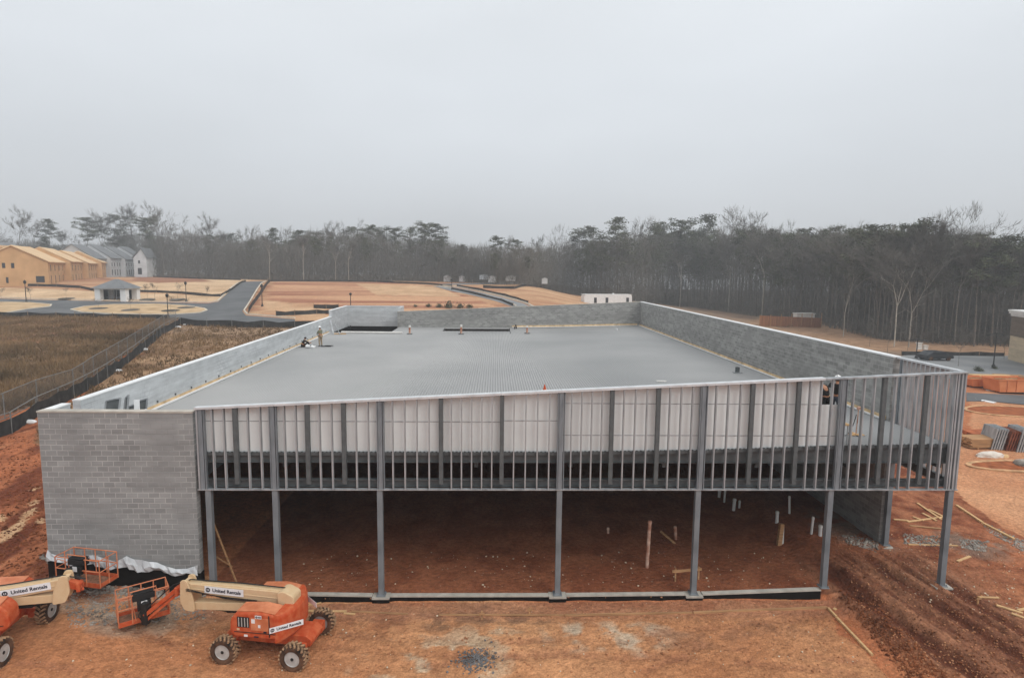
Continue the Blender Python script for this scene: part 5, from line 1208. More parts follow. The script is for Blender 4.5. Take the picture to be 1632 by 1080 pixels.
    mb = MB(); mb.prism(rr([(nose-.35, 1.16+slope*.5), (nose+.02, 1.2+slope*.5), (nose+.16, 1.5+slope*.7), (nose+.12, zr_+.28+slope), (nose-.1, zr_+.3+slope), (nose-.3, 1.6+slope*.7)], .08), -.24, -.17); mb.prism(rr([(nose-.35, 1.16+slope*.5), (nose+.02, 1.2+slope*.5), (nose+.16, 1.5+slope*.7), (nose+.12, zr_+.28+slope), (nose-.1, zr_+.3+slope), (nose-.3, 1.6+slope*.7)], .08), .17, .24); mb.box(nose-.05, nose+.1, -.168, .168, zr_-.2+slope, zr_+.2+slope); tb(mb, 'nose_plates', M_CREAM, .01)
    mb = MB(); mb.prism(rr([(-1.25, zr_-.45), (-.6, zr_-.4), (-.55, zr_+.12), (-.8, zr_+.2), (-1.28, zr_+.02)], .12), -.27, .27); tb(mb, 'boom_pivot', M_CREAM, .03)
    mb = MB(); mb.tube([(-.1, 0, 1.25), (nose*.55, 0, 1.15)], .06, 10); mb.tube([(nose*.55, 0, 1.15), (nose*.8, 0, 1.2)], .035, 8); tb(mb, 'lift_cylinder', M_BLK, 0)
    for s_ in (1, -1):
        dr = (tip-rear).normalized(); cc = rear+(tip-rear)*.62+Vector((0, s_*.165, 0)); logo(ub, cc+u_*.03, dr*(-s_), (0, 0, 1), 'United Rentals', .16, (0, s_, 0))
    for k in range(3): mb = MB(); mb.tube([rear+(tip-rear)*.3+Vector((0, .185, -.15-.03*k)), rear+(tip-rear)*.6+Vector((0, .19, -.15-.03*k)), tip+Vector((-.15, .26, -.05+.04*k)), tip+Vector((.25, .12, -.2+.03*k))], .011, 5); tb(mb, 'hydraulic_line', M_BLK, 0)
    for s_ in (1, -1):
        for (x_, z_, w2, h2, m_) in ((.45, 1.0, .12, .07, M_LOGO), (-.2, 1.16, .1, .05, M_INK), (.7, 1.2, .09, .06, M_CREAM), (.1, .98, .16, .04, M_INK)): mb = MB(); ya = .984*s_; mb.box(x_-w2/2, x_+w2/2, min(ya, ya+.01*s_), max(ya, ya+.01*s_), z_-h2/2, z_+h2/2); mb.build('warning_label', m_, root)
    # jib down to the basket
    bx, by, bz, brot = bask
    je = Vector((bx-.35*math.cos(brot), by-.35*math.sin(brot), bz+.28))
    mb = MB(); a = Vector((nose+.0, 0, zr_-.05+slope)); a2 = Vector((nose+.42, 0, zr_-.2+slope)); mb.bar(a, a2, .2, .26); mb.bar(a2, a2+Vector((-.12, 0, -.0)), .3, .3); tb(mb, 'jib_knuckle', M_ORANGE, .02)
    mb = MB(); mb.bar(a2+Vector((0, -.07, .04)), je+Vector((0, -.07, .12)), .07, .12); mb.bar(a2+Vector((0, .07, .04)), je+Vector((0, .07, .12)), .07, .12); mb.bar(a2+Vector((0, 0, -.12)), je+Vector((0, 0, -.08)), .12, .09); tb(mb, 'jib', M_ORANGE, .01)
    mb = MB(); mb.bar(je+Vector((0, 0, -.2)), je+Vector((0, 0, .55)), .2, .2); mb.bar(je, Vector((bx, by, bz+.2)), .16, .2); tb(mb, 'rotator', M_BLK, .02)
    mb = MB(); mb.tube([rear+Vector((.2, 0, .3)), rear+(tip-rear)*.5+Vector((0, -.05, .26)), tip+Vector((-.1, 0, .22)), a2+Vector((.1, .05, .2)), je+Vector((0, .12, .3))], .02, 6); tb(mb, 'hose', M_BLK, 0)
    M = Matrix.Translation((bx, by, bz)) @ Matrix.Rotation(brot, 4, 'Z'); basket(root, M, w_=bw)
    return root
pa, pb = G(357, 1056), G(467, 1068); dv = (pa-pb).normalized(); hd = math.atan2(dv.y, dv.x); print('liftA', pa, pb, (pa-pb).length, math.degrees(hd))
mid_ = (pa+pb)/2; nn_ = Vector((-math.sin(hd), math.cos(hd), 0))   # local +y
cA = mid_-nn_*1.08
LIFTS = []
zl = min(pa.z, pb.z)-.03
bf = onz(229, 980, zl+.62)
def loc_in(c, h_, p): d = Vector((p.x-c.x, p.y-c.y, 0)); return d.x*math.cos(h_)+d.y*math.sin(h_), -d.x*math.sin(h_)+d.y*math.cos(h_)
nA = onz(300, 930, zl+2.0); tA = math.atan2(nA.y-cA.y, nA.x-cA.x); print('turret heading', math.degrees(tA), (nA-cA).length)
bl = loc_in(cA, tA, bf); print('basket local', bl)
LIFTS.append(lift('boom_lift', 'orange boom lift with a folded cream boom, standing whole in front of the steel columns', (cA.x, cA.y, zl), tA, nose=min(3.6, (Vector((nA.x, nA.y, 0))-Vector((cA.x, cA.y, 0))).length), bask=(bl[0]-.38*math.cos(R(-46)), bl[1]-.38*math.sin(R(-46)), .6, R(-46)), turret=tA-hd, bw=1.5))
# second lift, cut by the left edge
pc, pd_ = G(18, 1047), G(70, 998); dv = (pd_-pc).normalized(); hdB = math.atan2(dv.y, dv.x); print('liftB', pc, pd_, (pc-pd_).length, math.degrees(hdB))
cB = (pc+pd_)/2+Vector((math.cos(hdB+PI/2), math.sin(hdB+PI/2), 0))*1.08
zb2 = min(pc.z, pd_.z)-.03; nB = onz(112, 930, zb2+1.75); tB = math.atan2(nB.y-cB.y, nB.x-cB.x); bfB = onz(140, 925, zb2+.75); print('B', math.degrees(tB), (Vector((nB.x, nB.y, 0))-Vector((cB.x, cB.y, 0))).length, cB, nB, bfB)
bl = loc_in(cB, tB, bfB)
LIFTS.append(lift('boom_lift', 'orange boom lift cut by the left edge, its long basket against the block wall', (cB.x, cB.y, zb2), tB, nose=(Vector((nB.x, nB.y, 0))-Vector((cB.x, cB.y, 0))).length-.1, bask=(bl[0]-.38*math.cos(-tB+R(78)), bl[1]-.38*math.sin(-tB+R(78)), .75, -tB+R(78)), turret=tB-hdB, slope=.1, boom_h=1.75))

# ------------------------------------------------------------------ people
M_SKIN = mat('skin', S(176, 128, 100), .6, 0, .06, 8); M_HAIR = mat('dark_hair', S(40, 32, 28), .9, 0, .1, 9)
def skin_obj(name, material, nodes, edges, parent, sub=1, root=0):
    me = bpy.data.meshes.new(name); me.from_pydata([n[0] for n in nodes], edges, []); me.materials.append(material); o = bpy.data.objects.new(name, me); link(o, parent)
    m_ = o.modifiers.new('skin', 'SKIN'); m_.use_smooth_shade = True
    sv = me.skin_vertices[0].data
    for i, n in enumerate(nodes): sv[i].radius = n[1] if hasattr(n[1], '__len__') else (n[1], n[1])
    sv[root].use_root = True
    s_ = o.modifiers.new('sub', 'SUBSURF'); s_.levels = sub; s_.render_levels = sub
    return o
def person(label, loc, head_dir, J, shirt, trousers, hat, vest=None, cat='person'):
    """J: joints in local metres: pelvis chest neck head, sh/el/wr/hand L,R, hip/kn/an/toe L,R"""
    root = thing('person', label, cat, loc, head_dir); V3 = {k: Vector(v) for k, v in J.items()}
    nodes = [(V3['pelvis'], .12), ((V3['pelvis']+V3['chest'])/2, .13), (V3['chest'], .14), (V3['neck'], .055), (V3['head']-Vector((0, 0, .06)), .07), (V3['head']+Vector((0, 0, .03)), .095)]; edges = [(0, 1), (1, 2), (2, 3), (3, 4), (4, 5)]
    for s_ in 'LR':
        b0 = len(nodes); nodes += [(V3['sh'+s_], .06), (V3['el'+s_], .042), (V3['wr'+s_], .026)]; edges += [(2, b0), (b0, b0+1), (b0+1, b0+2)]
        f = (V3['wr'+s_]-V3['el'+s_]).normalized(); side = f.cross(Vector((0, 1, .2))).normalized(); pal = V3['wr'+s_]+f*.075; nodes.append((pal, (.036, .018))); edges.append((b0+2, b0+3))
        for k in range(4):
            off = side*(-.028+.019*k); L = (.07, .08, .075, .058)[k]; b1 = len(nodes); c_l = Vector((0, .3, -.25)); nodes += [(pal+off+f*.02, .009), (pal+off+f*(.02+L*.5)+c_l*.02, .0085), (pal+off+f*(.02+L)+c_l*.06, .007)]; edges += [(b0+3, b1), (b1, b1+1), (b1+1, b1+2)]
        b1 = len(nodes); nodes += [(V3['wr'+s_]+f*.035+side*-.035, .011), (V3['wr'+s_]+f*.075+side*-.06, .009)]; edges += [(b0+2, b1), (b1, b1+1)]
        b0 = len(nodes); nodes += [(V3['hip'+s_], .085), (V3['kn'+s_], .055), (V3['an'+s_], .038)]; edges += [(0, b0), (b0, b0+1), (b0+1, b0+2)]
    skin_obj('body', M_SKIN, nodes, edges, root)
    # face
    h = V3['head']; mb = MB(); mb.add([h+Vector((-.012, .093, .0)), h+Vector((.012, .093, .0)), h+Vector((0, .118, -.015)), h+Vector((0, .095, .03))], [(0, 1, 2), (0, 2, 3), (1, 3, 2)])
    mb.build('nose', M_SKIN, root)
    for s_ in (-1, 1): mb = MB(); mb.lathe([(.011, -.004), (.009, .004), (.0001, .006)], 8, Matrix.Translation(h+Vector((s_*.03, .092, .015))) @ Matrix.Rotation(-PI/2, 4, 'X')); mb.build('eye', M_BLK, root)
    mb = MB(); mb.box(h.x-.025, h.x+.025, h.y+.084, h.y+.094, h.z-.048, h.z-.042); mb.build('mouth', mat('lips', S(140, 84, 72), .6), root)
    mb = MB(); mb.lathe([(.098, -.03), (.1, .02), (.08, .08), (.0001, .1)], 14, Matrix.Translation(h+Vector((0, -.012, 0)))); mb.build('hair', M_HAIR, root, smooth=True)
    if hat:
        mb = MB(); mb.lathe([(.155, .045), (.15, .055), (.125, .06), (.12, .1), (.095, .145), (.05, .17), (.0001, .178)], 18, Matrix.Translation(h+Vector((0, .01, 0)))); mb.box(h.x-.012, h.x+.012, h.y-.09, h.y+.11, h.z+.13, h.z+.185); mb.build('hard_hat', hat, root, smooth=True)
    # jacket
    nd = [(V3['pelvis']+Vector((0, 0, .02)), (.165, .13)), ((V3['pelvis']+V3['chest'])/2, (.17, .135)), (V3['chest'], (.19, .14)), (V3['neck']-Vector((0, 0, .035)), .075)]; ed = [(0, 1), (1, 2), (2, 3)]
    for s_ in 'LR': b0 = len(nd); e_ = V3['wr'+s_]-(V3['wr'+s_]-V3['el'+s_])*.12; nd += [(V3['sh'+s_], .08), (V3['el'+s_], .062), (e_, .044)]; ed += [(2, b0), (b0, b0+1), (b0+1, b0+2)]
    skin_obj('jacket', shirt, nd, ed, root)
    if vest:
        nd = [((V3['pelvis']*.8+V3['chest']*.2), (.18, .15)), ((V3['pelvis']+V3['chest'])/2, (.185, .152)), (V3['chest']+Vector((0, 0, .03)), (.2, .155))]; skin_obj('safety_vest', vest, nd, [(0, 1), (1, 2)], root)
    nd = [(V3['pelvis']-Vector((0, 0, .0)), (.155, .125))]; ed = []
    for s_ in 'LR': b0 = len(nd); nd += [(V3['hip'+s_], .1), (V3['kn'+s_], .076), (V3['an'+s_], .06)]; ed += [(0, b0), (b0, b0+1), (b0+1, b0+2)]
    skin_obj('trousers', trousers, nd, ed, root)
    for s_ in 'LR':
        d = V3['toe'+s_]-V3['an'+s_]; d.z = 0; d = d.normalized() if d.length > .01 else Vector((0, 1, 0))
        nd = [(V3['an'+s_]+Vector((0, 0, .03)), .052), (V3['an'+s_]+Vector((0, 0, -.045))-d*.03, .05), (V3['toe'+s_], (.045, .03))]; skin_obj('boot', M_BLK, nd, [(0, 1), (1, 2)], root)
    return root
STAND = dict(pelvis=(0, 0, .95), chest=(0, .02, 1.34), neck=(0, .03, 1.5), head=(0, .05, 1.64), shL=(-.19, .02, 1.4), shR=(.19, .02, 1.4), elL=(-.25, .1, 1.16), elR=(.25, .1, 1.16), wrL=(-.1, .3, 1.12), wrR=(.08, .3, 1.14), hipL=(-.1, 0, .9), hipR=(.1, 0, .9), knL=(-.12, .02, .5), knR=(.12, .02, .5), anL=(-.13, -.02, .1), anR=(.13, -.02, .1), toeL=(-.14, .16, .035), toeR=(.14, .16, .035))
SIT = dict(pelvis=(0, 0, .16), chest=(0, .12, .52), neck=(0, .2, .66), head=(0, .27, .78), shL=(-.19, .15, .57), shR=(.19, .15, .57), elL=(-.24, .38, .45), elR=(.24, .38, .45), wrL=(-.12, .58, .4), wrR=(.12, .6, .38), hipL=(-.1, .02, .13), hipR=(.1, .02, .13), knL=(-.14, .46, .36), knR=(.14, .5, .14), anL=(-.12, .68, .1), anR=(.16, .92, .1), toeL=(-.13, .84, .04), toeR=(.18, .98, .17))
STOOP = dict(STAND, chest=(0, .16, 1.28), neck=(0, .26, 1.42), head=(0, .34, 1.53), shL=(-.19, .18, 1.34), shR=(.19, .18, 1.34), elL=(-.27, .36, 1.14), elR=(.27, .36, 1.14), wrL=(-.14, .52, 1.02), wrR=(.13, .52, 1.04))
REACH = dict(STAND, elL=(-.3, .2, 1.3), wrL=(-.26, .42, 1.46), chest=(0, .08, 1.33), head=(0, .12, 1.62), neck=(0, .07, 1.49))
M_HAT = mat('white_hard_hat', S(230, 230, 228), .35, 0, .03, 4); M_KHAKI = mat('khaki_cloth', S(150, 132, 108), .9, 0, .12, 9); M_OLIVE = mat('olive_jacket', S(116, 116, 96), .9, 0, .12, 9); M_DCLOTH = mat('black_cloth', S(36, 34, 34), .9, 0, .15, 9); M_JEAN = mat('dark_denim', S(58, 64, 76), .9, 0, .15, 9); M_VEST = mat('orange_vest', S(214, 104, 52), .8, 0, .1, 9)
def ondeck(u, v):
    p = onz(u, v, 5.5)
    for _ in range(4): p = onz(u, v, zdk(p.x))
    return p
p = ondeck(511, 552); person('standing worker in white hard hat and olive jacket at the far left of the roof', (p.x, p.y, zdk(p.x)), R(60), STAND, M_OLIVE, M_KHAKI, M_HAT)
p = ondeck(482, 553); person('worker in dark clothes sitting on the roof deck with legs out beside the pale wall', (p.x, p.y, zdk(p.x)), R(-70), SIT, M_DCLOTH, M_DCLOTH, None)
for i, (u, ps, sh, tr_, lab, hd_, vst) in enumerate(((1316, STOOP, M_DCLOTH, M_DCLOTH, 'stooping worker in black, left of the two behind the last white panel', R(20), None), (1331, REACH, M_DCLOTH, M_JEAN, 'worker in dark jacket and white hat, right of two behind the last panel', R(-40), None))):
    p = ony(u, 650, .75+.1*i); person(lab, (p.x, p.y, zdk(p.x)+.82), hd_, ps, sh, tr_, M_HAT if i else mat('dark_hard_hat', S(70, 64, 60), .5), vst)
_z = zdk(29); wp = thing('work_platform', 'low plank work platform under the two workers behind the last white panel', 'platform', (29.25, .8, _z))
mb = MB(); mb.box(-1.0, 1.0, -.4, .4, .77, .81); mb.build('planks', M_WOOD, wp)
for x in (-.9, .9):
    for y in (-.35, .35): mb = MB(); mb.tube([(x, y, 0), (x, y, .768)], .025, 8); mb.build('leg', M_STUD, wp)
# ------------------------------------------------------------------ on the roof
def solo(mb, name, material, label, cat, group=None, bevel=0, **k):
    o = mb.build(name, material, None, bevel=bevel, **k); return tag(o, label, cat, group)
p = ondeck(487, 554)
for i, (dx, lab) in enumerate(((-.1, 'white bucket lying beside the seated roof worker'), (.35, 'second white bucket nearer the standing roof worker'))):
    b_ = thing('bucket', lab, 'bucket', (p.x+.2+dx, p.y-.2, zdk(p.x)+.15), 0, 'white buckets by the seated worker'); mb = MB(); mb.lathe([(.0001, 0), (.13, 0), (.16, .36), (.15, .36), (.12, .02), (.0001, .02)], 16, Matrix.Rotation(R(90+20*i), 4, 'Y')); mb.build('shell', M_WHITE, b_); mb = MB(); mb.lathe([(.158, .3), (.168, .3), (.168, .33), (.158, .33)], 16, Matrix.Rotation(R(90+20*i), 4, 'Y'), closed=True); mb.build('rim', M_PVC, b_)
mb = MB(); p = ondeck(522, 552); mb.box(p.x-.5, p.x+.3, p.y-.15, p.y+.15, zdk(p.x)+.004, zdk(p.x)+.06); mb.box(p.x-.2, p.x+.5, p.y-.1, p.y+.1, zdk(p.x)+.061, zdk(p.x)+.1); solo(mb, 'tool_case', M_BLK, 'flat black tool case at the feet of the standing roof worker', 'tool case')
mb = MB(); a = ondeck(544, 531); b_ = ondeck(641, 532); mb.tube([a+Vector((0, 0, .14)), b_+Vector((0, 0, .14))], .1, 10)
solo(mb, 'white_pipe', M_PVC, 'long white pipe lying across the deck before the dark roof opening', 'pipe')
mb = MB(); a = ondeck(533, 533); z = zdk(a.x); mb.bar(a+Vector((-.1, 0, .05)), a+Vector((-.6, .8, 1.4)), .12, .05); mb.bar(a+Vector((.5, .2, .05)), a+Vector((-.3, 1.2, 1.1)), .06, .06); solo(mb, 'loose_brace', M_STUD, 'grey metal brace propped against the step of the pale wall', 'brace')
mb = MB(); mb.box(a.x-.2, a.x+1.1, a.y+.3, a.y+.5, z+.01, z+.1); solo(mb, 'wood_block', M_WOOD, 'short tan board lying under the propped brace', 'board')
def vent(u, vb, vt, lab, kind=0):
    p = ondeck(u, vb); dep = (p-CP).dot(fw); h = (CP+ray(u, vt)*dep).z-p.z; o = thing('vent_stub', lab, 'vent pipe', p, 0, 'orange-marked vent stubs on the roof')
    mb = MB(); mb.lathe([(.11, 0), (.11, h*.75), (.0001, h*.75)], 10); mb.build('pipe', M_ORPVC, o); mb = MB(); mb.lathe([(.09, h*.751), (.13, h*.78), (.12, h), (.0001, h)], 10); mb.build('cap', M_PVC, o); mb = MB(); mb.box(-.28, .28, -.28, .28, .003, .05); mb.build('base_plate', M_DSTEEL, o)
vent(653, 532, 518, 'orange-stained vent stub left of the roof slot'); vent(735, 532, 517, 'orange-stained vent stub in front of the roof slot'); vent(840, 531, 519, 'orange-stained vent stub right of the roof slot'); 
p = ondeck(820, 524); mb = MB(); mb.lathe([(.18, .1), (.25, .1), (.25, .25), (.18, .25)], 16, Matrix.Translation(p+Vector((0, 0, .25))) @ Matrix.Rotation(R(80), 4, 'Y') , closed=True); mb.lathe([(.05, 0), (.05, .3)], 8, Matrix.Translation(p)); solo(mb, 'hose_reel', M_BLK, 'small black hose reel at the right end of the roof slot', 'hose reel')
p = ondeck(868, 622); o = thing('traffic_cone', 'small orange cone with a pale top on the open deck', 'cone', p); mb = MB(); mb.lathe([(.11, .03), (.02, .36), (.0001, .37)], 14); mb.build('cone', M_ORANGE, o); mb = MB(); mb.box(-.15, .15, -.15, .15, .003, .03); mb.build('base', M_WHITE, o)
p = ondeck(1175, 594); o = thing('roof_stub', 'short grey pipe stub on the deck near the right wall', 'vent pipe', p); mb = MB(); mb.lathe([(.14, 0), (.14, .38), (.11, .38), (.11, .3), (.0001, .3)], 12); mb.build('pipe', M_DSTEEL, o); mb = MB(); mb.box(-.25, .25, -.2, .2, .003, .05); mb.build('flange', M_STUD, o)
p = ondeck(1054, 608); mb = MB(); mb.box(p.x-.3, p.x+.3, p.y-.06, p.y+.06, p.z+.004, p.z+.07); mb.box(p.x-.26, p.x+.24, p.y+.07, p.y+.14, p.z+.004, p.z+.05); solo(mb, 'offcut', M_PVC, 'pale offcut lying on the deck toward the right', 'offcut')
p = ondeck(983, 526); mb = MB(); mb.lathe([(.12, 0), (.14, .18), (.0001, .2)], 10, Matrix.Translation(p)); solo(mb, 'paint_can', M_WHITE, 'tiny white can on the deck near the back wall', 'can')
# safety post behind the right studs, with a hose
p = ondeck(1364, 693); h = 1.05
o = thing('safety_post', 'orange and white post on a flat base on the deck behind the right-hand studs', 'safety post', p); mb = MB(); mb.tube([(0, 0, .03), (0.03, 0, h)], .022, 8); mb.build('post', M_ORPVC, o); mb = MB(); mb.box(-.28, .3, -.1, .1, .005, .035); mb.box(-.05, .05, -.3, .3, .036, .055); mb.build('base', M_WOOD, o); mb = MB(); mb.box(-.02, .1, -.05, .05, h, h+.12); mb.build('head', M_ORPVC, o)
mb = MB(); mb.tube([p+Vector((-.04, 0, .85)), p+Vector((-.12, 0, .5)), p+Vector((-.3, -.1, .2)), p+Vector((-.55, -.2, .03)), p+Vector((-.75, .2, .02))], .016, 6); solo(mb, 'hose', M_BLK, 'thin black hose hanging from the orange and white roof post', 'hose')
# dark panels leaning behind the front parapet
def leaning(u0, u1, vtop, lab, y, lean, mt=M_DSTEEL):
    a = ony(u0, vtop+4, y); b_ = ony(u1, vtop, y); z0 = zdk(a.x)+.02; o = thing('hatch_panel', lab, 'metal panel', (a.x, y, z0), 0, 'dark panels stacked in the roof corner'); w_ = b_.x-a.x; h = a.z-z0
    mb = MB(); mb.hexa([(0, 0, 0), (w_, 0, 0), (w_, .05, 0), (0, .05, 0)], [(lean, .3, h), (w_+lean, .3, h+.12), (w_+lean, .35, h+.12), (lean, .35, h)]); mb.build('sheet', mt, o)
    mb = MB(); mb.bar((0, -.02, 0), (lean, .28, h), .05, .05); mb.bar((w_, -.02, 0), (w_+lean, .28, h+.12), .05, .05); mb.bar((lean, .28, h), (w_+lean, .28, h+.12), .05, .05); mb.build('frame', M_STUD, o)
leaning(158, 181, 637, 'wide dark metal panel leaning in the left roof corner', 2.2, .1); leaning(191, 196, 632, 'narrow dark upright panel beside the wide one', 2.4, .06); leaning(196, 212, 646, 'low dark panel between the narrow one and the right one', 2.0, .05); leaning(209, 226, 638, 'dark panel with a white patch at the right of the corner stack', 2.4, .06)
p = ony(218, 650, 2.0); mb = MB(); mb.hexa([(p.x-.1, 1.95, 5.6), (p.x+.1, 1.95, 5.6), (p.x+.1, 2.0, 5.6), (p.x-.1, 2.0, 5.6)], [(p.x-.16, 2.1, p.z+.3), (p.x+.04, 2.1, p.z+.32), (p.x+.04, 2.15, p.z+.32), (p.x-.16, 2.15, p.z+.3)]); solo(mb, 'white_board', M_WHITE, 'white strip standing against the right dark corner panel', 'board')
for u, lab in ((212, 'left crumpled white sack at the foot of the corner panels'), (227, 'right crumpled white sack at the foot of the corner panels')):
    p = ony(u, 657, 1.2); bm = bmesh.new(); bmesh.ops.create_icosphere(bm, subdivisions=2, radius=.26); rs = random.Random(u)
    for v in bm.verts: v.co = Vector((v.co.x*1.3, v.co.y, v.co.z*.8))*(1+rs.uniform(-.18, .18))+Vector((p.x, 1.2, max(p.z-.1, zdk(p.x)+.2)))
    me = bpy.data.meshes.new('white_sack'); bm.to_mesh(me); bm.free(); me.materials.append(M_WHITE); tag(link(bpy.data.objects.new('white_sack', me)), lab, 'sack')
mb = MB(); a = ony(236, 657, 1.0); b_ = ony(268, 651, 2.2); z0 = zdk(4)+.03; mb.bar((a.x, 1.0, z0+.9), (b_.x, 2.2, z0+.75), .1, .04); solo(mb, 'white_strip', M_WHITE, 'white strip lying slanted across the front left roof corner', 'board')

# ------------------------------------------------------------------ under the roof
def ging(u, v): return G(u, v)
def stickpx(u0, v0, u1, v1, r_, lab, material, name='pipe', cat='pipe', grp=None, box=False):
    p = G(u0, v0); dep = (p-CP).dot(fw); q = CP+ray(u1, v1)*dep; mb = MB()
    if box: mb.bar(p-Vector((0, 0, .1)), q, r_*2, r_*2)
    else:
        mb.tube([p-(q-p).normalized()*.15, q], r_, 12)
        mb.lathe([(r_*1.02, 0), (r_*1.18, .0), (r_*1.18, .08), (r_*1.02, .08)], 12, Matrix.Translation(q-(q-p).normalized()*.12) @ (q-p).to_track_quat('Z', 'Y').to_matrix().to_4x4(), closed=True)
    return solo(mb, name, material, lab, cat, grp)
stickpx(1031, 904, 1036, 829, .075, 'tallest leaning orange and white pipe standing under the roof', M_ORPVC, 'standing_pipe', 'pipe')
stickpx(1077, 859, 1076, 838, .07, 'short orange and white pipe right of the tallest one', M_ORPVC, 'standing_pipe')
stickpx(969, 849, 969, 840, .06, 'small pipe stub left of the tallest pipe', M_ORPVC, 'standing_pipe')
for u0, v0, u1, v1, lab in ((1146, 792, 1147, 780, 'leftmost pale pipe deep under the roof'), (1154, 800, 1156, 778, 'thin pale pipe second in the deep row'), (1169, 813, 1171, 794, 'thick pale pipe third in the deep row'), (1178, 809, 1179, 797, 'thin pale pipe fourth in the deep row'), (1238, 832, 1239, 814, 'lone pale pipe before the dark right wall'), (1258, 818, 1258, 790, 'thin pale pipe against the dark right wall'), (1293, 850, 1296, 823, 'thin white pipe of the pair by the right column'), (1307, 853, 1308, 836, 'thicker white pipe of the pair by the right column')):
    stickpx(u0, v0, u1, v1, .055 if 'thin' in lab else .08, lab, M_PVC, 'standing_pipe')
stickpx(1241, 868, 1246, 834, .09, 'brown stake with white mark under the roof at the right', M_WOODG, 'marked_stake', 'stake', box=True); stickpx(1247, 866, 1248, 838, .04, 'thin white stake beside the brown one', M_PVC, 'marked_stake', 'stake', box=True)
a = G(1076, 866); mb = MB(); q = CP+ray(1053, 846)*((a-CP).dot(fw)+.4); mb.bar(a, q, .1, .06); solo(mb, 'leaning_plank', M_WOODG, 'dark plank leaning beside the short pipe under the roof', 'plank')
def batter(u0, u1, v, h, lab):
    a = G(u0, v); b_ = G(u1, v-3); o = thing('batter_board', lab, 'batter board', a); d = b_-a
    for q in (Vector((0, 0, 0)), d): mb = MB(); mb.bar(q+Vector((0, 0, -.15)), q+Vector((0, 0, h)), .06, .05); mb.build('stake', M_WOODG, o)
    mb = MB(); mb.bar(Vector((-.12, -.05, h-.1))-d*.03, d*1.05+Vector((.05, -.05, h-.08)), .03, .11); mb.build('crosspiece', M_WOODG, o)
batter(1076, 1113, 926, .55, 'wooden batter board of two stakes and a crosspiece beside a front column')
# temporary braces at the left
for a, b_, lab in (((336, 822, 1.2), (378, 920, 1.0), 'thin pale brace leaning from the left column down to the clay'), ((334, 880, 2.0), (372, 930, 2.4), 'lower thin brace crossing behind the first column')):
    p = ony(a[0], a[1], a[2]); q = ony(b_[0], b_[1], b_[2]); q.z = zt1(q.x, q.y); mb = MB(); mb.bar(p, q, .05, .05); solo(mb, 'brace', M_WOODG, lab, 'brace')

# ------------------------------------------------------------------ boards, stakes, stones on the clay
def plank(u0, v0, u1, v1, lab, w_=.1, h=.04, mt=None, name='loose_board', cat='board', grp=None, lift=.03):
    a = G(u0, v0); b_ = G(u1, v1); zt_ = lambda p: Vector((p.x, p.y, p.z+lift)); mb = MB(); mb.bar(zt_(a), zt_(b_), w_, h); return solo(mb, name, mt or M_WOOD, lab, cat, grp)
for q in ((1462, 802, 1500, 828, 'long pale board, uppermost of the pile by the right columns'), (1480, 812, 1508, 826, 'board under the uppermost one in the right pile'), (1446, 832, 1506, 824, 'flat board running left in the right lumber pile'), (1455, 824, 1472, 830, 'short board at the left of the right lumber pile'), (1424, 828, 1448, 830, 'board lying alone left of the right lumber pile'), (1470, 818, 1492, 830, 'short crossing board in the middle of the right pile'), (1450, 838, 1500, 843, 'brownish board below the right lumber pile'), (1448, 868, 1526, 870, 'long thin board pressed in the mud between the right columns'), (1526, 895, 1546, 887, 'short pale stick lying on the mud right of the corner column'), (1588, 965, 1630, 978, 'pale board at the right edge of the photograph'), (1612, 978, 1640, 988, 'second pale board at the right edge, lower'), (1622, 973, 1650, 968, 'board end crossing at the right edge'), (1558, 952, 1592, 953, 'thin board resting on a short stake at the right')):
    plank(*q, w_=.11 if 'thin' not in q[4] else .06, mt=M_WOOD if 'brown' not in q[4] else M_WOODG)
plank(1524, 806, 1566, 834, 'long pale edge board beside the haul road, upper length', .12, .12); plank(1567, 835, 1616, 860, 'long pale edge board beside the haul road, lower length', .12, .12)
plank(1332, 970, 1329, 972, 'tiny peg where the two form boards of the pad meet', .1)
plank(1318, 969, 1105, 977, 'thin form board along the back of the pad, right half', .07, .09, M_WOODG); plank(1103, 977, 900, 981, 'thin form board along the back of the pad, middle length', .06, .07, M_WOODG); plank(898, 981, 700, 980, 'half-buried form board along the back of the pad', .05, .05, M_WOODG); plank(650, 979, 560, 975, 'left end of the buried form board along the pad', .05, .05, M_WOODG)
plank(1320, 970, 1333, 984, 'short form board turning the pad corner', .07, .09); plank(1334, 986, 1390, 1045, 'long form board down the right side of the pad', .08, .1)
plank(478, 974, 552, 975, 'pale board lying behind the right boom lift', .1); plank(476, 968, 512, 958, 'thin board slanting behind the right boom lift', .06); plank(548, 978, 566, 979, 'short pale offcut behind the right boom lift', .08)
for i, (u, v, lab) in enumerate(((768, 986, 'small wooden stake in the dark soil before the curb'), (844, 980, 'small stake left of the middle column base'), (1558, 962, 'short stake holding the thin board at the right'))):
    p = G(u, v); mb = MB(); mb.box(p.x-.03, p.x+.03, p.y-.02, p.y+.02, p.z-.1, p.z+.32); mb.box(p.x-.09, p.x+.1, p.y-.045, p.y-.021, p.z+.2, p.z+.26); solo(mb, 'stake', M_WOODG, lab, 'stake')
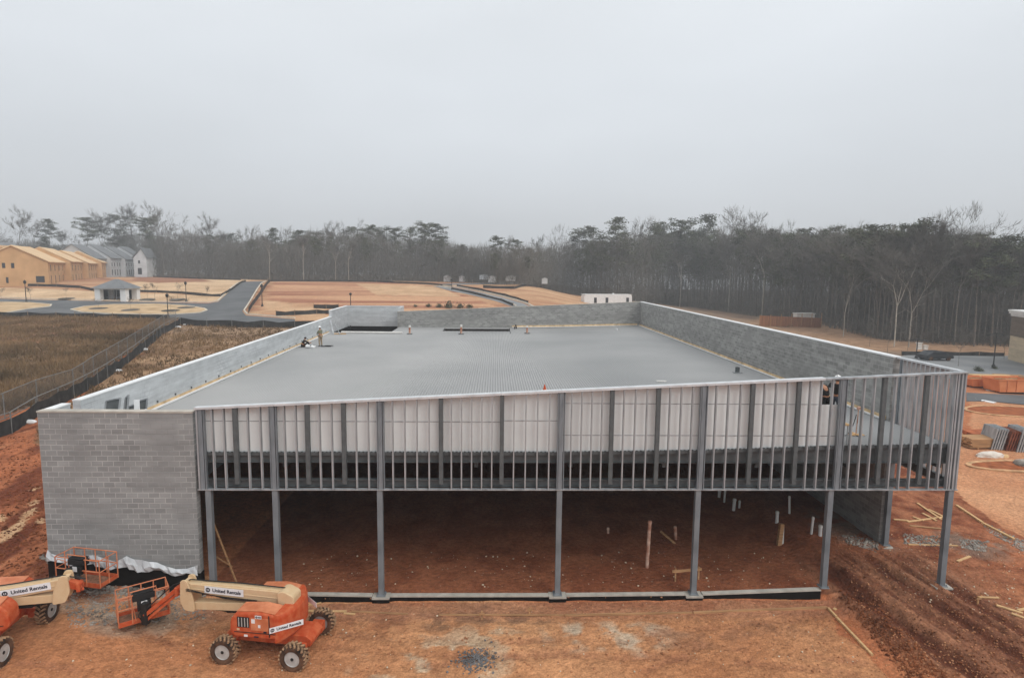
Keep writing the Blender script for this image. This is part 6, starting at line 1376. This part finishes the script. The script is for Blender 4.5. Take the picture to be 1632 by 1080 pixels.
# stones and clods: loose material nobody could count
def stones(name, label, cat, spots, material, seed, kind='stuff'):
    rg = np.random.RandomState(seed); bm = bmesh.new(); bmesh.ops.create_icosphere(bm, subdivisions=1, radius=1); bv = np.array([v.co[:] for v in bm.verts]); bf = np.array([[v.index for v in f.verts] for f in bm.faces]); bm.free()
    n = len(spots); X = spots[:, 0]; Y = spots[:, 1]; s = spots[:, 2]; Z = zt(X, Y)
    sc3 = rg.uniform(.6, 1.3, (n, 1, 3))*np.array([[[1, 1, .7]]]); jit = 1+rg.uniform(-.22, .22, (n, len(bv), 1)); th = rg.uniform(0, 2*PI, n); c, si = np.cos(th)[:, None], np.sin(th)[:, None]
    P = bv[None]*sc3*jit*s[:, None, None]; x = P[..., 0]*c-P[..., 1]*si; y = P[..., 0]*si+P[..., 1]*c
    V = np.stack([x+X[:, None], y+Y[:, None], P[..., 2]+(Z+s*.2)[:, None]], -1).reshape(-1, 3); F_ = (bf[None]+(np.arange(n)*len(bv))[:, None, None]).reshape(-1, 3)
    return tag(big_mesh(name, V, F_, material), label, cat, kind=kind)
def scatter_px(polys, n, s0, s1, seed):
    rs = random.Random(seed); out = []
    for poly in polys:
        xs = [p[0] for p in poly]; ys = [p[1] for p in poly]; k = 0
        while k < n//len(polys):
            u = rs.uniform(min(xs), max(xs)); v = rs.uniform(min(ys), max(ys))
            if not inpoly(np.array([u]), np.array([v]), poly)[0]: continue
            g = Gfast(u, v); out.append((g[0], g[1], s0+(s1-s0)*rs.random()**3)); k += 1
    return np.array(out)
_gc = {}
def Gfast(u, v):
    k0 = (int(u//12), int(v//6))
    def g_(a, b_):
        if (a, b_) not in _gc: p = G(a*12, b_*6); _gc[(a, b_)] = (p.x, p.y)
        return _gc[(a, b_)]
    fu, fv = u/12-k0[0], v/6-k0[1]; A, B, C, D_ = g_(*k0), g_(k0[0]+1, k0[1]), g_(k0[0], k0[1]+1), g_(k0[0]+1, k0[1]+1)
    return tuple((A[i]*(1-fu)+B[i]*fu)*(1-fv)+(C[i]*(1-fu)+D_[i]*fu)*fv for i in (0, 1))
M_CLOD = mat('clay_clod', S(168, 112, 80), .95, 0, .2, 1.2, .4, 10, spec=.05, col2=S(196, 144, 106)); M_GRAV = mat('grey_gravel', S(132, 124, 116), .9, 0, .3, 1.5, .3, 12, spec=.1, col2=S(176, 168, 158)); M_PALE = mat('pale_chips', S(206, 190, 166), .9, 0, .2, 1.5, spec=.1)
stones('clods', 'loose clods of clay scattered over the site ground', 'clods', scatter_px([[(-10, 940), (1340, 955), (1420, 1075), (-10, 1079)], [(1330, 850), (1632, 850), (1632, 1079), (1400, 1079)]], 6500, .008, .045, 1), M_CLOD, 1)
stones('mud_lumps', 'dark lumps along the ruts and the bank by the block wall', 'clods', np.concatenate([scatter_px([[(1330, 940), (1400, 960), (1510, 1079), (1440, 1079)]], 1300, .012, .07, 2), scatter_px([[(1330, 860), (1632, 1000), (1632, 1079), (1480, 1079)]], 1100, .01, .045, 22), scatter_px([[(0, 700), (60, 690), (78, 925), (0, 950)]], 1500, .015, .08, 23)]), mat('dark_clod', S(104, 58, 38), .95, 0, .3, 1.2, .4, 10, spec=.05, col2=S(150, 94, 64)), 2)
stones('gravel', 'grey gravel strewn by the lifts, wall foot and right columns', 'gravel', np.concatenate([scatter_px([[(100, 925), (330, 935), (330, 985), (110, 1000)]], 2200, .012, .05, 3), scatter_px([[(60, 885), (80, 885), (90, 930), (320, 938), (320, 955), (140, 945)]], 500, .03, .11, 4), scatter_px([[(1340, 850), (1400, 862), (1400, 880), (1350, 866)], [(1530, 858), (1575, 862), (1570, 880), (1530, 872)], [(1440, 850), (1500, 855), (1500, 872), (1440, 866)], [(1560, 828), (1632, 862), (1632, 880), (1575, 848)]], 1500, .02, .07, 5)]), M_GRAV, 3)
stones('pale_debris', 'pale chips and scraps dotted over the clay and the floor under the roof', 'debris', np.concatenate([scatter_px([[(470, 880), (1300, 880), (1300, 935), (470, 935)]], 190, .015, .05, 6), scatter_px([[(340, 960), (1300, 958), (1380, 1070), (0, 1070)]], 260, .012, .04, 7), scatter_px([[(1330, 850), (1632, 850), (1632, 1000), (1450, 950)]], 160, .015, .05, 8)]), M_PALE, 4)
p = G(760, 1052); rs = np.random.RandomState(3); k = rs.normal(0, .28, (420, 2)); sp_ = np.concatenate([p.x+k[:, :1]*1.1, p.y+k[:, 1:], rs.uniform(.015, .045, (420, 1))], 1); stones('grey_heap', 'small heap of dark grey grit spilt on the pad', 'grit heap', sp_, mat('dark_grit', S(108, 106, 106), .9, 0, .3, 3), 5)
# grass tufts on the brown field and strip
rg = np.random.RandomState(12); n = 60000; X = rg.uniform(-75, -2, n); Y = rg.uniform(10, 96, n); keep = inpoly(X, Y, [(q.x, q.y) for q in F_]); 
strip = inpoly(X, Y, pxpoly([(285, 516), (520, 522), (620, 522), (620, 560), (300, 640), (60, 720), (60, 684), (150, 620)])); dens = fbm(X*.2, Y*.25, 61, 3); kk_ = (keep & (rg.rand(n) < .95)) | (strip & (rg.rand(n) < .35)); X, Y = X[kk_], Y[kk_]; n = len(X); Z = zt(X, Y)
hh = rg.uniform(.12, .55, n)*(1+.6*(fbm(X*.2, Y*.25, 61, 3) > .55)); V = []
for k in range(5):
    th = rg.uniform(0, 2*PI, n); w_ = rg.uniform(.03, .08, n); lx, ly = rg.normal(0, .2, n), rg.normal(0, .2, n); ox, oy = rg.normal(0, .16, n), rg.normal(0, .16, n)
    V.append(np.stack([np.stack([X+ox-np.cos(th)*w_, Y+oy-np.sin(th)*w_, Z-.03], -1), np.stack([X+ox+np.cos(th)*w_, Y+oy+np.sin(th)*w_, Z-.03], -1), np.stack([X+ox+lx, Y+oy+ly, Z+hh*rg.uniform(.6, 1, n)], -1)], 1))
V = np.concatenate(V).reshape(-1, 3); M_GRASS = mat('dead_grass', S(112, 94, 70), .95, 0, .35, .12, spec=.05, col2=S(152, 124, 92))
tag(big_mesh('rough_grass', V, np.arange(len(V)).reshape(-1, 3), M_GRASS), 'rough brown dead grass on the field left of the building', 'grass', kind='stuff')
# shrubs behind the back wall and by the right wall
def shrub(u, v, vt, lab, seed, material=M_PINE, grp='dark shrubs on the bank'):
    p = G(u, v); dep = (p-CP).dot(fw); h = max(.6, (CP+ray(u, vt)*dep).z-p.z); o = thing('shrub', lab, 'shrub', p, 0, grp); rg = np.random.RandomState(seed); m_ = 260
    o_ = rg.normal(size=(m_, 3))*np.array([[.24, .24, .25]])*h; o_[:, 2] = np.abs(o_[:, 2])+h*.1; u_ = rg.normal(size=(m_, 3)); u_ /= np.linalg.norm(u_, axis=1)[:, None]; v_ = np.cross(u_, rg.normal(size=(m_, 3))); v_ /= np.linalg.norm(v_, axis=1)[:, None]; l_ = rg.uniform(.1, .2, (m_, 1))*h
    V = np.stack([o_-v_*l_*.4, o_+v_*l_*.4, o_+u_*l_], 1).reshape(-1, 3); big_mesh('foliage', V, np.arange(len(V)).reshape(-1, 3), material, o); sg = [(Vector((0, 0, -.1)), Vector((rg.normal()*.15*h, rg.normal()*.15*h, h*.6)), .03, .01) for _ in range(5)]; v2, f2 = seg_tubes(sg, 3); big_mesh('stem', v2, f2, M_BARK, o)
for i, (u, v, vt, lab) in enumerate(((683, 489, 481, 'leftmost small dark shrub peeping over the back wall'), (700, 490, 480, 'dark shrub second over the back wall'), (716, 491, 476, 'tallest pointed dark shrub over the back wall'), (733, 491, 479, 'dark shrub right of the pointed one over the back wall'), (748, 491, 481, 'rightmost small dark shrub over the back wall'), (662, 489, 483, 'low dark tuft at the pale corner of the back wall'), (1238, 520, 508, 'small dark shrub before the orange bank'), (1252, 521, 508, 'second dark shrub before the orange bank'), (1064, 484, 460, 'dark rounded evergreen bush over the right wall near the back corner'), (1560, 592, 580, 'low dark shrub in the parking lot island'), (1585, 588, 580, 'second low shrub in the parking lot island'))): shrub(u, v, vt, lab, i)
# fallen trunk
a = G(1328, 522); dep = (a-CP).dot(fw); q = CP+ray(1382, 470)*(dep+6); mb = MB(); mb.tube([a, (a+q)/2+Vector((0, 0, .3)), q], [.16, .12, .06], 8); solo(mb, 'fallen_tree', M_BARKL, 'pale fallen trunk leaning up from the mound into the wood', 'fallen tree')
# wooden hoarding on the mound
a = G(1210, 519); b_ = G(1308, 522); mb = MB(); dep = (b_-CP).dot(fw); h = .9*17/ppm(b_); d = (b_-a); o = thing('site_hoarding', 'low brown plank hoarding on the mound behind the right wall', 'hoarding', a); mb.bar(Vector((0, 0, h/2)), d+Vector((0, 0, h/2)), .1, h); mb.build('boards', mat('brown_planks', S(152, 104, 74), .9, 0, .2, 1, stretch=(6, 6, .4)), o)
for k in range(7): mb = MB(); q = d*(k/6)+Vector((0, -.09, 0)); mb.box(q.x-.06, q.x+.06, q.y-.06, q.y+.03, -.3, h+.15); mb.build('post', M_WOODG, o)
p = G(1290, 519); kk = ppm(p); mb = MB(); mb.box(p.x-14/kk, p.x+15/kk, p.y+2, p.y+4, p.z+.6*h, p.z+h+3/kk); mb.box(p.x-15/kk, p.x+16/kk, p.y+1.9, p.y+4.1, p.z+h+3/kk+.002, p.z+h+4.2/kk); solo(mb, 'site_cabin', M_PVC, 'pale flat cabin top showing above the plank hoarding', 'cabin')

# ------------------------------------------------------------------ right-hand yard
M_DUMP = mat('dumpster_orange', S(216, 124, 72), .65, 0, .12, .8, col2=S(222, 140, 92))
def dumpster(u0, u1, v, hpx, lab, rz=0.):
    a = G(u0, v); kk = ppm(a); L = (u1-u0)/kk; h = hpx/kk; o = thing('dumpster', lab, 'dumpster', a, rz, 'orange open-top dumpsters'); wd = 2.2
    mb = MB(); mb.hexa([(.35, .1, .15), (L-.5, .1, .15), (L-.5, wd-.1, .15), (.35, wd-.1, .15)], [(0, 0, h), (.08, 0, h), (.08, wd, h), (0, wd, h)]) if False else None
    for P in (((0.25, 0, .15), (L-.4, 0, .15), (L, 0, h), (0, 0, h), (0, .08, 0)), ((.25, wd, .15), (L-.4, wd, .15), (L, wd, h), (0, wd, h), (0, -.08, 0))):
        q = [Vector(x_) for x_ in P[:4]]; off = Vector(P[4]); mb.add(q+[x_+off for x_ in q], [(0, 1, 2, 3), (7, 6, 5, 4), (0, 4, 5, 1), (1, 5, 6, 2), (2, 6, 7, 3), (3, 7, 4, 0)])
    for (x0, x1) in ((.25, 0), (L-.4, L)): 
        s_ = .08 if x0 < 1 else -.08; mb.add([(x0, .08, .15), (x0, wd-.08, .15), (x1, wd-.08, h), (x1, .08, h), (x0+s_, .08, .15), (x0+s_, wd-.08, .15), (x1+s_, wd-.08, h), (x1+s_, .08, h)], [(0, 1, 2, 3), (7, 6, 5, 4), (0, 4, 5, 1), (1, 5, 6, 2), (2, 6, 7, 3), (3, 7, 4, 0)])
    mb.box(.35, L-.45, .08, wd-.08, .15, .25); mb.build('bin', M_DUMP, o)
    mb = MB(); mb.box(-.05, L+.05, -.08, -.001, h-.06, h+.06); mb.box(-.05, L+.05, wd+.001, wd+.08, h-.06, h+.06)
    n_ = max(3, int(L/.8))
    for k in range(1, n_): x = L*k/n_; mb.box(x-.05, x+.05, -.07, -.001, .2, h-.061)
    mb.build('ribs', M_DUMP, o); mb = MB(); mb.box(.4, L-.5, .3, .5, 0, .149); mb.box(.4, L-.5, wd-.5, wd-.3, 0, .149); mb.build('skids', M_BLK, o)
    mb = MB(); rs = random.Random(int(u0))
    for k in range(16): x = rs.uniform(.5, L-1.2); y = rs.uniform(.3, wd-.6); mb.box(x, x+rs.uniform(.3, 1), y, y+rs.uniform(.05, .3), h*.6, h*rs.uniform(.7, 1.02))
    mb.build('waste', M_WOODG, o)
dumpster(1547, 1586, 618, 14, 'smaller orange dumpster just right of the stud corner'); dumpster(1590, 1650, 627, 22, 'large orange dumpster cut by the right edge')
# lumber and panel stacks
def stack(u, v, w_, d_, nl, lab, mt, rz=0, th=.09, grp=None, name='lumber_stack', cat='lumber'):
    p = G(u, v); o = thing(name, lab, cat, p, rz, grp); rs = random.Random(int(u)); per = []
    for k in range(nl):
        mb = MB(); n_ = max(2, int(d_/.3)); 
        for j in range(n_): y = j*d_/n_; mb.box(rs.uniform(-.12, .12), w_+rs.uniform(-.12, .12), y+.012, y+d_/n_-.012, .1+k*th*1.15, .1+k*th*1.15+th)
        mb.build('layer', mt, o)
    for x in (w_*.2, w_*.8): mb = MB(); mb.box(x-.05, x+.05, 0, d_, 0, .098); mb.build('bearer', M_WOODG, o)
stack(1556, 604, 4.5, 1.6, 3, 'flat stack of tan boards before the parking lot near the stud corner', M_WOOD, -.1); stack(1590, 601, 3.0, 1.2, 2, 'low tan board stack behind the large dumpster', M_WOODG, -.3)
stack(1548, 716, 2.6, 1.3, 8, 'messy stack of grey-brown boards left of the steel forms', M_WOODG, .05, .07); stack(1552, 698, 2.0, 1.2, 3, 'small stack of orange-brown boards behind the messy stack', mat('rusty_boards', S(170, 96, 60), .9, 0, .2, 2), .1, .08)
def forms(u, v, n_, w_, h, lab, rusty=False, rz=0.):
    p = G(u, v); o = thing('steel_forms', lab, 'formwork panels', p, rz, 'steel forms leaning in the yard'); M_F = M_STUD if not rusty else mat('rusty_steel', S(130, 74, 52), .8, 0, .25, 3)
    for k in range(n_):
        x = k*.16; l_ = .3; mb = MB(); mb.hexa([(x, 0, 0), (x+.05, 0, 0), (x+.05, w_, 0), (x, w_, 0)], [(x+l_, 0, h), (x+l_+.05, 0, h), (x+l_+.05, w_, h), (x+l_, w_, h)])
        for j in range(4): z = .12+j*(h-.2)/3; xx = x+l_*z/h; mb.box(xx-.03, xx+.08, -.03, .0, z-.03, z+.03)
        for y_ in (0.0, w_-.05): mb.bar((x-.02, y_-.02, 0), (x+l_-.02, y_-.02, h), .08, .08)
        mb.build('panel', M_F, o)
forms(1580, 716, 5, 1.6, 1.5, 'grey steel forms leaning in the yard, left set', rz=-.2); forms(1604, 718, 4, 1.5, 1.4, 'rusty steel forms leaning between the two grey sets', True, rz=-.2); forms(1621, 720, 4, 1.7, 1.6, 'grey steel forms leaning at the right edge', rz=-.2)
def tarp(u, v, rx, ry, rz_, lab, material=M_PLASTIC, seed=1, nm='tarp', cat='tarpaulin'):
    p = G(u, v); bm = bmesh.new(); bmesh.ops.create_icosphere(bm, subdivisions=3, radius=1)
    for q in bm.verts:
        n_ = fbm(np.array([q.co.x*2+seed*5]), np.array([q.co.y*2+q.co.z*2]), seed, 3)[0]; q.co = Vector((q.co.x*rx, q.co.y*ry, max(-.1, q.co.z*rz_)))*(.75+.5*n_)+p
    me = bpy.data.meshes.new(nm); bm.to_mesh(me); bm.free(); me.materials.append(material); tag(link(bpy.data.objects.new(nm, me)), lab, cat)
tarp(1578, 727, .95, .4, .35, 'pale tarpaulin heaped in front of the grey steel forms', mat('pale_tarp', S(214, 204, 192), .7, 0, .08, 3), 2); tarp(1600, 728, .35, .25, .2, 'small tan sack beside the pale tarpaulin', M_WOOD, 5, 'sack', 'sack'); tarp(1630, 742, .5, .5, .45, 'grey rubble heap at the right edge', M_GRAV, 6, 'rubble_heap', 'rubble')
plank(1552, 636, 1585, 642, 'long white sheet lying on the asphalt by the dumpsters', .7, .06, M_WHITE, 'white_sheet', 'sheet'); plank(1572, 622, 1590, 623, 'thin white strip between the two dumpsters', .2, .05, M_WHITE, 'white_strip', 'board')
def ringkerb(c, r1, r2, lab):
    g = G(*c); pts = [(g.x+r1*math.cos(a_), g.y+r2*math.sin(a_)) for a_ in np.linspace(0, 2*PI, 26, False)]; kerb(pts, .3, .1, 0, True, 'earth_berm', 1, M_TANSOIL); drape('planting_bed', pts, M_SOIL, .08, 1.5)
ringkerb((1622, 657), 4.6, 2.2, ''); ringkerb((1632, 744), 3.6, 1.1, '')
# parked cars seen over the right wall
def car(u, v, lab, paint, rz=0.):
    p = G(u, v); o = thing('parked_car', lab, 'car', p, rz, 'cars in the parking lot'); L, Wd = 4.6, 1.8
    mb = MB(); prof = rr([(-2.3, .35), (2.25, .35), (2.3, .75), (1.3, .95), (.75, 1.42), (-1.2, 1.45), (-1.9, 1.0), (-2.3, .95)], .15); mb.prism(prof, -.9, .9); mb.build('body', paint, o, bevel=.08)
    mb = MB(); mb.prism([(1.12, .98), (.7, 1.38), (-1.15, 1.4), (-1.7, 1.02)], -.905, .905); mb.build('side_windows', M_GLASS, o)
    for x in (-1.45, 1.4):
        for y in (-.82, .82): mb = MB(); mb.lathe([(.33, -.1), (.33, .1), (.2, .11), (.0001, .11)], 18, Matrix.Translation((x, y, .33)) @ Matrix.Rotation(PI/2*(1 if y < 0 else -1), 4, 'X')); mb.build('wheel', M_RUBBER, o)
    for y in (-.65, .65): mb = MB(); mb.box(2.28, 2.32, y-.15, y+.15, .6, .72); mb.build('headlight', M_LOGO, o)
car(1490, 574, 'dark parked car seen just over the stud wall in the parking lot', mat('dark_car_paint', S(46, 50, 54), .3, .1, .05, 2, spec=.5), .1)
mb = MB(); p = G(1466, 557); kk = ppm(p); mb.box(p.x-3/kk, p.x+3/kk, p.y, p.y+.5, p.z, p.z+10/kk); mb.box(p.x-4/kk, p.x+4/kk, p.y-.1, p.y+.6, p.z+10/kk+.002, p.z+11/kk); solo(mb, 'utility_box', M_PVC, 'small white utility box on the brown bank beyond the parking lot', 'utility box')
mb = MB(); p = G(1476, 557); mb.box(p.x-3/kk, p.x+3/kk, p.y, p.y+.5, p.z, p.z+6/kk); mb.box(p.x-3.4/kk, p.x+3.4/kk, p.y-.1, p.y+.6, p.z+6/kk+.002, p.z+6.8/kk); solo(mb, 'utility_box', M_PVC, 'lower grey-white utility box right of the small white one', 'utility box')
# stockpile of earth behind the tan houses and mound at the right: shaped in the ground; small stone heap by the silt fence
for i, (u, v, lab) in enumerate(((5, 504, 'white bag on the silt fence line at the left edge'), (296, 518, 'white sandbag where the silt fences meet'), (284, 522, 'second white sandbag below the fence corner'), (231, 558, 'white sandbag half way down the fence'), (187, 592, 'pair of white sandbags lower down the fence'), (48, 674, 'white sandbag near the bottom of the fence'), (165, 602, 'small white sandbag below the pair'))):
    p = G(u, v); bm = bmesh.new(); bmesh.ops.create_icosphere(bm, subdivisions=2, radius=.32); rs = random.Random(i)
    for q in bm.verts: q.co = Vector((q.co.x*1.4, q.co.y*.8, q.co.z*.5))*(1+rs.uniform(-.12, .12))+p+Vector((0, 0, .1))
    me = bpy.data.meshes.new('sandbag'); bm.to_mesh(me); bm.free(); me.materials.append(M_WHITE); tag(link(bpy.data.objects.new('sandbag', me)), lab, 'sandbag', 'white sandbags along the fences')

# ------------------------------------------------------------------ haze
mb = MB(); mb.box(-331, 369, -61, 421, -6, 40); hz_ = mb.build('haze'); hz_.data.materials.clear()
hm = bpy.data.materials.new('haze_air'); hm.use_nodes = True; t = hm.node_tree; t.nodes.clear()
o_ = t.nodes.new('ShaderNodeOutputMaterial'); pv = t.nodes.new('ShaderNodeVolumePrincipled'); pv.inputs['Color'].default_value = (.86, .88, .9, 1); pv.inputs['Density'].default_value = .0011; pv.inputs['Anisotropy'].default_value = .2
t.links.new(pv.outputs[0], o_.inputs['Volume']); hz_.data.materials.append(hm); hz_['kind'] = 'stuff'
